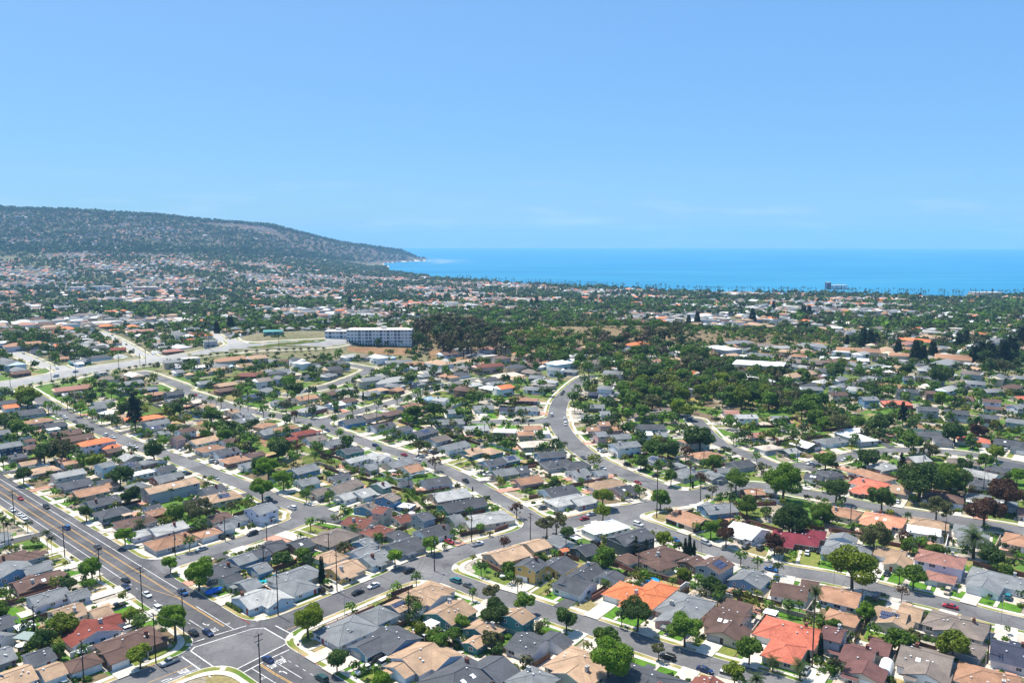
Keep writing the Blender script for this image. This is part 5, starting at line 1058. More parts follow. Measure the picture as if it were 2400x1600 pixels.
(-39.5,310.6,0.93,'left bushy shrub~12.1.f'),
(107.0,353.6,1.05,'left bushy shrub~2.1.n'),
(-81.1,301.1,0.9,'fourth bushy shrub~2.2.n'),
(-57.5,354.4,1.05,'third bushy shrub~21.3.f'),
(-9.2,215.8,0.66,'fourth small shrub~2.6.n'),
(96.1,233.2,0.7,'right small shrub~7.6.f'),
(-143.2,234.5,0.7,'right small shrub~7.0.n'),
(82.7,211.3,0.64,'left small shrub~7.6.f'),
(300.5,480.1,1.39,'bushy shrub~25.8.f'),
(-87.0,298.8,0.88,'first bushy shrub~2.2.n'),
(-166.1,268.3,0.79,'middle bushy shrub~5.0.n'),
(-64.4,313.2,0.92,'right bushy shrub~4.2.n'),
(-3.6,224.8,0.67,'fifth small shrub~2.6.n'),
(-88.3,516.1,1.48,'bushy shrub~1.13.n'),
(-171.6,262.0,0.77,'left bushy shrub~5.0.n'),
(145.7,449.4,1.3,'bushy shrub~4.8.f'),
(104.1,263.0,0.77,'first bushy shrub~6.7.n'),
(141.3,447.5,1.29,'left bushy shrub~5.8.f'),
(171.8,327.7,0.95,'left bushy shrub~7.1.n'),
(30.2,284.8,0.83,'first bushy shrub~2.6.f'),
(175.2,310.1,0.9,'right bushy shrub~7.1.n'),
(202.1,397.0,1.14,'bushy shrub~7.8.n'),
(-71.9,287.4,0.84,'seventh bushy shrub~2.2.n'),
(-171.3,324.9,0.94,'bushy shrub~11.0.f'),
(101.8,512.7,1.46,'bushy shrub~1.8.f'),
(-147.4,240.0,0.7,'left small shrub~7.0.n'),
(-94.2,299.1,0.87,'third bushy shrub~1.2.n'),
(211.3,463.7,1.32,'bushy shrub~11.8.f'),
(-79.3,290.5,0.84,'second bushy shrub~2.2.n'),
(-141.0,300.4,0.87,'left bushy shrub~0.2.f'),
(220.0,390.6,1.12,'bushy shrub~10.8.n'),
(-13.6,459.7,1.3,'bushy shrub~2.15.n'),
(191.6,314.1,0.9,'right bushy shrub~8.1.n'),
(-143.7,206.3,0.61,'small shrub~0.1.f'),
(270.4,462.7,1.31,'left bushy shrub~21.8.f'),
(-336.0,518.2,1.46,'bushy shrub~1.3.n'),
(77.1,274.5,0.79,'right bushy shrub~3.7.n'),
(-49.6,369.7,1.05,'fourth bushy shrub~21.3.f'),
(-13.6,231.0,0.67,'second small shrub~2.6.n'),
(39.8,299.4,0.86,'right bushy shrub~0.7.n'),
(-7.8,195.3,0.57,'small shrub~21.0.f'),
(189.8,369.7,1.05,'bushy shrub~18.1.f'),
(-63.0,522.8,1.46,'bushy shrub~2.13.n'),
(-118.8,527.0,1.47,'bushy shrub~0.13.f'),
(10.4,277.8,0.79,'left bushy shrub~1.6.f'),
(64.4,446.0,1.25,'right bushy shrub~7.5.f'),
(-221.3,503.8,1.4,'bushy shrub~5.3.f'),
(-172.6,361.5,1.02,'first bushy shrub~15.3.n'),
(38.3,397.9,1.11,'bushy shrub~4.5.n'),
(280.9,519.4,1.44,'bushy shrub~16.8.f'),
(62.4,493.6,1.37,'bushy shrub~6.5.f'),
(-14.0,221.5,0.64,'first small shrub~2.6.n'),
(107.7,403.7,1.12,'right bushy shrub~4.8.n'),
(-81.4,301.3,0.85,'third bushy shrub~2.2.n'),
(-213.3,472.0,1.3,'bushy shrub~6.3.f'),
(57.3,468.2,1.29,'right bushy shrub~5.5.f'),
(97.5,259.6,0.73,'small shrub~5.7.n'),
(326.9,545.2,1.49,'bushy shrub~20.8.f')]
CARS = [
('sedan','white',-214.6,334.8,2.41,'right white sedan on street~9.0.f'),
('suv','blue',-185.3,319.0,2.41,'blue SUV on street~11.0.f'),
('suv','black',-168.8,321.2,7.12,'black SUV in driveway~12.0.f'),
('sedan','grey',-161.8,298.4,2.41,'grey sedan on street~12.0.f'),
('sedan','darkblue',-133.0,261.6,5.55,'dark blue sedan on street~6.0.n'),
('sedan','black',-135.8,267.2,2.41,'black sedan on street~6.0.n'),
('sedan','white',-123.0,255.6,5.55,'white sedan on street~15.0.f'),
('suv','white',-114.3,244.8,5.55,'white SUV on street~8.0.n'),
('pickup','black',-128.4,246.0,3.98,'black pickup in driveway~7.0.n'),
('pickup','blue',-111.5,257.1,5.55,'blue pickup on street~15.0.f'),
('sedan','black',-96.9,229.2,2.41,'black sedan on street~3.1.f'),
('sedan','darkblue',-92.5,229.3,5.55,'dark blue sedan on street~17.0.f'),
('pickup','silver',-96.8,212.2,3.99,'silver pickup on street~3.1.f'),
('suv','white',-116.7,231.0,7.12,'white SUV in driveway~8.0.n'),
('sedan','silver',-120.1,295.8,3.98,'silver sedan on street~0.2.f'),
('sedan','black',-117.2,307.9,2.43,'left black sedan in driveway~2.2.f'),
('sedan','black',-113.5,308.8,5.58,'right black sedan in driveway~2.2.f'),
('suv','black',-105.7,312.0,4.05,'black SUV on street~2.2.f'),
('sedan','white',-122.2,202.9,5.56,'white sedan in driveway~1.1.f'),
('sedan','black',-52.2,257.3,0.86,'black sedan on street~5.1.f'),
('sedan','white',-47.8,262.5,4.0,'white sedan on street~5.1.f'),
('suv','black',-37.1,275.3,0.9,'black SUV on street~7.1.f'),
('pickup','white',-13.5,300.9,0.64,'white pickup on street~0.1.n'),
('sedan','red',-24.7,302.6,5.46,'red sedan in driveway~12.1.f'),
('van','beige',-63.3,260.2,2.42,'beige van in driveway~5.1.f'),
('van','black',-65.3,258.0,2.42,'black van in driveway~4.1.f'),
('suv','teal',-19.8,266.7,2.46,'teal SUV on street~0.6.n'),
('sedan','grey',-15.0,262.6,-0.73,'grey sedan on street~0.6.n'),
('pickup','white',-2.2,270.6,4.05,'white pickup in driveway~0.6.f'),
('sedan','darkblue',-69.5,213.6,2.41,'dark blue sedan on street~18.0.f'),
('suv','darkgreen',-51.8,203.6,2.41,'dark green SUV on street~18.0.f'),
('suv','white',-41.2,207.1,3.98,'white SUV in driveway~20.0.f'),
('suv','black',-38.8,212.6,3.98,'black SUV in driveway~19.0.f'),
('van','white',-36.4,210.5,3.98,'white van in driveway~20.0.f'),
('van','silver',1.4,275.8,4.05,'silver van in driveway~0.6.f'),
('sedan','red',31.2,330.0,0.59,'red sedan on street~1.1.n'),
('sedan','grey',39.7,338.5,3.67,'grey sedan on street~13.1.f'),
('suv','white',53.1,322.9,-0.78,'white SUV on street~1.1.n'),
('suv','black',32.8,301.3,2.18,'black SUV in driveway~0.7.n'),
('suv','silver',76.6,301.9,-0.98,'silver SUV on street~1.7.f'),
('sedan','blue',65.0,305.4,-0.95,'blue sedan on street~0.7.f'),
('suv','black',44.5,214.8,2.53,'black SUV on street~6.6.n'),
('sedan','darkblue',53.5,207.9,-0.59,'dark blue sedan on street~7.6.n'),
('van','white',59.0,204.6,-0.55,'white van on street~7.6.n'),
('suv','grey',91.1,298.0,3.94,'left grey SUV in driveway~1.7.f'),
('suv','grey',96.4,296.7,0.8,'right grey SUV in driveway~1.7.f'),
('sedan','black',76.2,234.7,4.16,'black sedan in driveway~5.6.f'),
('suv','black',117.7,293.2,4.28,'black SUV in driveway~2.7.f'),
('sedan','white',112.6,291.4,1.14,'white sedan in driveway~2.7.f'),
('sedan','black',134.2,272.4,4.04,'black sedan in driveway~4.7.f'),
('suv','beige',147.6,257.2,4.04,'beige SUV in driveway~5.7.f'),
('suv','teal',165.8,253.3,0.89,'teal SUV in driveway~6.7.f'),
('sedan','red',142.9,246.8,2.47,'red sedan on street~8.7.n'),
('suv','grey',121.2,252.8,0.9,'grey SUV in driveway~6.7.n'),
('sedan','silver',81.2,207.2,4.13,'silver sedan in driveway~7.6.f'),
('sedan','blue',94.1,276.5,-0.67,'blue sedan on street~4.7.n'),
('sedan','blue',93.4,268.7,1.13,'blue sedan in driveway~4.7.n'),
('sedan','red',-227.9,357.2,5.55,'red sedan on street~8.0.f'),
('sedan','white',-221.8,341.3,5.55,'left white sedan on street~9.0.f'),
('sedan','white',-210.0,330.7,5.55,'white sedan on street~1.0.n'),
('suv','black',-208.7,345.0,5.55,'black SUV on street~9.0.f'),
('suv','white',-291.3,508.9,-0.76,'white SUV on street~3.3.n'),
('sedan','white',-296.3,513.3,-0.76,'white sedan on street~3.3.n'),
('sedan','grey',-279.3,498.4,-0.73,'grey sedan on street~4.3.n'),
('sedan','black',-270.6,490.7,2.41,'black sedan on street~4.3.n'),
('sedan','black',-260.2,481.9,2.41,'black sedan on street~5.3.n'),
('suv','white',-244.8,468.7,2.42,'white SUV on street~5.3.n'),
('sedan','white',-238.1,464.1,-0.72,'white sedan on street~4.3.f'),
('sedan','white',-220.2,447.6,2.47,'white sedan on street~6.3.n'),
('sedan','white',-215.4,444.1,-0.67,'white sedan on street~8.3.n'),
('sedan','silver',-149.0,389.1,-0.72,'silver sedan on street~14.3.f'),
('suv','silver',-160.8,416.8,0.85,'silver SUV in driveway~11.3.f'),
('suv','silver',-157.6,416.1,3.99,'silver SUV in driveway~13.3.f'),
('sedan','blue',-168.6,397.5,3.99,'blue sedan in driveway~14.3.n'),
('sedan','black',-166.0,395.2,3.99,'black sedan in driveway~14.3.n'),
('sedan','white',-185.8,438.1,4.08,'white sedan in driveway~7.3.f'),
('sedan','black',-219.8,465.7,3.99,'black sedan in driveway~4.3.f'),
('sedan','red',-230.5,570.0,-0.75,'red sedan on street~0.4.n'),
('sedan','white',-225.5,566.3,2.39,'white sedan on street~0.4.n'),
('suv','white',-98.2,344.0,2.5,'white SUV on street~3.2.f'),
('pickup','teal',-112.7,356.6,2.39,'teal pickup on street~17.3.n'),
('sedan','black',-87.0,353.5,0.93,'black sedan in driveway~19.3.f'),
('suv','darkblue',-78.3,446.2,-0.75,'dark blue SUV on street~14.4.n'),
('sedan','white',-51.3,421.3,2.35,'white sedan on street~17.4.n'),
('sedan','red',-59.8,429.5,2.36,'red sedan on street~17.4.n'),
('pickup','black',-23.1,384.3,-1.05,'black pickup on street~19.4.n'),
('sedan','black',-97.3,463.0,-0.82,'black sedan on street~13.4.n'),
('sedan','darkblue',-113.5,478.2,-0.84,'dark blue sedan on street~11.4.n'),
('suv','white',-44.9,434.3,0.79,'white SUV in driveway~8.4.f'),
('suv','black',-42.8,432.2,0.78,'black SUV in driveway~8.4.f'),
('suv','black',-31.7,424.2,3.91,'black SUV in driveway~9.4.f'),
('suv','white',-12.8,394.5,3.68,'white SUV in driveway~11.4.f'),
('sedan','black',-14.3,397.0,3.68,'black sedan in driveway~11.4.f'),
('sedan','red',-29.1,492.9,4.93,'red sedan in driveway~0.15.n'),
('sedan','white',-107.4,535.5,5.61,'white sedan in driveway~1.13.f'),
('sedan','black',-91.9,544.6,0.92,'black sedan on street~1.13.f'),
('sedan','black',-147.9,587.9,0.9,'black sedan on street~0.14.n'),
('sedan','white',-153.2,582.7,0.85,'white sedan on street~0.14.n'),
('sedan','white',-168.9,521.7,-0.54,'white sedan on street~6.4.n'),
('sedan','white',51.3,435.3,0.33,'white sedan in driveway~8.5.f'),
('suv','white',50.0,438.4,0.28,'white SUV in driveway~8.5.f'),
('sedan','grey',39.0,424.2,-1.24,'grey sedan on street~2.5.n'),
('sedan','white',47.7,406.5,-1.04,'white sedan on street~4.5.n'),
('sedan','black',61.2,412.5,0.53,'black sedan in driveway~9.5.f'),
('sedan','black',73.0,393.2,0.55,'black sedan in driveway~11.5.f'),
('sedan','red',62.1,381.6,-1.05,'red sedan on street~6.5.n'),
('sedan','silver',34.6,335.3,3.67,'silver sedan on street~13.1.f'),
('sedan','grey',13.6,343.5,3.59,'grey sedan in driveway~13.1.f'),
('sedan','black',36.5,573.4,-1.86,'left black sedan on street~7.5.n'),
('van','white',26.2,514.7,1.53,'white van on street~1.5.f'),
('van','white',33.7,492.5,-1.49,'white van on street~2.5.f'),
('sedan','white',34.2,507.0,1.53,'white sedan on street~2.5.f'),
('sedan','black',3.3,502.3,3.24,'black sedan on street~2.15.f'),
('sedan','grey',12.2,501.1,3.34,'grey sedan on street~1.5.f'),
('sedan','blue',115.4,505.1,1.58,'blue sedan on street~1.8.f'),
('sedan','black',120.7,442.3,2.03,'black sedan on street~2.8.n'),
('sedan','black',116.9,434.1,0.43,'black sedan in driveway~2.8.n'),
('suv','grey',115.7,520.3,3.15,'grey SUV in driveway~1.8.f'),
('sedan','white',115.9,514.4,3.15,'white sedan in driveway~1.8.f'),
('sedan','white',180.4,420.2,0.5,'white sedan on street~7.8.n'),
('sedan','white',159.4,413.7,3.52,'white sedan on street~7.8.f'),
('sedan','silver',157.3,364.7,3.94,'silver sedan in driveway~17.1.f'),
('sedan','darkblue',167.0,356.1,0.87,'dark blue sedan in driveway~18.1.f'),
('sedan','white',176.2,351.8,1.02,'white sedan in driveway~18.1.f'),
('sedan','black',185.0,354.6,4.16,'black sedan in driveway~18.1.f'),
('suv','white',276.8,436.2,3.79,'white SUV in driveway~24.8.f'),
('sedan','black',161.3,410.0,3.52,'black sedan on street~5.8.n'),
('suv','white',-370.7,641.1,5.46,'right white SUV on street~0.3.n'),
('suv','white',-360.4,620.6,4.13,'left white SUV on street~0.3.n'),
('sedan','white',-352.5,634.7,0.99,'left white sedan on street~0.3.n'),
('suv','silver',-468.6,756.6,5.5,'silver SUV on street~0.3.n'),
('sedan','black',-462.2,913.8,5.34,'left black sedan on street~0.3.n'),
('sedan','white',-480.1,924.8,2.21,'middle white sedan on street~0.3.n'),
('sedan','black',-403.5,825.7,2.19,'right black sedan on street~0.3.n'),
('sedan','white',-328.7,721.9,5.3,'right white sedan on street~0.3.n'),
('sedan','grey',-377.2,785.9,5.31,'grey sedan on street~0.3.n'),
('sedan','black',-293.8,632.6,2.4,'black sedan on street~0.4.n'),
('van','white',-36.8,649.1,5.29,'white van in driveway~3.13.n'),
('sedan','white',-53.6,603.1,0.84,'white sedan on street~3.13.n'),
('sedan','blue',-60.9,591.9,0.93,'blue sedan on street~3.13.n'),
('sedan','black',38.0,579.6,-1.86,'right black sedan on street~7.5.n')]
POLES = [
('pole',-169.1,288.6,12.5,2.41,'dark wooden utility pole~3.0.n'),
('pole',-144.7,267.2,11.9,2.41,'dark wooden utility pole~6.0.n'),
('pole',-119.4,244.6,15.0,2.41,'dark wooden utility pole~8.0.n'),
('pole',-99.3,228.1,15.0,2.41,'right dark wooden utility pole~3.1.f'),
('pole',-100.7,212.2,15.0,0.84,'left dark wooden utility pole~3.1.f'),
('pole',-115.8,202.3,12.1,0.84,'dark wooden utility pole~1.1.f'),
('pole',-145.5,229.8,8.6,2.41,'dark wooden utility pole~0.0.n'),
('pole',-128.0,290.2,9.8,0.8,'dark wooden utility pole~0.2.f'),
('pole',-114.3,305.0,10.4,0.86,'dark wooden utility pole~2.2.f'),
('pole',-210.4,324.6,14.7,2.41,'dark wooden utility pole~1.0.n'),
('pole',-275.5,453.4,7.9,-0.73,'dark wooden utility pole~5.3.n'),
('pole',-74.7,241.5,15.0,0.84,'dark wooden utility pole~17.0.f'),
('pole',-59.6,258.6,14.9,0.86,'dark wooden utility pole~5.1.f'),
('pole',-28.1,276.0,13.5,0.9,'dark wooden utility pole~10.1.f'),
('pole',-32.6,238.6,10.9,0.86,'dark wooden utility pole~1.6.n'),
('pole',-90.8,278.7,9.4,2.41,'dark wooden utility pole~0.2.n'),
('pole',-67.4,200.3,15.0,2.41,'dark wooden utility pole~18.0.f'),
('pole',-69.9,291.5,8.4,0.95,'dark wooden utility pole~3.2.n'),
('pole',-97.9,305.6,7.5,0.9,'dark wooden utility pole~2.2.n'),
('lamp',-53.4,241.2,8.1,0.84,'slim grey street lamp~18.0.f'),
('pole',-16.1,304.1,12.3,0.64,'dark wooden utility pole~12.1.f'),
('pole',7.3,305.2,11.7,0.64,'dark wooden utility pole~0.1.n'),
('pole',20.6,291.8,7.5,0.64,'dark wooden utility pole~1.6.f'),
('pole',46.0,276.9,9.9,-0.98,'dark wooden utility pole~1.7.n'),
('pole',25.9,201.7,7.5,-0.67,'dark wooden utility pole~5.6.n'),
('lamp',72.2,291.3,9.0,-0.83,'slim grey street lamp~2.7.n'),
('pole',109.5,237.1,10.3,-0.63,'dark wooden utility pole~7.7.n'),
('pole',134.5,212.2,11.5,-0.68,'dark wooden utility pole~9.7.n'),
('lamp',111.9,264.2,5.8,-0.51,'slim grey street lamp~6.7.n'),
('lamp',151.6,234.1,9.3,-0.68,'slim grey street lamp~8.7.n'),
('pole',142.6,323.2,9.1,-0.7,'dark wooden utility pole~4.1.n'),
('pole',171.4,303.2,9.0,-0.53,'dark wooden utility pole~6.1.n'),
('pole',217.1,408.7,8.3,0.27,'dark wooden utility pole~8.8.n'),
('pole',224.9,368.0,7.7,-0.56,'dark wooden utility pole~20.1.f'),
('pole',153.5,416.6,9.0,0.38,'dark wooden utility pole~7.8.f'),
('pole',161.4,407.5,10.3,0.38,'dark wooden utility pole~5.8.n'),
('pole',219.4,533.5,12.6,0.06,'dark wooden utility pole~10.8.f'),
('pole',249.2,407.0,8.0,-0.92,'dark wooden utility pole~11.8.n'),
('pole',-202.8,394.6,4.1,-0.65,'dark wooden utility pole~7.3.n'),
('pole',-182.9,500.3,7.5,-0.54,'dark wooden utility pole~6.4.n'),
('pole',-213.2,512.3,10.7,-0.68,'dark wooden utility pole~3.4.n'),
('pole',-175.5,519.5,15.0,-0.54,'dark wooden utility pole~5.4.n'),
('pole',-252.3,551.2,8.2,-0.69,'left dark wooden utility pole~0.4.n'),
('pole',-68.3,395.2,10.4,-0.79,'dark wooden utility pole~16.4.n'),
('pole',-108.1,437.5,7.9,-0.81,'dark wooden utility pole~13.4.n'),
('pole',-49.3,369.1,7.9,-1.05,'dark wooden utility pole~21.3.f'),
('pole',-34.0,339.6,8.4,-1.05,'dark wooden utility pole~21.4.n'),
('pole',-44.3,328.6,7.4,0.74,'dark wooden utility pole~9.1.f'),
('pole',-16.3,463.4,8.4,0.22,'dark wooden utility pole~1.15.n'),
('pole',-117.3,517.0,10.0,0.89,'dark wooden utility pole~0.13.f'),
('pole',-141.7,545.2,12.8,-0.48,'dark wooden utility pole~0.14.n'),
('pole',-86.7,500.3,9.7,0.89,'right dark wooden utility pole~0.13.n'),
('pole',-95.3,511.5,6.9,0.89,'left dark wooden utility pole~0.13.n'),
('pole',85.5,370.4,12.3,0.64,'dark wooden utility pole~11.5.f'),
('pole',86.7,354.6,10.3,0.61,'dark wooden utility pole~8.5.n'),
('pole',36.2,368.0,8.0,-1.02,'dark wooden utility pole~6.5.n'),
('pole',101.6,410.6,8.7,-1.16,'dark wooden utility pole~3.8.n'),
('pole',109.5,345.5,8.5,0.64,'dark wooden utility pole~2.1.n'),
('lamp',27.3,458.7,6.3,-1.39,'slim grey street lamp~1.5.n'),
('lamp',44.4,407.5,7.5,-1.09,'slim grey street lamp~4.5.n'),
('pole',-315.9,678.9,15.0,1.0,'sixth dark wooden utility pole~0.3.n'),
('pole',-348.2,627.1,15.0,0.99,'third dark wooden utility pole~0.3.n'),
('pole',-358.7,611.2,12.9,0.98,'second dark wooden utility pole~0.3.n'),
('pole',-329.0,658.1,12.4,1.03,'fourth dark wooden utility pole~0.3.n'),
('pole',-280.1,729.1,15.0,0.36,'right dark wooden utility pole~0.4.n'),
('pole',-215.5,729.7,15.0,0.22,'dark wooden utility pole~0.4.f'),
('pole',-318.8,674.3,11.1,1.0,'fifth dark wooden utility pole~0.3.n'),
('pole',-375.5,587.0,15.0,0.95,'first dark wooden utility pole~0.3.n'),
('stop',-61.9,217.8,3.4,2.41,'red stop sign~18.0.f')]
FENCES = [('fenceW', 1.6, [(-116.5, 210.4), (-111.1, 203.9), (-102.6, 212.4)], 'white wall~3.1.f'), ('fenceP', 0.9, [(-51.5, 277.0), (-46.5, 270.6), (-38.3, 278.8)], 'low white picket fence~7.1.f'), ('fenceL', 1.1, [(-66.5, 269.0), (-57.5, 261.0), (-62.2, 253.0)], 'low white garden wall~5.1.f'), ('fenceB', 1.5, [(-14.1, 308.2), (0.0, 322.5)], 'brown board fence~22.4.n'), ('fenceB', 1.6, [(-40.7, 255.0), (-34.1, 261.0)], 'brown board fence~0.6.n'), ('fenceB', 1.8, [(-105.6, 429.5), (-92.9, 420.8), (-80.1, 406.1)], 'brown board fence~15.4.n'), ('fenceB', 1.7, [(26.4, 251.7), (32.9, 259.2)], 'brown board fence~3.6.f'), ('fenceB', 1.8, [(36.4, 283.5), (44.1, 272.7)], 'brown board fence~2.6.f'), ('fenceB', 1.8, [(52.1, 269.4), (64.8, 259.7), (76.3, 253.0)], 'brown board fence~3.7.n'), ('fenceW', 1.8, [(28.4, 340.4), (38.2, 348.9)], 'white wall~13.1.f'), ('fenceB', 1.8, [(126.9, 234.0), (132.9, 240.1)], 'brown board fence~8.7.n'), ('fenceG', 1.8, [(-31.8, 237.9), (-26.8, 244.6)], 'green garden wall~1.6.n'), ('fenceW', 1.6, [(-17.9, 224.8), (-10.1, 216.9)], 'white wall~2.6.n'), ('fenceB', 1.7, [(167.5, 314.2), (182.0, 297.8)], 'brown board fence~8.1.n'), ('hedge', 1.6, [(43.1, 279.5), (47.0, 274.1), (51.9, 268.5)], 'clipped green hedge~1.7.n'), ('hedge', 2.4, [(102.4, 414.2), (119.1, 426.5)], 'clipped green hedge~3.8.n'), ('hedge', 1.8, [(-59.2, 383.1), (-48.0, 365.0), (-38.6, 344.7)], 'clipped green hedge~21.3.f'), ('hedge', 2.2, [(254.3, 500.3), (275.2, 499.0)], 'clipped green hedge~16.8.f'), ('hedge', 2.0, [(128.3, 326.4), (135.6, 319.3)], 'clipped green hedge~4.1.n'), ('hedge', 1.2, [(-189.8, 297.3), (-184.0, 298.9)], 'clipped green hedge~1.0.n'), ('hedge', 1.2, [(-93.5, 248.9), (-87.4, 243.5)], 'clipped green hedge~17.0.f'), ('hedge', 1.6, [(-60.2, 387.6), (-43.9, 393.3)], 'clipped green hedge~18.4.n')]
COVERS = [('w', -148.1, 229.44, 0.84, 5, 4.5, 'flat white patio cover~0.0.n'), ('g', -143.59, 223.18, -0.216, 6.5, 4.5, 'flat grey-green patio cover~0.0.n'), ('w', -26.55, 226.73, -0.731, 5.5, 4.5, 'flat white patio cover~19.0.f'), ('w', -25.05, 230.86, 0.907, 5, 4, 'flat white patio cover~1.6.n'), ('w', 208.16, 346.22, -0.498, 7, 3.2, 'flat white patio cover~20.1.f'), ('w', 25.14, 302.32, -0.932, 4, 3, 'flat white patio cover~1.1.n'), ('w', 8.92, 424.1, 0.335, 4, 3, 'flat white patio cover~2.5.n'), ('w', -61.24, 395.07, 0.768, 4, 3, 'flat white patio cover~18.4.n'), ('t', -164.96, 329.41, 0.84, 4, 3, 'flat tan patio cover~11.0.f'), ('r', -41.53, 328.12, 0.744, 4, 3, 'flat red patio cover~9.1.f'), ('w', 81.56, 238.55, -0.585, 4, 4, 'flat white patio cover~6.6.f'), ('w', -223.04, 396.05, 0.916, 5, 3, 'flat white patio cover~7.3.n')]
UMBRELLAS = [(59.19, 270.37, 'white patio umbrella over a table~2.7.n'), (-142.27, 218.33, 'white patio umbrella over a table~0.1.f'), (-122.92, 215.17, 'white patio umbrella over a table~3.1.f'), (24.54, 308.18, 'white patio umbrella over a table~1.1.n'), (-43.37, 331.93, 'white patio umbrella over a table~9.1.f')]
POOLS = [('round', 49.18, 266.26, 0, 'round bright blue above-ground pool behind the orange-roofed house'), ('rect', 4.13, 408.99, 0.6, 'turquoise rectangular pool between charcoal-roofed houses'), ('rect', -86.08, 268.2, 0.8, 'pale turquoise pool behind the grey corner house')]
ODD = [('boat', -100.99, 257.31, 0.84, 'boat under a bright blue tarpaulin on the pale driveway'), ('tent', 103.59, 207.82, 1.0, 'white arched storage tent beside the maroon-brown house'), ('canopy', 25.19, 311.18, 0.5, 'white pop-up canopy with blue edge behind the white corner house'), ('shed', 19.59, 289.15, 0.6, 'small red shed with an orange roof by a back wall')]
BLOCKS = [('apartment_block', 'long white five-storey apartment block with dark balconies on the brown bank', 'apartment block', (-157.0, 751.0), (-95.6, 752.2), 20, 15.5, 5, 18, 'w', (3, 5, 6, 9, 11, 13, 14)), ('apartment_wing', 'low white flat-roofed wing behind the white apartment block', 'apartment block', (-179.1, 755.6), (-158.0, 756.0), 18, 13.6, 4, 6, 'w', (1, 4)), ('seafront_block', 'tall white seafront block standing against the sea', 'apartment block', (1159.5, 2891.0), (1218.4, 2891.0), 22, 27, 7, 9, 'w', (2, 3, 5)), ('seafront_tower', 'dark navy tower at the left end of the white seafront block', 'tower', (1142.4, 2891.0), (1157.9, 2891.0), 18, 37, 9, 2, 'n', ()), ('seafront_hotel', 'long cream terraced block at the far right of the seafront', 'apartment block', (1314.6, 2263.8), (1398.3, 2263.8), 30, 14, 4, 14, 'c', (2, 5, 8, 11)), ('blue_white_flats', 'pale blue-white flats, left of two on the far left plain', 'apartment block', (-1266.3, 2270.9), (-1222.5, 2270.9), 18, 14, 4, 9, 'w', (1, 4, 7)), ('blue_white_flats', 'pale blue-white flats, right of two on the far left plain', 'apartment block', (-1224.3, 2306.4), (-1165.0, 2306.4), 18, 14, 4, 11, 'w', (2, 5, 8)), ('pink_block', 'long pink-tan block with rows of windows on the far plain', 'office block', (-1098.6, 2302.2), (-1027.0, 2302.2), 22, 13, 3, 14, 'p', ())]
CROSSING = [(-93.61, 219.29), (-93.27, 221.33), (-80.05, 232.43), (-76.6, 232.97), (-67.09, 224.81), (-67.23, 223.48), (-78.43, 207.34), (-79.61, 207.0)]
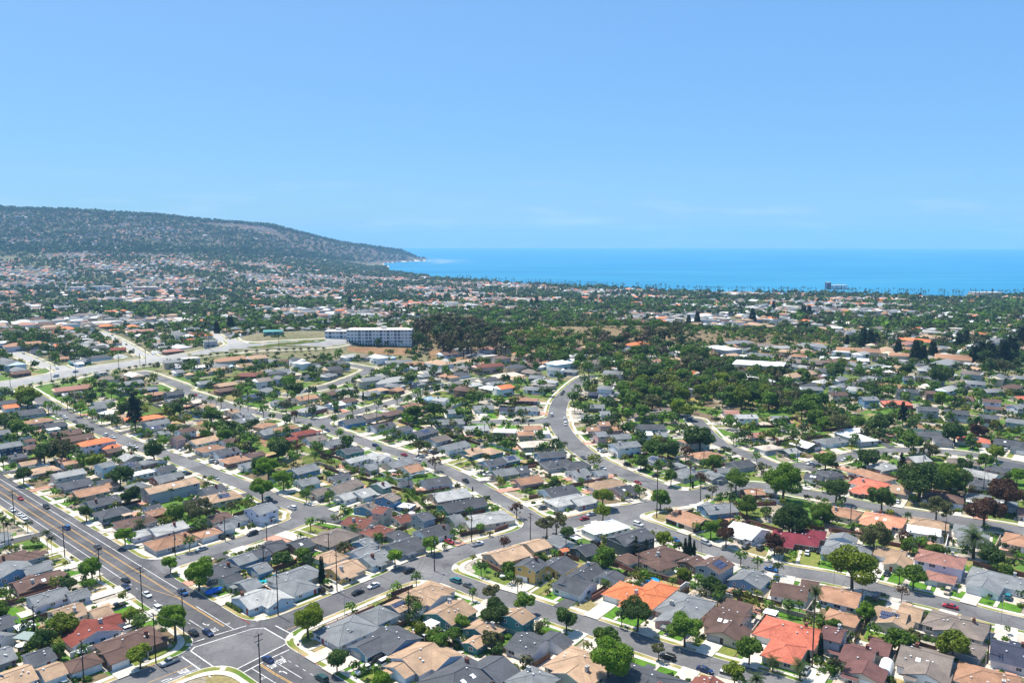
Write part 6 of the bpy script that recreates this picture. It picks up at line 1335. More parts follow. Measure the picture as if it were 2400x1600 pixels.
LINES = [('w', 0.32, [(-82.67, 234.54), (-90.27, 228.52)]), ('w', 0.32, [(-92.47, 226.51), (-95.4, 223.76)]), ('w', 0.32, [(-93.66, 219.18), (-93.41, 221.44), (-80.12, 232.64), (-76.57, 233.19), (-66.96, 224.81), (-67.04, 223.37), (-78.35, 207.1), (-79.58, 206.77), (-93.66, 219.18)]), ('w', 0.32, [(-95.03, 216.04), (-82.47, 205.1)]), ('w', 0.32, [(-73.6, 234.75), (-65.36, 227.92)]), ('w', 0.32, [(-65.21, 219.93), (-69.08, 215.31)]), ('w', 0.32, [(-70.69, 212.98), (-75.54, 205.76)]), ('y', 0.2, [(-98.66, 202.13), (-89.99, 211.39)]), ('w', 0.18, [(-94.51, 202.13), (-87.77, 209.49)]), ('y', 0.2, [(-69.31, 231.8), (-67.08, 234.33)]), ('w', 0.18, [(-72.62, 209.49), (-63.88, 202.13)]), ('w', 0.18, [(-67.79, 213.51), (-57.47, 204.61)]), ('w', 0.15, [(-66.53, 216.22), (-65.39, 215.2)]), ('w', 0.15, [(-63.76, 213.83), (-62.65, 212.84)]), ('w', 0.15, [(-61.04, 211.5), (-59.95, 210.52)]), ('w', 0.15, [(-58.38, 209.21), (-57.32, 208.25)]), ('w', 0.15, [(-55.78, 206.97), (-54.73, 206.03)]), ('w', 0.15, [(-53.22, 204.77), (-52.2, 203.85)]), ('w', 0.15, [(-50.72, 202.62), (-49.71, 201.71)]), ('y', 0.22, [(-71.06, 212.1), (-65.3, 206.93), (-59.29, 202.13)]), ('y', 0.22, [(-71.44, 211.81), (-65.54, 206.53), (-59.68, 201.94)]), ('w', 0.18, [(-101.78, 238.43), (-94.95, 232.43)]), ('w', 0.18, [(-103.35, 247.89), (-85.79, 232.43)]), ('r', 0.2, [(-60.49, 216.65), (-57.38, 213.86), (-54.35, 211.14)]), ('r', 0.2, [(-107.38, 204.01), (-103.69, 208.16), (-100.66, 211.57)]), ('r', 0.2, [(-86.56, 240.04), (-81.82, 235.78)]), ('r', 0.2, [(-99.11, 475.11), (-98.09, 474.02)]), ('r', 0.2, [(19.86, 329.92), (32.92, 338.42)]), ('y', 0.16, [(-131.81, 267.06), (-176.98, 307.59), (-260.62, 382.64), (-361.0, 472.7)]), ('y', 0.16, [(-131.58, 267.31), (-176.75, 307.84), (-260.4, 382.89), (-360.77, 472.95)]), ('y', 0.16, [(-117.58, 259.36), (-174.46, 310.39), (-258.11, 385.44), (-358.48, 475.5)]), ('y', 0.16, [(-117.36, 259.61), (-174.24, 310.64), (-257.88, 385.69), (-358.26, 475.76)]), ('w', 0.2, [(-138.51, 269.68), (-178.66, 305.71), (-262.31, 380.76), (-362.69, 470.82)]), ('w', 0.2, [(-115.56, 261.61), (-172.44, 312.65), (-256.08, 387.7), (-356.46, 477.76)]), ('y', 0.18, [(-131.69, 267.19), (-122.8, 260.27), (-111.48, 253.88)]), ('y', 0.18, [(-117.47, 259.48), (-111.36, 254.0), (-89.25, 234.39)]), ('y', 0.18, [(-111.59, 253.75), (-89.48, 234.14)]), ('w', 0.15, [(-136.77, 268.26), (-135.6, 267.21)]), ('w', 0.15, [(-115.56, 261.61), (-114.38, 260.56)]), ('w', 0.15, [(-133.25, 265.11), (-132.08, 264.06)]), ('w', 0.15, [(-112.04, 258.46), (-110.87, 257.41)]), ('w', 0.15, [(-129.74, 261.96), (-128.57, 260.91)]), ('w', 0.15, [(-108.53, 255.31), (-107.36, 254.26)]), ('w', 0.15, [(-126.23, 258.81), (-125.06, 257.76)]), ('w', 0.15, [(-122.71, 255.66), (-121.54, 254.6)]), ('w', 0.15, [(-119.2, 252.5), (-118.03, 251.45)]), ('w', 0.15, [(-115.69, 249.35), (-114.52, 248.3)]), ('w', 0.15, [(-112.17, 246.2), (-111.0, 245.15)]), ('w', 0.15, [(-108.66, 243.05), (-107.49, 242.0)]), ('w', 0.15, [(-105.15, 239.89), (-103.98, 238.84)]), ('w', 0.15, [(-101.63, 236.74), (-100.46, 235.69)])]
ROADTEXT = [('STOP', -91.79, 231.8, -0.792), ('STOP', -65.47, 213.51, 2.41), ('STOP', -67.33, 211.04, 2.419), ('STOP', -91.25, 207.95, 0.855), ('STOP', -88.91, 205.76, 0.874), ('L', -95.59, 235.18, -0.751), ('L', -63.33, 207.95, 2.418), ('R', -94.13, 204.11, 0.838), ('B', -88.88, 236.04, -0.753), ('B', -67.95, 204.44, 2.422)]
BANKS = [('g', [(-116.3, 431.5), (-108.2, 430.5), (-92.5, 418.9), (-79.9, 405.2), (-82.1, 396.1), (-94.1, 402.6), (-101.5, 409.7), (-112.9, 416.1)]), ('g', [(-285.6, 565.3), (-263.2, 555.8), (-244.0, 543.7), (-234.5, 532.1), (-238.4, 520.9), (-251.0, 529.2), (-272.8, 540.7)]), ('g', [(-58.3, 378.6), (-47.3, 363.3), (-38.0, 343.3), (-38.8, 337.5), (-53.7, 361.7)]), ('d', [(122.3, 575.0), (147.0, 568.5), (136.9, 549.7), (119.1, 555.8)]), ('b', [(-155.4, 743.8), (-96.2, 751.3), (-84.3, 743.4), (-99.3, 723.1), (-130.4, 725.7), (-153.3, 733.1)]), ('b', [(-78.4, 739.3), (-51.6, 746.1), (10.9, 705.5), (6.7, 676.7), (-35.5, 697.2), (-75.2, 708.1)]), ('b', [(250.9, 499.0), (269.7, 488.6), (263.1, 481.2), (248.0, 486.1)]), ('b', [(181.2, 499.0), (190.0, 496.3), (187.4, 487.4), (177.2, 487.4)]), ('b', [(522.8, 1147.8), (560.8, 1179.3), (530.3, 1012.3), (524.3, 966.6), (490.1, 934.9), (489.8, 1036.8)]), ('g', [(424.5, 1012.3), (450.4, 1012.3), (462.2, 966.6), (431.5, 905.2), (411.9, 924.8)]), ('g', [(-246.3, 732.4), (-221.5, 740.0), (-179.2, 751.5), (-174.2, 747.6), (-214.1, 737.7), (-245.3, 729.2)]), ('d', [(-679.8, 1425.0), (-644.7, 1451.7), (-597.6, 1350.6), (-635.5, 1336.6)]), ('b', [(-153.6, 466.9), (-145.0, 462.3), (-135.4, 432.4), (-144.2, 449.0)]), ('b', [(-202.3, 499.0), (-198.3, 507.0), (-193.2, 499.0), (-196.7, 489.9)])]
ORD = 'first second third fourth fifth sixth seventh eighth ninth tenth eleventh twelfth thirteenth fourteenth fifteenth sixteenth seventeenth eighteenth nineteenth twentieth'.split()
ORD += ['twenty-' + o for o in ORD[:9]] + ['thirtieth'] + ['thirty-' + o for o in ORD[:9]] + ['fortieth']
def loc_phrase(s):
    n, k, f = s.split('.')
    return f"{ORD[int(n)]} from left on {STREETS[int(k)][0]}'s {'far' if f == 'f' else 'near'} side"
def text(s):
    """labels are stored with @n.k.f for 'nth from left on that street's side'"""
    s = s.replace('~', ' by house @')
    if '@' in s:
        a, b = s.split('@'); return a + loc_phrase(b)
    return s

RN=dict(gry='grey',ltg='pale grey',dgr='charcoal',brn='brown',tan='tan',lbr='light brown',red='dull red',ver='red-tiled',rbr='red-brown',org='orange',wht='white',nav='navy',pnk='pinkish',mau='maroon-brown',gbr='grey-brown',cri='crimson',teal='teal',sal='salmon',crm='cream',lbl='pale blue')
WN=dict(wht='white',crm='cream',gry='grey',dgy='dark grey',blu='blue',lbl='pale blue',lav='lavender-white',tan='tan',brn='brown',yel='yellow',tea='teal',nvy='navy',pkk='pink',grn='green',dgn='dark green',brk='brick-red',red='red',dbr='dark brown',teal='teal')
# materials
MATS = {}
def mat(name, col, rough=0.8, var=0.15, scale=0.6, rnd=0.0, spec=0.3, bump=0.0, detail=4.0, metallic=0.0, fine=None):
    if name in MATS: return MATS[name]
    m = bpy.data.materials.new(name); m.use_nodes = True; n = m.node_tree; N = n.nodes; L = n.links
    p = N['Principled BSDF']; p.inputs['Roughness'].default_value = rough; p.inputs['Specular IOR Level'].default_value = spec
    p.inputs['Metallic'].default_value = metallic
    tc = N.new('ShaderNodeTexCoord'); no = N.new('ShaderNodeTexNoise'); no.inputs['Scale'].default_value = scale; no.inputs['Detail'].default_value = detail
    oi = N.new('ShaderNodeObjectInfo'); ad = N.new('ShaderNodeVectorMath'); ad.operation = 'ADD'
    sc = N.new('ShaderNodeVectorMath'); sc.operation = 'SCALE'; sc.inputs[0].default_value = (97, 53, 31); L.new(oi.outputs['Random'], sc.inputs['Scale'])
    L.new(tc.outputs['Object'], ad.inputs[0]); L.new(sc.outputs[0], ad.inputs[1]); L.new(ad.outputs[0], no.inputs['Vector'])
    mr = N.new('ShaderNodeMapRange'); mr.inputs[1].default_value = 0.3; mr.inputs[2].default_value = 0.7; mr.inputs[3].default_value = 1 - var; mr.inputs[4].default_value = 1 + var
    L.new(no.outputs['Fac'], mr.inputs[0])
    val = mr.outputs[0]
    if fine:
        n2 = N.new('ShaderNodeTexNoise'); n2.inputs['Scale'].default_value = fine[0]; n2.inputs['Detail'].default_value = 2; L.new(ad.outputs[0], n2.inputs['Vector'])
        m2 = N.new('ShaderNodeMapRange'); m2.inputs[1].default_value = 0.3; m2.inputs[2].default_value = 0.7; m2.inputs[3].default_value = 1 - fine[1]; m2.inputs[4].default_value = 1 + fine[1]
        L.new(n2.outputs['Fac'], m2.inputs[0]); mm = N.new('ShaderNodeMath'); mm.operation = 'MULTIPLY'; L.new(val, mm.inputs[0]); L.new(m2.outputs[0], mm.inputs[1]); val = mm.outputs[0]
    if rnd:
        m3 = N.new('ShaderNodeMapRange'); m3.inputs[3].default_value = 1 - rnd; m3.inputs[4].default_value = 1 + rnd; L.new(oi.outputs['Random'], m3.inputs[0])
        mm = N.new('ShaderNodeMath'); mm.operation = 'MULTIPLY'; L.new(val, mm.inputs[0]); L.new(m3.outputs[0], mm.inputs[1]); val = mm.outputs[0]
    vm = N.new('ShaderNodeVectorMath'); vm.operation = 'SCALE'; vm.inputs[0].default_value = col[:3]; L.new(val, vm.inputs['Scale'])
    L.new(vm.outputs[0], p.inputs['Base Color'])
    if bump:
        b = N.new('ShaderNodeBump'); b.inputs['Strength'].default_value = bump; b.inputs['Distance'].default_value = 0.1
        L.new(no.outputs['Fac'], b.inputs['Height']); L.new(b.outputs[0], p.inputs['Normal'])
    MATS[name] = m; return m

def mat_mix(name, stops, scale=0.3, rough=0.9, fine=2.5, detail=6.0, fv=0.10):
    """ground cover: several real surface colours in patches"""
    m = bpy.data.materials.new(name); m.use_nodes = True; n = m.node_tree; N = n.nodes; L = n.links
    p = N['Principled BSDF']; p.inputs['Roughness'].default_value = rough; p.inputs['Specular IOR Level'].default_value = 0.15
    tc = N.new('ShaderNodeTexCoord'); no = N.new('ShaderNodeTexNoise'); no.inputs['Scale'].default_value = scale; no.inputs['Detail'].default_value = detail
    g = N.new('ShaderNodeNewGeometry'); L.new(g.outputs['Position'], no.inputs['Vector'])
    r = N.new('ShaderNodeValToRGB'); el = r.color_ramp.elements
    while len(el) < len(stops): el.new(0.5)
    for e, (t, c) in zip(el, stops): e.position = t; e.color = (*c, 1)
    L.new(no.outputs['Fac'], r.inputs[0])
    n2 = N.new('ShaderNodeTexNoise'); n2.inputs['Scale'].default_value = fine; n2.inputs['Detail'].default_value = 3; L.new(g.outputs['Position'], n2.inputs['Vector'])
    m2 = N.new('ShaderNodeMapRange'); m2.inputs[1].default_value = 0.3; m2.inputs[2].default_value = 0.7; m2.inputs[3].default_value = 1 - fv; m2.inputs[4].default_value = 1 + fv; L.new(n2.outputs['Fac'], m2.inputs[0])
    vm = N.new('ShaderNodeVectorMath'); vm.operation = 'SCALE'; L.new(r.outputs[0], vm.inputs[0]); L.new(m2.outputs[0], vm.inputs['Scale'])
    L.new(vm.outputs[0], p.inputs['Base Color'])
    MATS[name] = m; return m

def mat_attr(name, rough=0.85, nscale=0.0, nvar=0.0, spec=0.2):
    m = bpy.data.materials.new(name); m.use_nodes = True; n = m.node_tree; N = n.nodes; L = n.links
    p = N['Principled BSDF']; p.inputs['Roughness'].default_value = rough; p.inputs['Specular IOR Level'].default_value = spec
    a = N.new('ShaderNodeAttribute'); a.attribute_name = 'Col'
    if nvar:
        g = N.new('ShaderNodeNewGeometry'); no = N.new('ShaderNodeTexNoise'); no.inputs['Scale'].default_value = nscale; no.inputs['Detail'].default_value = 7; L.new(g.outputs['Position'], no.inputs['Vector'])
        m2 = N.new('ShaderNodeMapRange'); m2.inputs[1].default_value = 0.3; m2.inputs[2].default_value = 0.7; m2.inputs[3].default_value = 1 - nvar; m2.inputs[4].default_value = 1 + nvar; L.new(no.outputs['Fac'], m2.inputs[0])
        vm = N.new('ShaderNodeVectorMath'); vm.operation = 'SCALE'; L.new(a.outputs['Color'], vm.inputs[0]); L.new(m2.outputs[0], vm.inputs['Scale']); L.new(vm.outputs[0], p.inputs['Base Color'])
    else: L.new(a.outputs['Color'], p.inputs['Base Color'])
    MATS[name] = m; return m

def mat_leaf(name, c1, c2, rnd=0.25, attr=False):
    m = bpy.data.materials.new(name); m.use_nodes = True; n = m.node_tree; N = n.nodes; L = n.links
    p = N['Principled BSDF']; p.inputs['Roughness'].default_value = 0.6; p.inputs['Specular IOR Level'].default_value = 0.2
    outn = N['Material Output']
    if attr:
        a = N.new('ShaderNodeAttribute'); a.attribute_name = 'Col'; col = a.outputs['Color']
    else:
        g = N.new('ShaderNodeNewGeometry'); no = N.new('ShaderNodeTexNoise'); no.inputs['Scale'].default_value = 0.55; no.inputs['Detail'].default_value = 3; L.new(g.outputs['Position'], no.inputs['Vector'])
        mr = N.new('ShaderNodeMapRange'); mr.inputs[1].default_value = 0.35; mr.inputs[2].default_value = 0.65; L.new(no.outputs['Fac'], mr.inputs[0])
        mx = N.new('ShaderNodeMixRGB'); mx.inputs[1].default_value = (*c1, 1); mx.inputs[2].default_value = (*c2, 1); L.new(mr.outputs[0], mx.inputs[0])
        oi = N.new('ShaderNodeObjectInfo'); m3 = N.new('ShaderNodeMapRange'); m3.inputs[3].default_value = 1 - rnd; m3.inputs[4].default_value = 1 + rnd; L.new(oi.outputs['Random'], m3.inputs[0])
        vm = N.new('ShaderNodeVectorMath'); vm.operation = 'SCALE'; L.new(mx.outputs[0], vm.inputs[0]); L.new(m3.outputs[0], vm.inputs['Scale']); col = vm.outputs[0]
    L.new(col, p.inputs['Base Color'])
    t = N.new('ShaderNodeBsdfTranslucent'); L.new(col, t.inputs['Color'])
    ms = N.new('ShaderNodeMixShader'); ms.inputs[0].default_value = 0.32; L.new(p.outputs[0], ms.inputs[1]); L.new(t.outputs[0], ms.inputs[2]); L.new(ms.outputs[0], outn.inputs['Surface'])
    MATS[name] = m; return m

ROOFC = dict(gry=(.165, .172, .178), ltg=(.31, .31, .30), dgr=(.070, .073, .082), brn=(.114, .070, .057), tan=(.353, .238, .156), lbr=(.306, .170, .106), red=(.190, .049, .036), ver=(.478, .138, .087), rbr=(.152, .057, .042),
             org=(.570, .175, .074), wht=(.720, .720, .710), nav=(.038, .042, .065), pnk=(.289, .144, .114), mau=(.137, .067, .061), gbr=(.167, .137, .118), cri=(.160, .027, .038), teal=(.090, .270, .261), sal=(.540, .234, .144), crm=(.495, .414, .342), lbl=(.266, .380, .456))
WALLC = dict(wht=(.74, .74, .73), crm=(.60, .52, .40), gry=(.36, .37, .38), dgy=(.14, .15, .16), blu=(.14, .27, .42), lbl=(.47, .58, .66), lav=(.60, .59, .66), tan=(.48, .37, .26), brn=(.19, .12, .085), yel=(.60, .40, .14), tea=(.07, .22, .21), nvy=(.03, .05, .10),
             pkk=(.55, .35, .31), grn=(.22, .29, .23), dgn=(.10, .125, .11), brk=(.26, .09, .06), red=(.42, .10, .06), dbr=(.07, .05, .04), teal=(.1, .3, .3))
def roofm(k):
    tile = k in ('org', 'ver', 'sal', 'pnk')
    return mat('roof ' + k, ROOFC[k], 0.85, 0.20, 0.28, 0.14, 0.2, 0.0, 6.0, fine=(3.2, 0.20) if not tile else (2.4, 0.28))
def wallm(k): return mat('wall ' + k, WALLC[k], 0.85, 0.05, 0.5, 0.06, 0.2)
TRIM = mat('white trim', (.72, .72, .70), 0.6, 0.05, 1.0)
GLASS = mat('window glass', (.035, .045, .06), 0.12, 0.3, 0.8, 0.3, 0.6)
CONC = mat_mix('concrete', [(0.3, (.42, .375, .315)), (0.55, (.52, .47, .405)), (0.75, (.58, .53, .465))], 0.25, 0.9, 1.3)
WALKM = mat_mix('sidewalk concrete', [(0.3, (.48, .44, .375)), (0.6, (.56, .52, .45)), (0.8, (.50, .455, .39))], 0.15, 0.9, 0.9)
LAWNM = [mat_mix('lush lawn', [(0.3, (.055, .14, .012)), (0.55, (.085, .19, .018)), (0.8, (.12, .20, .03))], 0.25, 0.95, 1.8, 6, .2),
         mat_mix('yellowing lawn', [(0.3, (.12, .17, .03)), (0.55, (.18, .19, .045)), (0.8, (.26, .21, .08))], 0.3, 0.95, 1.8, 6, .2),
         mat_mix('dry lawn', [(0.3, (.20, .18, .06)), (0.5, (.32, .24, .11)), (0.8, (.40, .30, .17))], 0.3, 0.95, 1.8, 6, .2),
         mat_mix('gravel yard', [(0.3, (.34, .27, .20)), (0.5, (.46, .40, .33)), (0.8, (.30, .19, .11))], 0.3, 0.95, 2.5)]
PARKM = mat_mix('parkway strip', [(0.38, (.085, .15, .02)), (0.48, (.20, .20, .05)), (0.57, (.34, .27, .13)), (0.68, (.48, .43, .36))], 0.08, 0.95, 1.6)
DARKASPH = mat_mix('dark asphalt', [(0.3, (.085, .083, .088)), (0.55, (.108, .105, .109)), (0.75, (.135, .131, .132))], 0.12, 0.9, 1.2)
ASPH = mat_mix('worn asphalt', [(0.3, (.122, .12, .124)), (0.55, (.15, .147, .149)), (0.75, (.185, .18, .176))], 0.10, 0.9, 1.0)
LASPH = mat_mix('pale road', [(0.3, (.30, .29, .28)), (0.7, (.38, .37, .35))], 0.1, 0.9, 1.0)
def cracks(m, scale):
    N = m.node_tree.nodes; L = m.node_tree.links; p = N['Principled BSDF']; old = p.inputs['Base Color'].links[0].from_socket
    g = N.new('ShaderNodeNewGeometry'); no = N.new('ShaderNodeTexNoise'); no.inputs['Scale'].default_value = .3; no.inputs['Detail'].default_value = 4; L.new(g.outputs['Position'], no.inputs['Vector'])
    ad = N.new('ShaderNodeVectorMath'); ad.operation = 'MULTIPLY_ADD'; L.new(no.outputs['Color'], ad.inputs[0]); ad.inputs[1].default_value = (6, 6, 0); L.new(g.outputs['Position'], ad.inputs[2])
    vo = N.new('ShaderNodeTexVoronoi'); vo.feature = 'DISTANCE_TO_EDGE'; vo.inputs['Scale'].default_value = scale; L.new(ad.outputs[0], vo.inputs['Vector'])
    mr = N.new('ShaderNodeMapRange'); mr.inputs[1].default_value = .008; mr.inputs[2].default_value = .022; mr.inputs[3].default_value = .8; mr.inputs[4].default_value = 1; L.new(vo.outputs['Distance'], mr.inputs[0])
    n2 = N.new('ShaderNodeTexNoise'); n2.inputs['Scale'].default_value = .045; n2.inputs['Detail'].default_value = 5; L.new(g.outputs['Position'], n2.inputs['Vector'])
    m2 = N.new('ShaderNodeMapRange'); m2.inputs[1].default_value = .35; m2.inputs[2].default_value = .65; m2.inputs[3].default_value = .82; m2.inputs[4].default_value = 1.16; L.new(n2.outputs['Fac'], m2.inputs[0])
    mm = N.new('ShaderNodeMath'); mm.operation = 'MULTIPLY'; L.new(mr.outputs[0], mm.inputs[0]); L.new(m2.outputs[0], mm.inputs[1])
    vm = N.new('ShaderNodeVectorMath'); vm.operation = 'SCALE'; L.new(old, vm.inputs[0]); L.new(mm.outputs[0], vm.inputs['Scale']); L.new(vm.outputs[0], p.inputs['Base Color'])
cracks(DARKASPH, .075); cracks(ASPH, .09)
WOODM = mat('dark pole wood', (.035, .028, .024), 0.9, 0.2, 1.5)
METAL = mat('grey metal', (.30, .31, .32), 0.5, 0.05, 1.0, metallic=0.3)
BARK = mat('bark', (.10, .075, .055), 0.9, 0.3, 3.0)
WHITEP = mat('white road paint', (.64, .63, .61), 0.8, 0.25, 0.8)
YELP = mat('yellow road paint', (.50, .29, .085), 0.8, 0.25, 0.8)

# mesh helpers
class MB:
    def __init__(s): s.v = []; s.f = []; s.m = []
    def face(s, pts, mi=0):
        b = len(s.v); s.v += [tuple(p) for p in pts]; s.f.append(tuple(range(b, b + len(pts)))); s.m.append(mi)
    def box(s, cx, cy, z0, z1, lx, ly, a=0.0, mi=0, top=None, bottom=False):
        c, n = math.cos(a), math.sin(a)
        q = [(cx + c * u - n * v, cy + n * u + c * v) for u, v in ((-lx / 2, -ly / 2), (lx / 2, -ly / 2), (lx / 2, ly / 2), (-lx / 2, ly / 2))]
        b = len(s.v); s.v += [(x, y, z0) for x, y in q] + [(x, y, z1) for x, y in q]
        for i in range(4): s.f.append((b + i, b + (i + 1) % 4, b + 4 + (i + 1) % 4, b + 4 + i)); s.m.append(mi)
        s.f.append((b + 4, b + 5, b + 6, b + 7)); s.m.append(mi if top is None else top)
        if bottom: s.f.append((b + 3, b + 2, b + 1, b)); s.m.append(mi)
    def bar(s, p, q, r, mi=0, n=4, r2=None):
        p = Vector(p); q = Vector(q); d = (q - p).normalized(); u = d.orthogonal().normalized(); v = d.cross(u); r2 = r if r2 is None else r2
        b = len(s.v)
        for c, rr in ((p, r), (q, r2)):
            for i in range(n):
                t = 2 * math.pi * i / n + math.pi / 4; s.v.append(tuple(c + u * math.cos(t) * rr + v * math.sin(t) * rr))
        for i in range(n): s.f.append((b + i, b + (i + 1) % n, b + n + (i + 1) % n, b + n + i)); s.m.append(mi)
        s.f.append(tuple(b + n + i for i in range(n))); s.m.append(mi)
        s.f.append(tuple(b + n - 1 - i for i in range(n))); s.m.append(mi)
    def mesh(s, name, mats):
        me = bpy.data.meshes.new(name); me.from_pydata(s.v, [], s.f)
        for m in mats: me.materials.append(m)
        if len(mats) > 1: me.polygons.foreach_set('material_index', s.m)
        return me
    def build(s, name, mats, parent=None, loc=None):
        return link(name, s.mesh(name, mats), parent, loc)
def link(name, me, parent=None, loc=None, rz=None, scale=None):
    o = bpy.data.objects.new(name, me); COL.objects.link(o)
    if parent: o.parent = parent
    if loc is not None: o.location = loc
    if rz is not None: o.rotation_euler = (0, 0, rz)
    if scale is not None: o.scale = scale
    return o
def tag(o, label=None, cat=None, group=None, kind=None):
    if label: o['label'] = label
    if cat: o['category'] = cat
    if group: o['group'] = group
    if kind: o['kind'] = kind
    return o
def thing(name, label, cat, loc, rz=0.0, group=None):
    o = bpy.data.objects.new(name, None); COL.objects.link(o); o.location = loc; o.rotation_euler = (0, 0, rz); o.empty_display_size = 0.5
    return tag(o, label, cat, group)
def TZ(x, y): return float(terr(x, y))
def np_mesh(name, V, F4, mats, col=None, F3=None):
    """V (n,3); F4 (m,4); optional F3 (k,3); col one RGB per face (quads first)"""
    me = bpy.data.meshes.new(name); nq = len(F4); n3 = 0 if F3 is None else len(F3)
    me.vertices.add(len(V)); me.vertices.foreach_set('co', np.asarray(V, np.float32).ravel())
    li = np.asarray(F4, np.int32).ravel()
    if n3: li = np.concatenate([li, np.asarray(F3, np.int32).ravel()])
    me.loops.add(len(li)); me.loops.foreach_set('vertex_index', li)
    st = np.arange(nq) * 4
    if n3: st = np.concatenate([st, nq * 4 + np.arange(n3) * 3])
    me.polygons.add(nq + n3); me.polygons.foreach_set('loop_start', st.astype(np.int32))
    me.update(calc_edges=True)
    if col is not None:
        a = me.color_attributes.new('Col', 'FLOAT_COLOR', 'CORNER')
        rep = np.concatenate([np.full(nq, 4), np.full(n3, 3)]); cc = np.repeat(np.asarray(col, np.float32), rep, axis=0)
        a.data.foreach_set('color', np.concatenate([cc, np.ones((len(cc), 1), np.float32)], 1).ravel())
    for m in mats: me.materials.append(m)
    return me

# streets: distance to the kerb line
SEG = []
for si, (n_, h_, s_, P_) in enumerate(STREETS):
    for a_, b_ in zip(P_[:-1], P_[1:]): SEG.append((si, h_, a_[0], a_[1], b_[0], b_[1]))
def street_sdf(X, Y, fillet=10.0):
    """distance outside the carriageways (negative on them) with rounded corners; and the nearest street"""
    D = np.full((len(STREETS),) + X.shape, 1e6)
    for si, h, ax, ay, bx, by in SEG:
        vx, vy = bx - ax, by - ay; L2 = vx * vx + vy * vy + 1e-9
        t = np.clip(((X - ax) * vx + (Y - ay) * vy) / L2, 0, 1)
        d = np.hypot(X - ax - t * vx, Y - ay - t * vy) - h
        D[si] = np.minimum(D[si], d)
    idx = D.argmin(0); S = np.sort(D, axis=0); d1, d2 = S[0], S[1]
    k = fillet; hh = np.maximum(k - np.abs(d1 - d2), 0) / k
    return d1 - hh * hh * k * 0.25, idx, d2
# a bulb where the cul-de-sac turns
BULB = STREETS[2][3][-1]
def edge(x, y): return float(street_sdf(np.array([x]), np.array([y]))[0][0])

# ground, sea
az = np.concatenate([np.linspace(-1.3, -0.86, 14), np.linspace(-0.85, 0.85, 300), np.linspace(0.86, 1.3, 14)])
dep = [40.0]
while dep[-1] < 1000: dep.append(dep[-1] + 5.0)
while dep[-1] < 10500: dep.append(dep[-1] * 1.018)
dep = np.array(dep)
DD, AA = np.meshgrid(dep, az, indexing='ij'); GX = DD * AA; GY = DD; GZ = terr(GX, GY)
V = np.stack([GX, GY, GZ], -1).reshape(-1, 3)
na = len(az); i0 = (np.arange(len(dep) - 1)[:, None] * na + np.arange(na - 1)[None, :]).ravel()
F = np.stack([i0, i0 + 1, i0 + na + 1, i0 + na], 1)
fx, fy, fz = V[F].mean(1).T
gc = np.tile(np.array([.27, .225, .165]), (len(F), 1))
def blend(mask, c): gc[:] = gc * (1 - mask[:, None]) + np.array(c) * mask[:, None]
nz = (np.sin(fx * .083 + 1.3 * np.sin(fy * .05)) + np.sin(fy * .071 + 1.1 * np.sin(fx * .043))) * .25 + .5
blend(np.clip(nz * 1.8 - .7, 0, 1) * .8, (.09, .105, .035))
blend(sstep(440, 620, fy) * .7, (.14, .135, .065))
blend(sstep(900, 1100, fy) * .6, (.11, .105, .06))
wd = np.exp(-((fy - 850 - .15 * fx) / 110.) ** 2) * sstep(-120, -60, fx) * (1 - sstep(330, 430, fx))
blend(np.clip(wd * 1.5, 0, 1) * .8, (.20, .14, .08))
hill = (((fz > 60) & (fy > 3300)) | ((fy > np.interp(fx / fy, HA, FD) - 100) & (fx < 0))).astype(float)
blend(hill * .9, (.10, .078, .06))
blend(hill * np.clip(np.sin(fx * .004 + 2) * np.sin(fy * .0031) * 2, 0, 1) * .7, (.09, .09, .05))
sand = ((fz < SEA + 2.5) & (fz > SEA - 8) & (fy > 2500)).astype(float)
blend(sand, (.55, .46, .34))
gm = mat_attr('ground soil', 0.95, 0.35, 0.3)
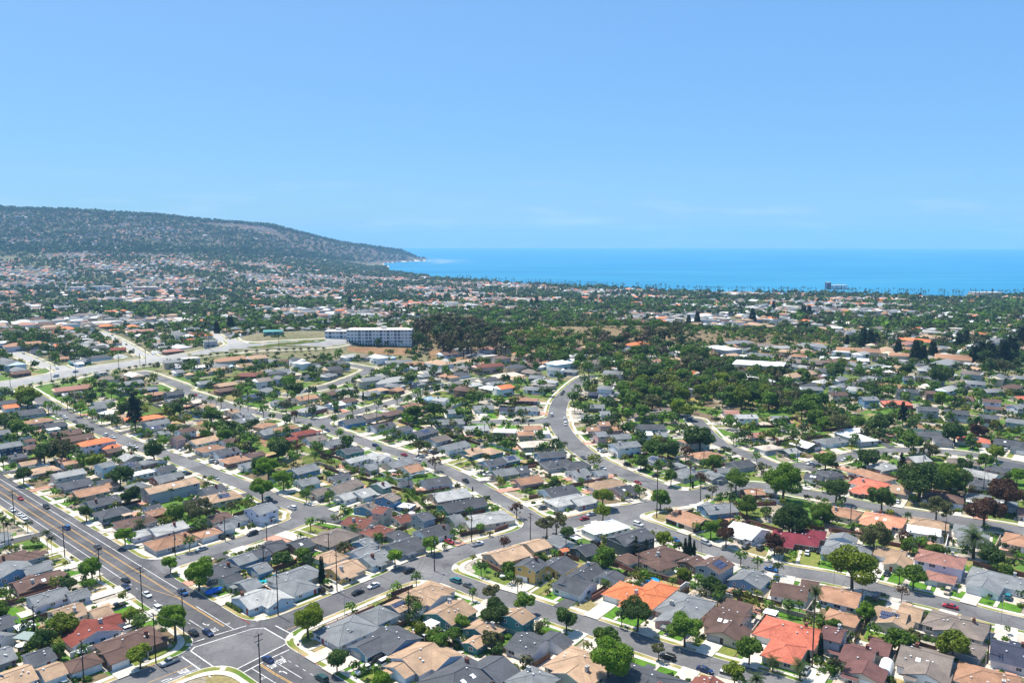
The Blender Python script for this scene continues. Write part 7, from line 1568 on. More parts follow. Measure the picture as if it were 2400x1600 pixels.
def yard_patches(m):
    N = m.node_tree.nodes; L = m.node_tree.links; p = N['Principled BSDF']; old = p.inputs['Base Color'].links[0].from_socket
    g = N.new('ShaderNodeNewGeometry'); no = N.new('ShaderNodeTexNoise'); no.inputs['Scale'].default_value = .25; no.inputs['Detail'].default_value = 4; L.new(g.outputs['Position'], no.inputs['Vector'])
    ad = N.new('ShaderNodeVectorMath'); ad.operation = 'MULTIPLY_ADD'; L.new(no.outputs['Color'], ad.inputs[0]); ad.inputs[1].default_value = (5, 5, 0); L.new(g.outputs['Position'], ad.inputs[2])
    mp = N.new('ShaderNodeMapping'); mp.inputs['Scale'].default_value = (1, 1, 0); mp.inputs['Rotation'].default_value = (0, 0, .8); L.new(ad.outputs[0], mp.inputs[0])
    vo = N.new('ShaderNodeTexVoronoi'); vo.inputs['Scale'].default_value = .085; vo.distance = 'CHEBYCHEV'; L.new(mp.outputs[0], vo.inputs['Vector'])
    r = N.new('ShaderNodeValToRGB'); r.color_ramp.interpolation = 'CONSTANT'; el = r.color_ramp.elements; st = [(0, (.07, .15, .016)), (.34, (.12, .16, .03)), (.54, (.23, .19, .08)), (.64, (.36, .315, .26)), (.77, (.15, .11, .065)), (.87, (.26, .22, .16))]
    while len(el) < len(st): el.new(.5)
    for e, (t, c) in zip(el, st): e.position = t; e.color = (*c, 1)
    sx = N.new('ShaderNodeSeparateColor'); L.new(vo.outputs['Color'], sx.inputs[0]); L.new(sx.outputs[0], r.inputs[0])
    n2 = N.new('ShaderNodeTexNoise'); n2.inputs['Scale'].default_value = .9; n2.inputs['Detail'].default_value = 5; L.new(g.outputs['Position'], n2.inputs['Vector'])
    m2 = N.new('ShaderNodeMapRange'); m2.inputs[1].default_value = .3; m2.inputs[2].default_value = .7; m2.inputs[3].default_value = .7; m2.inputs[4].default_value = 1.3; L.new(n2.outputs['Fac'], m2.inputs[0])
    vm = N.new('ShaderNodeVectorMath'); vm.operation = 'SCALE'; L.new(r.outputs[0], vm.inputs[0]); L.new(m2.outputs[0], vm.inputs['Scale'])
    a = N.new('ShaderNodeAttribute'); a.attribute_name = 'Col'; mx = N.new('ShaderNodeMixRGB'); L.new(a.outputs['Alpha'], mx.inputs[0]); L.new(old, mx.inputs[1]); L.new(vm.outputs[0], mx.inputs[2]); L.new(mx.outputs[0], p.inputs['Base Color'])
yard_patches(gm)
yard = (1 - sstep(560, 760, fy)) * .95 * (1 - np.clip(wd * 1.5, 0, 1))
gme = np_mesh('ground', V, F, [gm], gc); ca = gme.color_attributes['Col']; buf = np.empty(len(F) * 16, np.float32); ca.data.foreach_get('color', buf); buf = buf.reshape(-1, 4); buf[:, 3] = np.repeat(yard, 4); ca.data.foreach_set('color', buf.ravel())
tag(link('ground', gme), kind='structure')
# sea: one great disc to the horizon
bm = bmesh.new(); ring = [0, 1500, 4000, 9000, 16000, 25500]; prev = None
for r_ in ring[1:]:
    cur = [bm.verts.new((r_ * math.cos(2 * math.pi * i / 180), r_ * math.sin(2 * math.pi * i / 180), SEA)) for i in range(180)]
    if prev is None: bm.faces.new(cur)
    else:
        for i in range(180): bm.faces.new((prev[i], cur[i], cur[(i + 1) % 180], prev[(i + 1) % 180]))
    prev = cur
sea_me = bpy.data.meshes.new('sea'); bm.to_mesh(sea_me); bm.free()
def sea_mat():
    m = bpy.data.materials.new('sea water'); m.use_nodes = True; N = m.node_tree.nodes; L = m.node_tree.links; p = N['Principled BSDF']
    p.inputs['Roughness'].default_value = 0.45; p.inputs['Specular IOR Level'].default_value = 0.12; p.inputs['IOR'].default_value = 1.33
    g = N.new('ShaderNodeNewGeometry'); mp = N.new('ShaderNodeMapping'); mp.inputs['Scale'].default_value = (.0007, .006, 1); mp.inputs['Rotation'].default_value = (0, 0, 0.12); L.new(g.outputs['Position'], mp.inputs[0])
    no = N.new('ShaderNodeTexNoise'); no.inputs['Scale'].default_value = 1.0; no.inputs['Detail'].default_value = 8; no.inputs['Roughness'].default_value = .62; L.new(mp.outputs[0], no.inputs['Vector'])
    r = N.new('ShaderNodeValToRGB'); r.color_ramp.elements[0].position = .35; r.color_ramp.elements[0].color = (.006, .145, .29, 1); r.color_ramp.elements[1].position = .72; r.color_ramp.elements[1].color = (.045, .25, .39, 1)
    L.new(no.outputs['Fac'], r.inputs[0]); L.new(r.outputs[0], p.inputs['Base Color'])
    n2 = N.new('ShaderNodeTexNoise'); n2.inputs['Scale'].default_value = .05; n2.inputs['Detail'].default_value = 6; L.new(g.outputs['Position'], n2.inputs['Vector'])
    b = N.new('ShaderNodeBump'); b.inputs['Strength'].default_value = .5; b.inputs['Distance'].default_value = 3; L.new(n2.outputs['Fac'], b.inputs['Height']); L.new(b.outputs[0], p.inputs['Normal'])
    return m
sea_me.materials.append(sea_mat()); tag(link('sea', sea_me), kind='structure')

# roads, kerbs, parkways, pavements as bands of the distance field
def clip_band(q, d, lo, hi):
    for lim, sg in ((lo, 1), (hi, -1)):
        o = []; od = []
        n = len(q)
        for i in range(n):
            a, b = q[i], q[(i + 1) % n]; da, db = sg * (d[i] - lim), sg * (d[(i + 1) % n] - lim)
            if da >= 0: o.append(a); od.append(d[i])
            if (da >= 0) != (db >= 0):
                t = da / (da - db); o.append((a[0] + (b[0] - a[0]) * t, a[1] + (b[1] - a[1]) * t)); od.append(lim)
        q, d = o, od
        if len(q) < 3: return [], []
    return q, d
CROSS = (-62.0, 232.0)
def roads():
    st = 1.5
    xs = np.arange(-560, 640, st); ys = np.arange(120, 980, st)
    X, Y = np.meshgrid(xs, ys, indexing='ij')
    vis = (np.abs(X) < Y * 0.78 + 40)
    D = np.full(X.shape, 50.0); I = np.zeros(X.shape, int)
    D2 = np.full(X.shape, 50.0); d, i, d2 = street_sdf(X[vis], Y[vis]); D[vis] = d; I[vis] = i; D2[vis] = d2
    bx, by = BULB; D = np.minimum(D, np.hypot(X - bx, Y - by) - 10.5)
    Z = terr(X, Y)
    surf = {'d': MB(), 'g': MB(), 'l': MB()}; kerb = MB(); park = MB(); walk = MB()
    c4 = lambda A: np.stack([A[:-1, :-1], A[1:, :-1], A[1:, 1:], A[:-1, 1:]], -1)
    A0, A1 = STREETS[0][3][0], STREETS[0][3][-1]; AVD = np.abs((X - A0[0]) * (A1[1] - A0[1]) - (Y - A0[1]) * (A1[0] - A0[0])) / math.hypot(A1[0] - A0[0], A1[1] - A0[1]) - 8.0
    AV4 = c4(AVD).mean(-1)
    D4 = c4(D); mn = D4.min(-1); mxx = D4.max(-1)
    Zf = lambda p: float(terr(p[0], p[1]))
    for a, b in np.argwhere(mn < 3.4):
        dd = D4[a, b]; q = [(xs[a], ys[b]), (xs[a + 1], ys[b]), (xs[a + 1], ys[b + 1]), (xs[a], ys[b + 1])]
        zz = float(Z[a, b]) if abs(Z[a, b] - Z[a + 1, b + 1]) < 1e-6 else None
        zf = (lambda p: zz) if zz is not None else Zf
        key = STREETS[I[a, b]][2]
        if AV4[a, b] < 0 or (key == 'g' and math.hypot(xs[a] - CROSS[0], ys[b] - CROSS[1]) < 34): key = 'd'
        elif key == 'd': key = 'g' if mn[a, b] < -2 else key
        if mxx[a, b] < 0:
            surf[key].face([(x, y, zf((x, y)) + .03) for x, y in q]); continue
        if mn[a, b] < 0:
            p, pd = clip_band(q, dd, -1e9, 0)
            if p:
                surf[key].face([(x, y, zf((x, y)) + .03) for x, y in p])
                for k in range(len(p)):
                    if abs(pd[k]) < 1e-7 and abs(pd[(k + 1) % len(p)]) < 1e-7:
                        u, v_ = p[k], p[(k + 1) % len(p)]
                        kerb.face([(u[0], u[1], zf(u) - .05), (v_[0], v_[1], zf(v_) - .05), (v_[0], v_[1], zf(v_) + .16), (u[0], u[1], zf(u) + .16)])
        for lo, hi, mb in ((0, .25, kerb), (.25, 1.75, park), (1.75, 3.3, walk)):
            if mn[a, b] < hi and mxx[a, b] > lo:
                p, pd = clip_band(q, dd, lo, hi)
                if p: (walk if mb is park and D2[a, b] < 4.5 else mb).face([(x, y, zf((x, y)) + .16) for x, y in p])
    tag(surf['d'].build('avenue', [DARKASPH]), kind='structure')
    tag(surf['g'].build('road', [ASPH]), kind='structure')
    tag(surf['l'].build('hill_road', [LASPH]), kind='structure')
    tag(kerb.build('kerb', [WALKM]), kind='structure')
    tag(park.build('verge', [PARKM]), kind='structure')
    tag(walk.build('pavement', [WALKM]), kind='structure')
roads()
def strip(mb, pts, wd, z=.042):
    for a, b in zip(pts[:-1], pts[1:]):
        L_ = math.hypot(b[0] - a[0], b[1] - a[1]); n = max(1, int(L_ / 12)); ux, uy = (b[0] - a[0]) / L_, (b[1] - a[1]) / L_; px, py = -uy * wd / 2, ux * wd / 2
        for k in range(n):
            s, e = L_ * k / n, L_ * (k + 1) / n; p = (a[0] + ux * s, a[1] + uy * s); q = (a[0] + ux * e, a[1] + uy * e)
            mb.face([(p[0] - px, p[1] - py, TZ(*p) + z), (q[0] - px, q[1] - py, TZ(*q) + z), (q[0] + px, q[1] + py, TZ(*q) + z), (p[0] + px, p[1] + py, TZ(*p) + z)])
mw, my = MB(), MB()
mr_ = MB()
for i, (c_, w_, p_) in enumerate(LINES): strip({'w': mw, 'y': my, 'r': mr_}[c_], p_, w_, .168 if c_ == 'r' else .040 + .0007 * (i % 9))
tag(mr_.build('red_kerb_paint', [mat('red kerb paint', (.38, .05, .04), .8, .25)]), kind='structure')
cm_ = MB(); cm_.face([(x_, y_, .035) for x_, y_ in CROSSING]); tag(cm_.build('crossing_asphalt', [ASPH]), kind='structure')
# words and arrows painted on the approaches
GLY = {'S': [(0, 0, 3, 1), (2, 1, 3, 3), (0, 3, 3, 4), (0, 4, 1, 6), (0, 6, 3, 7)], 'T': [(1, 0, 2, 6), (0, 6, 3, 7)], 'O': [(0, 0, 3, 1), (0, 6, 3, 7), (0, 1, 1, 6), (2, 1, 3, 6)], 'P': [(0, 0, 1, 7), (1, 6, 3, 7), (2, 4, 3, 6), (1, 3, 3, 4)]}
for kind, x_, y_, a_ in ROADTEXT:
    c_, s_ = math.cos(a_), math.sin(a_)
    def put(u, v, z=.05): return (x_ + c_ * v + s_ * u, y_ + s_ * v - c_ * u, z)        # v along travel, u to the right
    if kind == 'STOP':
        for gi, ch in enumerate('STOP'):
            for (u0, v0, u1, v1) in GLY[ch]:
                U0, U1 = -1.15 + gi * .6 + u0 * .16, -1.15 + gi * .6 + u1 * .16; V0, V1 = v0 * .36 - 1.2, v1 * .36 - 1.2
                mw.face([put(U0, V0), put(U1, V0), put(U1, V1), put(U0, V1)])
    elif kind in 'LR':
        sg = -1 if kind == 'L' else 1
        pts = [(0, -1.6), (0, -.5), (.12 * sg, .15), (.45 * sg, .6)]
        for (u0, v0), (u1, v1) in zip(pts[:-1], pts[1:]): mw.face([put(u0 - .16, v0), put(u0 + .16, v0), put(u1 + .16, v1), put(u1 - .16, v1)])
        mw.face([put(.35 * sg, .2), put(.35 * sg, 1.25), put(1.15 * sg, .75)][::sg])
    else:
        for cu in (-.45, .45):
            for k in range(10):
                t0, t1 = 2 * math.pi * k / 10, 2 * math.pi * (k + 1) / 10
                mw.face([put(cu + .33 * math.cos(t0), .33 * math.sin(t0)), put(cu + .33 * math.cos(t1), .33 * math.sin(t1)), put(cu + .22 * math.cos(t1), .22 * math.sin(t1)), put(cu + .22 * math.cos(t0), .22 * math.sin(t0))][::-1])
        mw.face([put(-.45, .0, .054), put(.1, .5, .054), put(.1, .62, .054), put(-.45, .12, .054)]); mw.face([put(.45, .0, .058), put(.1, .6, .058), put(-.02, .6, .058), put(.33, .0, .058)])
        mw.face([put(-.15, .9, .05), put(0, 1.05, .05), put(.15, .9, .05), put(0, .75, .05)])
tag(mw.build('white_road_markings', [WHITEP]), kind='structure'); tag(my.build('yellow_road_markings', [YELP]), kind='structure')
# slopes and banks draped on the land
BANKM = {'g': mat_mix('grassy bank', [(0.3, (.05, .085, .015)), (0.5, (.09, .12, .025)), (0.7, (.19, .15, .06))], .2, .95, 1.2), 'd': mat_mix('dry grass', [(0.3, (.30, .23, .09)), (0.7, (.24, .20, .07))], .2, .95, 1.2), 'b': mat_mix('bare earth bank', [(0.3, (.20, .115, .06)), (0.5, (.27, .16, .09)), (0.72, (.12, .10, .045))], .06, .95, .8)}
def drape(poly, mat_, name, z=.1, step=4.0):
    xs = [p[0] for p in poly]; ys = [p[1] for p in poly]; mb = MB()
    gx = np.arange(min(xs) - step, max(xs) + step, step); gy = np.arange(min(ys) - step, max(ys) + step, step)
    n = len(poly)
    def sd(x, y):
        c = False; dm = 1e9
        for i in range(n):
            a, b = poly[i], poly[i - 1]
            if (a[1] > y) != (b[1] > y) and x < (b[0] - a[0]) * (y - a[1]) / (b[1] - a[1]) + a[0]: c = not c
            vx, vy = b[0] - a[0], b[1] - a[1]; t = max(0, min(1, ((x - a[0]) * vx + (y - a[1]) * vy) / (vx * vx + vy * vy + 1e-9)))
            dm = min(dm, math.hypot(x - a[0] - t * vx, y - a[1] - t * vy))
        return -dm if c else dm
    S = {(i, j): sd(gx[i], gy[j]) + random.uniform(-1, 1) * .4 for i in range(len(gx)) for j in range(len(gy))}
    for i in range(len(gx) - 1):
        for j in range(len(gy) - 1):
            ks = [(i, j), (i + 1, j), (i + 1, j + 1), (i, j + 1)]; d = [S[k] for k in ks]
            if min(d) > 0: continue
            q, _ = clip_band([(gx[k[0]], gy[k[1]]) for k in ks], d, -1e9, 0)
            if q: mb.face([(x, y, TZ(x, y) + z) for x, y in q])
    tag(mb.build(name, [mat_]), kind='structure')
for k_, p_ in BANKS: drape(p_, BANKM[k_], {'g': 'grass_bank', 'd': 'dry_grass', 'b': 'bare_earth_bank'}[k_])

# houses
PITCHR = 0.33
def world_pt(s, u, v): return (s[0] + math.cos(s[2]) * u - math.sin(s[2]) * v, s[1] + math.sin(s[2]) * u + math.cos(s[2]) * v)
def in_seg(s, x, y, g=0.0):
    dx, dy = x - s[0], y - s[1]; c, n = math.cos(s[2]), math.sin(s[2])
    return abs(dx * c + dy * n) < s[3] / 2 + g and abs(-dx * n + dy * c) < s[4] / 2 + g
CELL = {}
for hi, h in enumerate(HOUSES):
    for s in h[5]:
        for ix in range(int((s[0] - 40) // 40), int((s[0] + 40) // 40) + 1):
            for iy in range(int((s[1] - 40) // 40), int((s[1] + 40) // 40) + 1): CELL.setdefault((ix, iy), []).append((hi, s))
def hit_house(x, y, g=0.0, skip=-1):
    for hi, s in CELL.get((int(x // 40), int(y // 40)), []):
        if hi != skip and in_seg(s, x, y, g): return True
    return False
def seg_z(s, k): return (2.6 if s[6] == 1 else 5.3) + 0.017 * k
def add_walls(mb, s, k, O):
    h = seg_z(s, k); L_, W = s[3] / 2, s[4] / 2
    P = lambda u, v, z: (world_pt(s, u, v)[0] - O[0], world_pt(s, u, v)[1] - O[1], z)
    t = h - .05
    if s[5] == 'g':
        zr = h + W * PITCHR - .07
        for e in (-1, 1):
            q = [P(e * L_, -W, -1.2), P(e * L_, W, -1.2), P(e * L_, W, t), P(e * L_, 0, zr), P(e * L_, -W, t)]; mb.face(q if e > 0 else q[::-1])
        for e in (-1, 1):
            q = [P(-L_, e * W, -1.2), P(L_, e * W, -1.2), P(L_, e * W, t), P(-L_, e * W, t)]; mb.face(q if e < 0 else q[::-1])
    else:
        if s[5] == 'h': t = h - .12
        a = [(-L_, -W), (L_, -W), (L_, W), (-L_, W)]
        for i in range(4): p, q = a[i], a[(i + 1) % 4]; mb.face([P(*p, -1.2), P(*q, -1.2), P(*q, t), P(*p, t)])
        if s[5] == 'f': mb.face([P(*p, t) for p in a])
def add_roof(mb, s, k, O, tile):
    h = seg_z(s, k); L_, W = s[3] / 2, s[4] / 2; ov = .5
    P = lambda u, v, z: (world_pt(s, u, v)[0] - O[0], world_pt(s, u, v)[1] - O[1], z)
    ze = h - ov * PITCHR; zr = h + W * PITCHR; th = .17
    if s[5] == 'g':
        U = L_ + .45; Wo = W + ov
        for e in (-1, 1):
            q = [P(-U, 0, zr), P(U, 0, zr), P(U, e * Wo, ze), P(-U, e * Wo, ze)]; mb.face(q if e < 0 else q[::-1], 0)
            q = [P(-U, 0, zr - th), P(U, 0, zr - th), P(U, e * Wo, ze - th), P(-U, e * Wo, ze - th)]; mb.face(q if e > 0 else q[::-1], 1)
            q = [P(-U, e * Wo, ze - th), P(U, e * Wo, ze - th), P(U, e * Wo, ze), P(-U, e * Wo, ze)]; mb.face(q if e < 0 else q[::-1], 1)
            for f in (-1, 1):
                q = [P(f * U, 0, zr - th), P(f * U, e * Wo, ze - th), P(f * U, e * Wo, ze), P(f * U, 0, zr)]; mb.face(q if e * f > 0 else q[::-1], 1)
        caps = [((-U, 0, zr), (U, 0, zr))]
    elif s[5] == 'h':
        U, Wo = L_ + ov, W + ov; rl = max(0.0, L_ - W)
        e4 = [(-U, -Wo), (U, -Wo), (U, Wo), (-U, Wo)]
        if rl < .05: rl = .05
        mb.face([P(*e4[0], ze), P(*e4[1], ze), P(rl, 0, zr), P(-rl, 0, zr)], 0); mb.face([P(*e4[2], ze), P(*e4[3], ze), P(-rl, 0, zr), P(rl, 0, zr)], 0)
        mb.face([P(*e4[1], ze), P(*e4[2], ze), P(rl, 0, zr)], 0); mb.face([P(*e4[3], ze), P(*e4[0], ze), P(-rl, 0, zr)], 0)
        for i in range(4): a, b = e4[i], e4[(i + 1) % 4]; mb.face([P(*a, ze - th), P(*b, ze - th), P(*b, ze), P(*a, ze)], 1)
        mb.face([P(*p, ze - th) for p in e4[::-1]], 1)
        caps = [((-rl, 0, zr), (rl, 0, zr))] + [((u, v, ze), (rl if u > 0 else -rl, 0, zr)) for u, v in e4]
    else:
        a = [(-L_ - .3, -W - .3), (L_ + .3, -W - .3), (L_ + .3, W + .3), (-L_ - .3, W + .3)]
        for i in range(4): p, q = a[i], a[(i + 1) % 4]; mb.face([P(*p, h), P(*q, h), P(*q, h + .26), P(*p, h + .26)], 1)
        mb.face([P(*p, h + .26) for p in a], 0); mb.face([P(*p, h) for p in a[::-1]], 1); caps = []
    if tile is not None:
        for a, b in caps:
            if (Vector(a) - Vector(b)).length > .3: mb.bar(P(a[0], a[1], a[2] + .02), P(b[0], b[1], b[2] + .02), .17 if tile else .12, 2)
def roof_height(s, k, u, v):
    h = seg_z(s, k)
    if s[5] == 'f': return h + .26
    z = h + (s[4] / 2 - abs(v)) * PITCHR
    if s[5] == 'h': z = min(z, h + (s[3] / 2 - abs(u)) * PITCHR)
    return z
# shared window meshes: a frame with its pane as a sub-part
WIN = {}
def win_meshes(wd, ht):
    if (wd, ht) in WIN: return WIN[(wd, ht)]
    f = MB(); t = .11
    for (u, z, a, b) in ((-wd / 2 + t / 2, 0, t, ht), (wd / 2 - t / 2, 0, t, ht), (0, ht / 2 - t / 2, wd - 2 * t, t), (0, -ht / 2 + t / 2, wd - 2 * t, t)): f.box(u, 0, z - b / 2, z + b / 2, a, .14, bottom=True)
    if wd > 1.2: f.box(0, 0, -ht / 2 + t, ht / 2 - t, .07, .1)
    p = MB(); p.box(0, .01, -ht / 2 + t, ht / 2 - t, wd - 2 * t, .06, bottom=True)
    WIN[(wd, ht)] = (f.mesh('window', [TRIM]), p.mesh('pane', [GLASS])); return WIN[(wd, ht)]
gd = MB()
for k_ in range(4): gd.box(0, 0, k_ * .53, k_ * .53 + .5, 4.6, .1)
gd.box(0, .02, 0, 2.12, 4.7, .08)
GARAGE = [gd.mesh('garage_door', [TRIM]), gd.mesh('garage_door', [mat('tan garage paint', (.45, .38, .30), .6)]), gd.mesh('garage_door', [mat('grey garage paint', (.30, .31, .32), .6)])]
dm = MB(); dm.box(0, 0, 0, 2.05, .95, .1); dm.box(0, -.03, 1.2, 1.75, .5, .1)
DOORS = [dm.mesh('front_door', [mat('door paint ' + n_, c_, .5)]) for n_, c_ in (('white', (.7, .7, .68)), ('dark', (.05, .04, .035)), ('red', (.3, .04, .03)))]
ck = MB(); ck.box(0, 0, -1.0, 1.3, .75, 1.1); ck.box(0, 0, 1.3, 1.42, .9, 1.25, bottom=True); ck.box(0, 0, 1.42, 1.65, .3, .3)
CHIM = [ck.mesh('chimney', [mat('chimney brick', (.20, .085, .06), .9, .25, 4.0)]), ck.mesh('chimney', [mat('chimney stucco', (.45, .43, .40), .9)])]
vm_ = MB(); vm_.box(0, 0, -.3, .30, .3, .3); vm_.box(0, 0, .30, .38, .44, .44, bottom=True); VENT = vm_.mesh('roof_vent', [mat('vent metal', (.62, .62, .60), .5)])
sk = MB(); sk.box(0, 0, -.2, .12, 1.2, 1.5); SKYL = sk.mesh('skylight', [mat('skylight dome', (.75, .77, .78), .25, .05)])
pn = MB(); pn.box(0, 0, -.05, .02, 1.0, 1.65, bottom=True); 
for q_ in (-.25, .25): pn.box(q_, 0, .02, .024, .03, 1.6, mi=1)
for q_ in (-.4, 0, .4): pn.box(0, q_, .02, .023, .95, .03, mi=1)
PANEL = pn.mesh('solar_panel', [mat('solar glass', (.02, .03, .09), .2, .1, 1.0, 0, .6), METAL])
def on_roof(root, me, name, s, k, O, u, v, flat=False, dz=0.0):
    x, y = world_pt(s, u, v); z = roof_height(s, k, u, v) + dz
    o = link(name, me, root, (x - O[0], y - O[1], z))
    tilt = 0 if s[5] == 'f' else math.atan(PITCHR) * (-1 if v > 0 else 1)
    o.rotation_euler = (0, 0, s[2]) if flat else (tilt, 0, s[2])
    return o
pp_ = MB(); pp_.box(0, 0, 0, 2.28, .13, .13); PPOST = pp_.mesh('porch_post', [TRIM])
YARDS = []
def make_house(i):
    roof, wall, fl, label, loc, segs = HOUSES[i]
    s0 = segs[0]; O = (s0[0], s0[1]); z0 = TZ(*O); rnd = random.Random(i * 7 + 1)
    outb = 'G' in fl
    dist = math.hypot(*O)
    nm = 'garage' if outb else ('townhouse' if 'B' in fl else 'house')
    if not label: label = f"{'two-storey ' if any(s[6] == 2 for s in segs) else ''}{WN[wall]} house, {RN[roof]} roof, @{loc}"
    root = thing(nm, text(label), 'garage' if outb else 'house', (O[0], O[1], z0), 0, 'detached garages behind the houses' if outb else 'houses along the streets')
    tile = roof in ('org', 'ver', 'sal', 'pnk', 'lbr')
    capc = tuple(min(.75, c * 1.22) for c in ROOFC[roof])
    wm, rm = MB(), MB()
    for k, s in enumerate(segs): add_walls(wm, s, k, O); add_roof(rm, s, k, O, tile if dist < 420 else None)
    wm.build('wall', [wallm(wall)], root)
    dark_trim = roof in ('brn', 'mau', 'gbr') and rnd.random() < .6
    rm.build('roof', [roofm(roof), mat('brown trim', (.16, .10, .08), .7) if dark_trim else TRIM, mat('ridge ' + roof, capc, .85)], root)
    # which way is the street
    d_, ix_, _ = street_sdf(np.array([O[0], O[0] + .5, O[0]]), np.array([O[1], O[1], O[1] + .5]))
    f = Vector((-(d_[1] - d_[0]), -(d_[2] - d_[0]))); f = f.normalized() if f.length > 1e-6 else Vector((0, -1))
    k0 = round((math.atan2(f.y, f.x) - s0[2]) / (math.pi / 2)); fa = s0[2] + k0 * math.pi / 2; f = Vector((math.cos(fa), math.sin(fa))); r = Vector((-f.y, f.x))
    cor = [world_pt(s, u * s[3] / 2, v * s[4] / 2) for s in segs for u in (-1, 1) for v in (-1, 1)]
    rel = [(Vector(c) - Vector(O)) for c in cor]
    rmin, rmax = min(q.dot(r) for q in rel), max(q.dot(r) for q in rel); bmin = min(q.dot(f) for q in rel)
    def front_at(t):
        best = None
        for s in segs:
            for q in np.arange(-14, 16, .4):
                p = Vector(O) + r * t + f * float(q)
                if in_seg(s, p.x, p.y) and (best is None or q > best[0]): best = (float(q), s)
        return best
    side = rnd.choice((-1, 1))
    gt = (rmax - 3.0) if side > 0 else (rmin + 3.0)
    fg = front_at(gt); used = []
    def on_face(t, s, me, name, half, z, proud):
        # the face of s whose normal is f
        best = max(((Vector((math.cos(s[2] + q * math.pi / 2), math.sin(s[2] + q * math.pi / 2))).dot(f), q) for q in range(4)))
        q = best[1]; ext = s[3] / 2 if q % 2 == 0 else s[4] / 2; wid = s[4] / 2 if q % 2 == 0 else s[3] / 2
        a = s[2] + q * math.pi / 2; n = Vector((math.cos(a), math.sin(a))); p = Vector((-n.y, n.x))
        c = Vector((s[0], s[1])); tt = (Vector(O) + r * t - c).dot(p); tt = max(-wid + half, min(wid - half, tt))
        if wid < half: return None
        pos = c + n * (ext + proud) + p * tt
        o = link(name, me, root, (pos.x - O[0], pos.y - O[1], z), a + math.pi / 2)
        used.append((pos.x, pos.y, half)); return pos
    gpos = None
    if fg and fg[1][5] != 'f': gpos = on_face(gt, fg[1], GARAGE[rnd.choice((0, 0, 0, 1, 2))], 'garage_door', 2.45, .02, .03)
    dpos = None
    if not outb:
        dt = (rmin + rmax) / 2 - side * rnd.uniform(.5, 2.5); fd = front_at(dt)
        if fd: dpos = on_face(dt, fd[1], rnd.choice(DOORS), 'front_door', .6, .1, .03)
    if dpos is not None and dist < 520 and rnd.random() < .45:
        pm_ = MB(); a_ = fa + math.pi / 2; cx_, cy_ = dpos.x - O[0] + f.x * 1.2, dpos.y - O[1] + f.y * 1.2
        pm_.box(cx_, cy_, 2.28, 2.40, rnd.uniform(2.6, 4.6), 2.4, a_, 0, top=1, bottom=True); pr_ = pm_.build('porch_roof', [TRIM, roofm(roof)], root)
        for e_ in (-1.1, 1.1): link('porch_post', PPOST, pr_, (cx_ + f.x * 1.05 + r.x * e_, cy_ + f.y * 1.05 + r.y * e_, 0))
    # windows on every wall that can be seen from the camera's side
    tocam = Vector((-O[0], -O[1])).normalized(); sizes = [(1.5, 1.15), (1.1, 1.0), (2.2, 1.3), (.9, .9), (1.6, 1.2)]
    for k, s in enumerate(segs):
        for q in range(4):
            a = s[2] + q * math.pi / 2; n = Vector((math.cos(a), math.sin(a)))
            if n.dot(tocam) < -.12: continue
            ext, ln = (s[3] / 2, s[4]) if q % 2 == 0 else (s[4] / 2, s[3])
            p = Vector((-n.y, n.x)); cnt = max(1, int(ln / (3.2 if not outb else 5.0)))
            for st in range(s[6]):
                for m in range(cnt):
                    if rnd.random() < .18: continue
                    wd, ht = rnd.choice(sizes); tt = -ln / 2 + ln * (m + .5) / cnt + rnd.uniform(-.3, .3)
                    if abs(tt) + wd / 2 > ln / 2 - .25: continue
                    pos = Vector((s[0], s[1])) + n * (ext + .035) + p * tt
                    if any(in_seg(t2, pos.x, pos.y, .5) for t2 in segs if t2 is not s): continue
                    if st == 0 and any(math.hypot(pos.x - ux, pos.y - uy) < hf + wd / 2 + .2 for ux, uy, hf in used): continue
                    fm, pm = win_meshes(wd, ht)
                    o = link('window', fm, root, (pos.x - O[0], pos.y - O[1], (1.5 if st == 0 else 4.25) + (0 if ht > 1.05 else .15)), a + math.pi / 2)
                    link('pane', pm, o)
    # things on the roof
    if ('c' in fl or rnd.random() < .35) and not outb and s0[5] != 'f':
        on_roof(root, rnd.choice(CHIM), 'chimney', s0, 0, O, rnd.choice((-1, 1)) * s0[3] * rnd.uniform(.1, .3), -rnd.uniform(.12, .3) * s0[4] * rnd.choice((1, -1)), True)
    if dist < 480:
        for _ in range(rnd.choice((2, 3, 4, 5)) if not outb else 1):
            on_roof(root, VENT, 'roof_vent', s0, 0, O, rnd.uniform(-.4, .4) * s0[3], rnd.uniform(-.36, .36) * s0[4], True)
    if 's' in fl or rnd.random() < .08:
        for m in range(2 if 's' in fl else 1): on_roof(root, SKYL, 'skylight', s0, 0, O, (-.12 + .2 * m) * s0[3], -.26 * s0[4] * (1 if world_pt(s0, 0, -1)[1] < O[1] else -1))
    if ('p' in fl or rnd.random() < .05) and s0[5] != 'f':
        sg = -1 if world_pt(s0, 0, -1)[1] < O[1] else 1
        for m in range(5):
            for q in range(2 if s0[4] > 9 else 1): on_roof(root, PANEL, 'solar_panel', s0, 0, O, -2.2 + m * 1.04, sg * (s0[4] * .14 + q * 1.72), dz=.1)
    if not outb and 'B' not in fl: YARDS.append((i, O, f, r, rmin, rmax, bmin, gpos, dpos, loc, dist, rnd))
NH = min(300, len(HOUSES))
for i_ in range(NH): make_house(i_)

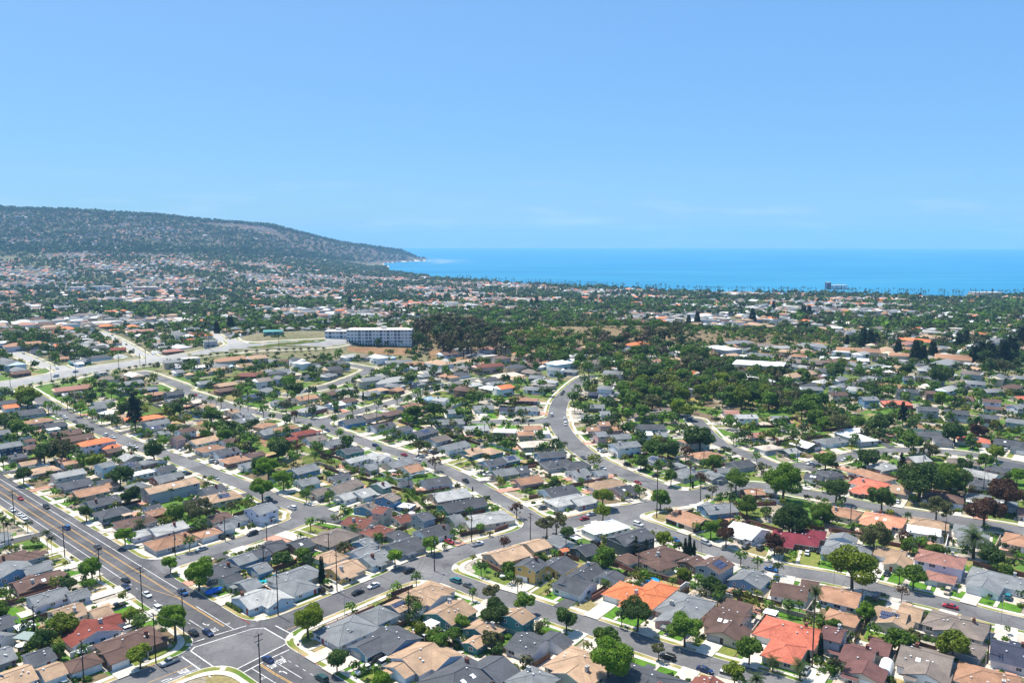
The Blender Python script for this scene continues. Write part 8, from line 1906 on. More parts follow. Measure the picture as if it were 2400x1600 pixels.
# yards: lawns, driveways, paths, patios, fences
def march(p, d, maxd=26.0, lim=3.35):
    t = np.arange(0, maxd, .5); dd = street_sdf(p.x + d.x * t, p.y + d.y * t)[0]
    ok = np.argwhere(dd < lim)
    if not len(ok): return None
    return float(t[ok[0][0]])
def patch(name, pts, z, m):
    if min((Vector(pts[a]) - Vector(pts[(a + 1) % 4])).length for a in range(4)) < .4: return
    mb = MB(); mb.face([(x, y, TZ(x, y) + z) for x, y in pts]); 
    # turn upwards
    a, b, c = (Vector(v) for v in mb.v[:3])
    if (b - a).cross(c - a).z < 0: mb.f[0] = mb.f[0][::-1]
    tag(mb.build(name, [m]), kind='structure')
FENCEM = [mat('brown fence boards', (.12, .070, .048), .9, .25, 1.2, .25), mat('red-brown block wall', (.20, .095, .075), .9, .2, 1.2, .2), mat('grey fence boards', (.22, .20, .18), .9, .2, 1.2, .2), mat('white fence paint', (.70, .70, .69), .7, .05), mat('tan block wall', (.42, .34, .27), .9, .12, 1.2, .15)]
GREENF = mat('green fence paint', (.16, .30, .25), .8, .1)
FWORD = ['brown board fence', 'red-brown block wall', 'grey board fence', 'white fence', 'tan block wall']
PANELS = {}
def panel_mesh(k, hgt):
    key = (k, round(hgt, 2))
    if key not in PANELS:
        mb = MB(); mb.box(0, 0, -.6, hgt, 2.36, .07 if k in (0, 2, 3) else .18, bottom=True); 
        if k in (0, 2): mb.box(0, 0, hgt - .25, hgt - .12, 2.36, .13)
        else: mb.box(0, 0, hgt, hgt + .06, 2.36, .24, bottom=True)
        PANELS[key] = mb.mesh('fence_panel', [FENCEM[k]])
    return PANELS[key]
def fence(name, label, cat, runs, k, hgt, group, m=None):
    pts = [p for rn in runs for p in rn]
    if not pts: return
    c = pts[0]; z0 = TZ(*c); root = thing(name, label, cat, (c[0], c[1], z0), 0, group); posts = MB()
    for rn in runs:
        for a, b in zip(rn[:-1], rn[1:]):
            L_ = math.hypot(b[0] - a[0], b[1] - a[1])
            if L_ < .3: continue
            ang = math.atan2(b[1] - a[1], b[0] - a[0]); mx_, my_ = (a[0] + b[0]) / 2, (a[1] + b[1]) / 2
            o = link('fence_panel', panel_mesh(k, hgt), root, (mx_ - c[0], my_ - c[1], TZ(mx_, my_) - z0), ang, (L_ / 2.4, 1, 1))
            posts.box(b[0] - c[0], b[1] - c[1], -.8, hgt + .1, .14, .14, ang)
        posts.box(rn[0][0] - c[0], rn[0][1] - c[1], -.8, hgt + .1, .14, .14)
    posts.build('fence_posts', [FENCEM[k]], root)
def run_split(p, q, skip, lim=4.0, gap=.6):
    """points every 2.4 m from p to q, dropping what would cross a house or a street"""
    L_ = (q - p).length; n = max(1, int(L_ / 2.4)); runs = []; cur = []
    ts = [p + (q - p) * (j / n) for j in range(n + 1)]
    dd = street_sdf(np.array([t.x for t in ts]), np.array([t.y for t in ts]))[0]
    for t, e in zip(ts, dd):
        if e < lim or hit_house(t.x, t.y, gap): 
            if len(cur) > 1: runs.append(cur)
            cur = []
        else: cur.append((t.x, t.y))
    if len(cur) > 1: runs.append(cur)
    return runs
PATIOM = mat_mix('patio paving', [(0.3, (.40, .33, .27)), (0.6, (.55, .48, .41)), (0.8, (.36, .22, .16))], .2, .9, 1.4)
BRICKP = mat_mix('brick paving', [(0.3, (.38, .19, .13)), (0.7, (.48, .28, .21))], .2, .9, 1.4)
BLACKD = mat_mix('asphalt drive', [(0.3, (.07, .07, .075)), (0.7, (.10, .10, .10))], .2, .9, 1.4)
taken = []
for (i, O, f, r, rmin, rmax, bmin, gpos, dpos, loc, dist, rnd) in YARDS:
    Ov = Vector(O); zo = .03 + (i % 50) * .0021
    W = lambda a, b: (Ov.x + r.x * a + f.x * b, Ov.y + r.y * a + f.y * b)
    fr = max((q for q in np.arange(0, 16, .5) if any(in_seg(s, *W((rmin + rmax) / 2, float(q))) for s in HOUSES[i][5])), default=4.0)
    e1, e2 = (march(Vector(W(t, float(fr))), f) for t in (rmin + .3, rmax - .3))
    lm = LAWNM[rnd.choices((0, 1, 2, 3), (.52, .22, .15, .11))[0]]
    # concrete apron round the house
    patch('yard_paving', [W(rmin - 1.4, bmin - 1.2), W(rmax + 1.4, bmin - 1.2), W(rmax + 1.4, float(fr) + .9), W(rmin - 1.4, float(fr) + .9)], zo - .01, CONC if rnd.random() < .7 else PATIOM)
    if e1 and e2 and max(e1, e2) < 22:
        if max(e1, e2) > 1.2: patch('lawn', [W(rmin + .3, float(fr) - .5), W(rmax - .3, float(fr) - .5), W(rmax - .3, float(fr) + e2), W(rmin + .3, float(fr) + e1)], zo + .11, lm)
        if gpos is not None:
            g = (gpos - Ov).dot(r); gf = (gpos - Ov).dot(f); e = march(Vector(W(g, gf)), f, 30, .05)
            wd = rnd.choice((2.4, 2.6, 3.0))
            if e: patch('driveway', [W(g - wd, gf - .2), W(g + wd, gf - .2), W(g + wd, gf + e), W(g - wd, gf + e)], zo + .24, rnd.choices((CONC, WALKM, BRICKP, BLACKD), (.5, .34, .1, .06))[0])
        if dpos is not None:
            g = (dpos - Ov).dot(r); gf = (dpos - Ov).dot(f); e = march(Vector(W(g, gf)), f, 26, 3.3)
            if e and e > 1.5: patch('garden_path', [W(g - .6, gf), W(g + .6, gf), W(g + .6, gf + e), W(g - .6, gf + e)], zo + .242, CONC)
    # behind the house
    def clear(pts): return all(edge(*p) > 3.6 and not hit_house(p[0], p[1], .4, i) for p in pts)
    bd = rnd.uniform(6, 10)
    a, b = rmin + rnd.uniform(-1, 2), rmax + rnd.uniform(-2, 1)
    pts = [W(a, bmin - bd), W(b, bmin - bd), W(b, bmin - 3), W(a, bmin - 3)]
    if clear(pts): patch('lawn', pts, zo + .105, LAWNM[rnd.choices((0, 1, 2, 3), (.4, .25, .15, .2))[0]])
    m = rnd.uniform(rmin + 1, rmax - 4); pts = [W(m, bmin - 4.5), W(m + 5, bmin - 4.5), W(m + 5, bmin - .3), W(m, bmin - .3)]
    if clear(pts): patch('patio', pts, zo + .25, rnd.choice((PATIOM, BRICKP, CONC)))
    if dist < 640:
        k = rnd.choices((0, 1, 2, 3, 4), (.42, .28, .08, .12, .1))[0]
        sd = rnd.choice((-1, 1)); t = (rmax + 1.7) if sd > 0 else (rmin - 1.7); bk = bmin - bd - .8
        runs = run_split(Vector(W(t, float(fr) - 2)), Vector(W(t, bk)), i, 6.5, 1.2) + run_split(Vector(W(rmin - 1.7, bk)), Vector(W(rmax + 1.7, bk)), i, 6.5, 1.2)
        # not where a neighbour's fence already runs
        runs = [[p for p in rn if not any(abs(p[0] - q[0]) + abs(p[1] - q[1]) < 2.0 for q in taken)] for rn in runs]
        runs = [rn for rn in runs if len(rn) > 2 and all(math.hypot(u[0] - v[0], u[1] - v[1]) < 4 for u, v in zip(rn[:-1], rn[1:]))]
        if runs:
            taken += [p for rn in runs for p in rn]
            fence('garden_wall' if k in (1, 4) else 'garden_fence', f"{FWORD[k]} behind house {loc_phrase(loc)}", 'wall' if k in (1, 4) else 'fence', runs, k, rnd.uniform(1.6, 1.9), 'back garden fences')
for k_, h_, pts_, lab_ in FENCES:
    if k_ == 'hedge': continue
    kk = {'fenceW': 3, 'fenceP': 3, 'fenceL': 3, 'fenceB': 1, 'fenceG': 3}[k_]; runs_ = []
    for a_, b_ in zip(pts_[:-1], pts_[1:]): runs_ += run_split(Vector(a_), Vector(b_), -1)
    runs_ = [r_ for r_ in runs_ if len(r_) > 1]
    if runs_: fence('garden_wall' if k_ in ('fenceB', 'fenceL') else 'garden_fence', text(lab_), 'wall' if k_ == 'fenceB' else 'fence', runs_, kk, h_, 'garden walls seen in the photograph')

# vegetation
LEAF = {'b': mat_leaf('bright foliage', (.10, .205, .012), (.175, .285, .022)), 'm': mat_leaf('mid foliage', (.07, .15, .014), (.14, .215, .026)), 'd': mat_leaf('dark foliage', (.036, .080, .015), (.080, .13, .026)),
        'y': mat_leaf('yellow-green foliage', (.125, .185, .010), (.20, .25, .022)), 'o': mat_leaf('olive foliage', (.08, .09, .03), (.145, .145, .055)), 'r': mat_leaf('reddish foliage', (.055, .030, .018), (.12, .055, .030)), 'e': mat_leaf('brown-olive foliage', (.060, .050, .024), (.11, .09, .045)), 'x': mat_leaf('twigs', (.16, .115, .085), (.22, .16, .12)),
        's': mat_leaf('shrub foliage', (.055, .125, .012), (.14, .20, .024), .45)}
LEAF['D'] = LEAF['d']
def leaf_quads(blobs, n, size, seed, up=.25, flat=.8):
    g = np.random.default_rng(seed); B = np.array(blobs); area = B[:, 3] ** 2; pick = g.choice(len(B), n * 2, p=area / area.sum())
    d = g.normal(size=(n * 2, 3)); d /= np.linalg.norm(d, axis=1)[:, None]
    rad = B[pick, 3] * g.uniform(.74, 1.16, n * 2); P = B[pick, :3] + d * rad[:, None] * np.array([1, 1, flat])
    # drop leaves buried in another clump
    keep = np.ones(len(P), bool)
    for b in B: keep &= (np.linalg.norm((P - b[:3]) / np.array([1, 1, flat]), axis=1) > b[3] * .72)
    keep |= g.random(len(P)) < .06
    P = P[keep][:n]; d = d[keep][:n]
    nrm = d + g.normal(size=P.shape) * .75 + np.array([0, 0, up]); nrm /= np.linalg.norm(nrm, axis=1)[:, None]
    t = np.cross(nrm, g.normal(size=P.shape)); t /= np.linalg.norm(t, axis=1)[:, None]; b2 = np.cross(nrm, t)
    sz = size * g.uniform(.6, 1.35, len(P))[:, None]
    V = np.stack([P - t * sz - b2 * sz * .6, P + t * sz - b2 * sz * .5, P + t * sz * .8 + b2 * sz * .7, P - t * sz * .9 + b2 * sz * .5], 1).reshape(-1, 3)
    return V, np.arange(len(V)).reshape(-1, 4)
def crown_blobs(seed, kind):
    g = random.Random(seed); bl = []
    if kind in 'bmyrD': n, rr, sx = 21, (.20, .42), .68
    elif kind == 'd': n, rr, sx = 18, (.24, .44), .66
    else: n, rr, sx = 22, (.14, .30), .80
    bl.append((0, 0, 0, .46 if kind not in 'oe' else .25))
    for k in range(n):
        a = g.uniform(0, 6.283); e = g.uniform(-.65, .95); q = math.sqrt(max(0, 1 - e * e)) if abs(e) < 1 else 0
        s = sx * g.uniform(.62, 1.15); bl.append((math.cos(a) * q * s, math.sin(a) * q * s, e * s * .80, g.uniform(*rr)))
    if kind == 'D': bl = [(0, 0, 0, .8)] + [(x * .7, y * .7, z * .8, r_ * .9) for x, y, z, r_ in bl]
    return bl
PROTO = {}
def crown_mesh(kind, var, big):
    key = (kind, var, big)
    if key not in PROTO:
        n, sz = ((9000, .038) if big else (2600, .070)); 
        if kind in 'oxe': n = int(n * .62)
        V, F = leaf_quads(crown_blobs(hash((ord(kind), var)) % 9973, kind), n, sz, var * 31 + ord(kind))
        PROTO[key] = np_mesh('crown', V, F, [LEAF[kind]])
    return PROTO[key]
TRK = {}
def trunk_mesh(var):
    """unit crown radius: crown centre at z = 0, ground at z = -1.6"""
    if var not in TRK:
        g = random.Random(var); mb = MB(); x = g.uniform(-.06, .06); y = g.uniform(-.06, .06)
        mb.bar((0, 0, -2.6), (x, y, -.7), .085, 0, 7, .055)
        for k in range(5):
            a = k * 1.257 + g.uniform(-.4, .4); mb.bar((x, y, -.85 + .05 * k), (math.cos(a) * .55, math.sin(a) * .55, g.uniform(-.15, .35)), .042, 0, 5, .014)
        TRK[var] = mb.mesh('trunk', [BARK])
    return TRK[var]
def twig_mesh():
    g = random.Random(3); mb = MB()
    for k in range(60):
        a = g.uniform(0, 6.28); e = g.uniform(.1, 1.2); d = Vector((math.cos(a) * math.cos(e), math.sin(a) * math.cos(e), math.sin(e) - .3))
        mb.bar((0, 0, -.6), d * .9, .02, 0, 3, .006)
        for q in range(4): p = d * g.uniform(.3, .8); mb.bar(p, p + Vector((g.uniform(-.3, .3), g.uniform(-.3, .3), g.uniform(0, .35))), .012, 0, 3, .004)
    return mb.mesh('crown', [LEAF['x']])
TWIG = twig_mesh()
# narrow conifers, palms
V_, F_ = leaf_quads([(0, 0, .06 + .86 * t, .105 * (1 - .75 * max(0, t - .25)) + .01) for t in np.linspace(.04, 1, 16)], 1500, .022, 5, .2, 1.3)
CYP = np_mesh('crown', V_, F_, [mat_leaf('cypress foliage', (.012, .030, .011), (.026, .05, .017))])
gp = random.Random(8); bl_ = []
for lv in range(9):
    z_ = .30 + .66 * lv / 8
    for k in range(6 if lv < 7 else 3):
        a_ = k * 1.05 + lv * .5; q_ = (.20 - .15 * lv / 8) * gp.uniform(.5, 1.1); bl_.append((math.cos(a_) * q_, math.sin(a_) * q_, z_ + gp.uniform(-.03, .03), .055))
V_, F_ = leaf_quads(bl_, 1700, .020, 9, .3, .6)
PINE = np_mesh('crown', V_, F_, [mat_leaf('pine foliage', (.014, .028, .014), (.030, .046, .020))])
def pole_trunk(r0, r1, n=7):
    mb = MB(); mb.bar((0, 0, -.04), (.006, 0, .5), r0, 0, n, (r0 + r1) / 2); mb.bar((.006, 0, .5), (0, 0, .96), (r0 + r1) / 2, 0, n, r1); return mb.mesh('trunk', [BARK])
PT, CT, KT = pole_trunk(.016, .011), pole_trunk(.018, .006), pole_trunk(.05, .045)
def palm_crown(nf, ln, droop, z0, seed, wide):
    """fronds of folded leaflets; unit tree height"""
    g = random.Random(seed); V = []; F = []
    for k in range(nf):
        a = 2 * math.pi * k / nf * 1.618 * 3; e0 = g.uniform(-.5, 1.3); L_ = ln * g.uniform(.8, 1.1); p = Vector((0, 0, z0)); el = e0; sd = Vector((-math.sin(a), math.cos(a), 0))
        for j in range(6):
            q = p + Vector((math.cos(a) * math.cos(el), math.sin(a) * math.cos(el), math.sin(el))) * (L_ / 6); el -= droop / 6
            wd = wide * ln * (.6 + .4 * math.sin((j + 1) / 6 * math.pi))
            for sg in (-1, 1):
                for h in range(2):
                    c = p.lerp(q, .25 + .5 * h); b = len(V); V += [tuple(c - (q - p) * .16), tuple(c + (q - p) * .16), tuple(c + (q - p) * .45 + sd * sg * wd + Vector((0, 0, -.25 * wd))), tuple(c + (q - p) * .28 + sd * sg * wd + Vector((0, 0, -.28 * wd)))]; F.append((b, b + 1, b + 2, b + 3))
            p = q
    return np.array(V), np.array(F)
PALML = mat_leaf('palm fronds', (.035, .065, .015), (.065, .095, .025))
V_, F_ = palm_crown(34, .19, 1.2, .95, 2, .20); FPALM = np_mesh('crown', V_, F_, [PALML])
V_, F_ = palm_crown(40, .62, 1.5, .72, 4, .16); KPALM = np_mesh('crown', V_, F_, [PALML])
TNAME = dict(q='conifer', e='eucalyptus', b='leafy_tree', m='leafy_tree', d='evergreen_tree', D='round_tree', y='leafy_tree', o='olive_tree', r='plum_tree', x='bare_tree', c='cypress', p='pine_tree', f='fan_palm', k='date_palm')
def tree(t, i):
    k, x, y, r, h, label = t; z = TZ(x, y); g = random.Random(i)
    name = TNAME[k]; cat = 'palm' if k in 'fk' else 'tree'
    if k in 'cpfkq':
        root = thing(name, text(label), cat, (x, y, z), g.uniform(0, 6.28), 'trees of the neighbourhood')
        cm, tm = {'q': (CYP, CT), 'c': (CYP, CT), 'p': (PINE, CT), 'f': (FPALM, PT), 'k': (KPALM, KT)}[k]; wx = {'q': 1.9, 'c': .9, 'p': 1.0, 'f': min(1.4, 1.0 * 13 / max(h, 6)), 'k': 1.0}[k]
        sx = h * wx * (1.25 if k == 'c' and h < 6 else 1)
        link('trunk', tm, root, None, None, (h * (.62 if k == 'f' else 1) if k != 'c' else sx, h * (.62 if k == 'f' else 1) if k != 'c' else sx, h if k not in 'k' else h * .76))
        link('crown', cm, root, None, None, (sx, sx, h)); return
    root = thing(name, text(label), cat, (x, y, z), g.uniform(0, 6.28), 'trees of the neighbourhood')
    if k in 'mdyoDe' and r < 9 and edge(x, y) > 5: h *= .86
    big = r > 4.4 and math.hypot(x, y) < 420; var = g.randrange(6 if not big else 4)
    sc = (r * 1.04, r * g.uniform(.84, 1.12), r * g.uniform(.84, 1.10))
    link('crown', TWIG if k == 'x' else crown_mesh(k, var, big), root, (0, 0, h), None, sc)
    link('trunk', trunk_mesh(var), root, (0, 0, h), None, (r, r, h / 2.1 if h / 2.1 > .2 else .2))
for i_, t_ in enumerate(TREES[:300]): tree(t_, i_)
SHR = []
for v_ in range(5):
    g_ = random.Random(v_ + 50); V_, F_ = leaf_quads([(0, 0, .35, .7)] + [(g_.uniform(-.5, .5), g_.uniform(-.5, .5), g_.uniform(.1, .7), g_.uniform(.3, .5)) for _ in range(6)], 330, .15, v_ + 60)
    SHR.append(np_mesh('shrub', V_, F_, [LEAF['s'] if v_ != 3 else LEAF['y']]))
for i_, (x_, y_, r_, l_) in enumerate(SHRUBS[:300]):
    o_ = link('shrub', SHR[i_ % 5], None, (x_, y_, TZ(x_, y_) + .1), (i_ * 1.7) % 6.28, (r_, r_, r_ * .95)); tag(o_, text(l_), 'shrub', 'garden shrubs')
for i_, (k_, h_, pts_, lab_) in enumerate(FENCES):
    if k_ != 'hedge': continue
    g_ = np.random.default_rng(i_); VV = []; 
    for a_, b_ in zip(pts_[:-1], pts_[1:]):
        L_ = math.hypot(b_[0] - a_[0], b_[1] - a_[1]); nb = max(2, int(L_ / .8))
        for j in range(nb + 1): VV.append((a_[0] + (b_[0] - a_[0]) * j / nb - pts_[0][0], a_[1] + (b_[1] - a_[1]) * j / nb - pts_[0][1], h_ * .5, h_ * .55))
    VV = [v_ for v_ in VV if not hit_house(v_[0] + pts_[0][0], v_[1] + pts_[0][1], .3)]
    if len(VV) < 3: continue
    V_, F_ = leaf_quads(VV, len(VV) * 90, .16, i_); o_ = link('hedge', np_mesh('hedge', V_, F_, [LEAF['m']]), None, (pts_[0][0], pts_[0][1], TZ(*pts_[0])))
    tag(o_, text(lab_), 'hedge', 'clipped hedges')

# cars
PAINT = dict(white=(.72, .72, .72), black=(.012, .012, .014), grey=(.10, .105, .11), silver=(.38, .39, .40), blue=(.02, .10, .28), darkblue=(.012, .03, .10), red=(.35, .02, .03), teal=(.02, .16, .19), beige=(.42, .36, .26), darkgreen=(.02, .06, .055))
CGLASS = mat('car glass', (.015, .018, .022), .08, .05, 1, 0, .6); TYRE = mat('tyre rubber', (.02, .02, .02), .9); RIM = mat('wheel rim', (.45, .45, .46), .35, .05, 1, 0, .5, metallic=.7)
LAMPW = mat('headlight lens', (.75, .77, .78), .15, .02); LAMPR = mat('tail light lens', (.35, .015, .015), .2, .02)
def loft(mb, secs, mi=0):
    """secs: (x, half width, z0, z1, half width at top)"""
    rings = []
    for x, hw, z0, z1, ht in secs:
        b = len(mb.v); mb.v += [(x, -hw * .96, z0), (x, -hw, z0 + (z1 - z0) * .45), (x, -ht, z1), (x, ht, z1), (x, hw, z0 + (z1 - z0) * .45), (x, hw * .96, z0)]; rings.append(b)
    for a, b in zip(rings[:-1], rings[1:]):
        for k in range(6): mb.f.append((a + k, b + k, b + (k + 1) % 6, a + (k + 1) % 6)); mb.m.append(mi)
    mb.f.append(tuple(rings[0] + k for k in range(6))); mb.m.append(mi); mb.f.append(tuple(rings[-1] + 5 - k for k in range(6))); mb.m.append(mi)
CARS_M = {}
def wheel_meshes():
    w_, r_ = MB(), MB(); w_.bar((0, -.11, 0), (0, .11, 0), .33, 0, 14); r_.bar((0, -.125, 0), (0, .125, 0), .20, 0, 10); return w_.mesh('wheel', [TYRE]), r_.mesh('rim', [RIM])
WH, RM = wheel_meshes()
hl = MB(); hl.box(0, 0, -.07, .07, .10, .34, bottom=True); HL = hl.mesh('headlight', [LAMPW]); TL = hl.mesh('tail_light', [LAMPR])
def car_meshes(k, c):
    if (k, c) in CARS_M: return CARS_M[(k, c)]
    pm = mat('car paint ' + c, PAINT[c], .3, .03, 1, 0, .5); b, g, r = MB(), MB(), MB()
    if k == 'sedan':
        loft(b, [(-2.32, .78, .34, .80, .70), (-2.1, .88, .26, .93, .78), (-1.2, .91, .24, .95, .80), (.7, .91, .24, .95, .80), (1.75, .89, .24, .86, .76), (2.2, .84, .28, .74, .72), (2.34, .70, .36, .62, .6)])
        loft(g, [(-1.75, .78, .90, .95, .74), (-1.0, .79, .90, 1.36, .60), (.25, .79, .90, 1.38, .60), (1.2, .78, .90, .95, .74)]); loft(r, [(-1.02, .62, 1.33, 1.40, .56), (-.4, .64, 1.34, 1.45, .56), (.28, .62, 1.34, 1.41, .56)])
        wx = (-1.38, 1.42)
    elif k in ('suv', 'van'):
        t = 1.68 if k == 'suv' else 1.95; f_ = 1.15 if k == 'suv' else 1.55
        loft(b, [(-2.36, .86, .36, 1.02, .80), (-2.2, .94, .30, 1.08, .84), (.9, .94, .28, 1.08, .84), (1.8, .92, .28, 1.02, .80), (2.28, .86, .34, .86, .74)])
        loft(g, [(-2.24, .84, 1.04, 1.10, .80), (-2.02, .85, 1.04, t - .06, .70), (f_ - .75, .85, 1.04, t - .06, .70), (f_ + .15, .84, 1.04, 1.10, .78)]); loft(r, [(-2.06, .72, t - .10, t - .03, .66), (-.6, .74, t - .10, t, .66), (f_ - .72, .72, t - .10, t - .04, .66)])
        wx = (-1.45, 1.48)
    else:
        loft(b, [(-2.72, .88, .42, 1.02, .86), (-.62, .94, .36, 1.05, .88), (.9, .94, .34, 1.08, .86), (1.9, .92, .34, 1.04, .82), (2.55, .86, .40, .90, .76)])
        loft(g, [(-.60, .84, 1.02, 1.08, .80), (-.45, .85, 1.02, 1.72, .70), (.55, .85, 1.02, 1.72, .70), (1.35, .84, 1.02, 1.10, .78)]); loft(r, [(-.50, .72, 1.68, 1.75, .66), (.58, .72, 1.68, 1.76, .66)])
        b.box(-1.68, 0, 1.0, 1.065, 1.8, 1.5, mi=1); wx = (-1.75, 1.62)
    CARS_M[(k, c)] = (b.mesh('body', [pm, mat('truck bed', (.03, .03, .03), .9)]), g.mesh('windows', [CGLASS]), r.mesh('roof_panel', [pm]), wx); return CARS_M[(k, c)]
CNAME = dict(sedan='parked_car', suv='parked_suv', van='parked_van', pickup='pickup_truck'); CCAT = dict(sedan='car', suv='car', van='van', pickup='pickup truck')
for (k_, c_, x_, y_, a_, l_) in CARS:
    b_, g_, r_, wx_ = car_meshes(k_, c_); e_ = edge(x_, y_); z_ = TZ(x_, y_) + (.045 if e_ < 0 else .36)
    ro = thing(CNAME[k_], text(l_), CCAT[k_], (x_, y_, z_), a_, 'vehicles in the streets and driveways')
    link('body', b_, ro); link('windows', g_, ro); link('roof_panel', r_, ro)
    for wx in wx_:
        for sy in (-.80, .80): q_ = link('wheel', WH, ro, (wx, sy, .33)); link('rim', RM, q_)
    fx_ = {'sedan': 2.26, 'suv': 2.25, 'van': 2.25, 'pickup': 2.52}[k_]; bx_ = {'sedan': -2.26, 'suv': -2.33, 'van': -2.33, 'pickup': -2.70}[k_]
    for sy in (-.58, .58): link('headlight', HL, ro, (fx_, sy, .66 if k_ == 'sedan' else .8)); link('tail_light', TL, ro, (bx_, sy, .72 if k_ == 'sedan' else .88))

# poles, lamps, sign, wires
POLE_TOPS = []
for (k_, x_, y_, h_, a_, l_) in POLES:
    z_ = TZ(x_, y_) + .05
    if k_ == 'pole':
        ro = thing('utility_pole', text(l_), 'utility pole', (x_, y_, z_), a_, 'wooden utility poles'); p_ = MB(); p_.bar((0, 0, -.5), (0, 0, h_), .20, 0, 8, .13); p_.build('post', [WOODM], ro)
        for zc in ((.5, 2.0) if h_ > 9 else (.4,)):
            q_ = MB(); q_.box(0, 0, h_ - zc - .07, h_ - zc + .07, .14, 2.5, bottom=True); ca = q_.build('crossarm', [WOODM], ro); q_ = MB()
            for u_ in (-1.1, -.6, .6, 1.1): q_.box(0, u_, h_ - zc + .07, h_ - zc + .28, .08, .08)
            q_.build('insulators', [METAL], ca)
        if h_ > 9 and random.random() < .4: q_ = MB(); q_.bar((.35, 0, h_ - 3.6), (.35, 0, h_ - 2.7), .25, 0, 10); q_.build('transformer', [METAL], ro)
        POLE_TOPS.append((x_, y_, z_ + h_ - .3, a_))
    elif k_ == 'lamp':
        ro = thing('street_lamp', text(l_), 'street lamp', (x_, y_, z_), a_ + math.pi / 2, 'street lamps'); p_ = MB(); p_.bar((0, 0, -.3), (0, 0, h_ - .4), .09, 0, 8, .06); p_.bar((0, 0, h_ - .42), (1.6, 0, h_), .05, 0, 6, .04); p_.build('post', [METAL], ro)
        q_ = MB(); q_.box(1.85, 0, h_ - .06, h_ + .08, .7, .26, bottom=True); q_.build('lamp_head', [METAL], ro)
    else:
        ro = thing('stop_sign', 'red octagonal stop sign on the white corner of the crossing', 'sign', (x_, y_, z_ + .1), 0.4); p_ = MB(); p_.bar((0, 0, -.3), (0, 0, 3.0), .04, 0, 6); p_.build('post', [METAL], ro)
        q_ = MB(); n_ = 8; pts_ = [(.42 * math.cos(math.pi / 8 + k * math.pi / 4), .42 * math.sin(math.pi / 8 + k * math.pi / 4)) for k in range(8)]
        q_.face([(u_, -.05, 2.6 + v_) for u_, v_ in pts_]); q_.face([(u_, -.02, 2.6 + v_) for u_, v_ in pts_[::-1]])
        for k in range(8): u_, v_ = pts_[k], pts_[(k + 1) % 8]; q_.face([(u_[0], -.02, 2.6 + u_[1]), (v_[0], -.02, 2.6 + v_[1]), (v_[0], -.05, 2.6 + v_[1]), (u_[0], -.05, 2.6 + u_[1])])
        pl_ = q_.build('plate', [mat('sign red', (.35, .02, .03), .5)], ro); q_ = MB()
        for gi, ch in enumerate('STOP'):
            for (u0, v0, u1, v1) in GLY[ch]: q_.face([(-.27 + gi * .145 + u0 * .04, -.054, 2.49 + v0 * .032), (-.27 + gi * .145 + u1 * .04, -.054, 2.49 + v0 * .032), (-.27 + gi * .145 + u1 * .04, -.054, 2.49 + v1 * .032), (-.27 + gi * .145 + u0 * .04, -.054, 2.49 + v1 * .032)])
        q_.build('lettering', [WHITEP], pl_)
# wires between neighbouring poles
done = set(); nw = 0; WIRES = {}; WIREM = mat('cable', (.03, .03, .032), .7)
for i_, p_ in enumerate(POLE_TOPS):
    near = sorted((math.hypot(p_[0] - q_[0], p_[1] - q_[1]), j_) for j_, q_ in enumerate(POLE_TOPS) if j_ != i_)[:2]
    for d_, j_ in near:
        if d_ > 75 or d_ < 12 or (min(i_, j_), max(i_, j_)) in done or max(p_[1], POLE_TOPS[j_][1]) > 430: continue
        done.add((min(i_, j_), max(i_, j_))); q_ = POLE_TOPS[j_]; mb = MB()
        for off in (-1.0, 0.6, 1.0):
            a_ = Vector((p_[0] - math.sin(p_[3]) * off, p_[1] + math.cos(p_[3]) * off, p_[2])); b_ = Vector((q_[0] - math.sin(q_[3]) * off, q_[1] + math.cos(q_[3]) * off, q_[2])); pr = None
            for k in range(9):
                t = k / 8; c_ = a_.lerp(b_, t) - Vector((0, 0, d_ * .03 * 4 * t * (1 - t)))
                if pr is not None: mb.bar(pr, c_, .03, 0, 3)
                pr = c_
        o_ = mb.build('power_line', [WIREM]); nw += 1
        wx_, wy_ = (p_[0] + q_[0]) / 2, (p_[1] + q_[1]) / 2; hl_ = min((h for h in HOUSES[:300] if h[4]), key=lambda h: math.hypot(h[5][0][0] - wx_, h[5][0][1] - wy_)); WIRES.setdefault(hl_[4], []).append((wx_ / wy_, nw, o_))

for lc_, ws_ in WIRES.items():
    ws_.sort()
    for k, (_, _, o_) in enumerate(ws_):
        pre = '' if len(ws_) == 1 else (('left ', 'right ') if len(ws_) == 2 else ('left ', 'middle ', 'right ') if len(ws_) == 3 else [o + ' ' for o in ORD])[k]
        tag(o_, f"{pre}dark power cables over house {loc_phrase(lc_)}", 'cable', 'overhead power cables')
HAZE_DENSITY = 5.5e-5
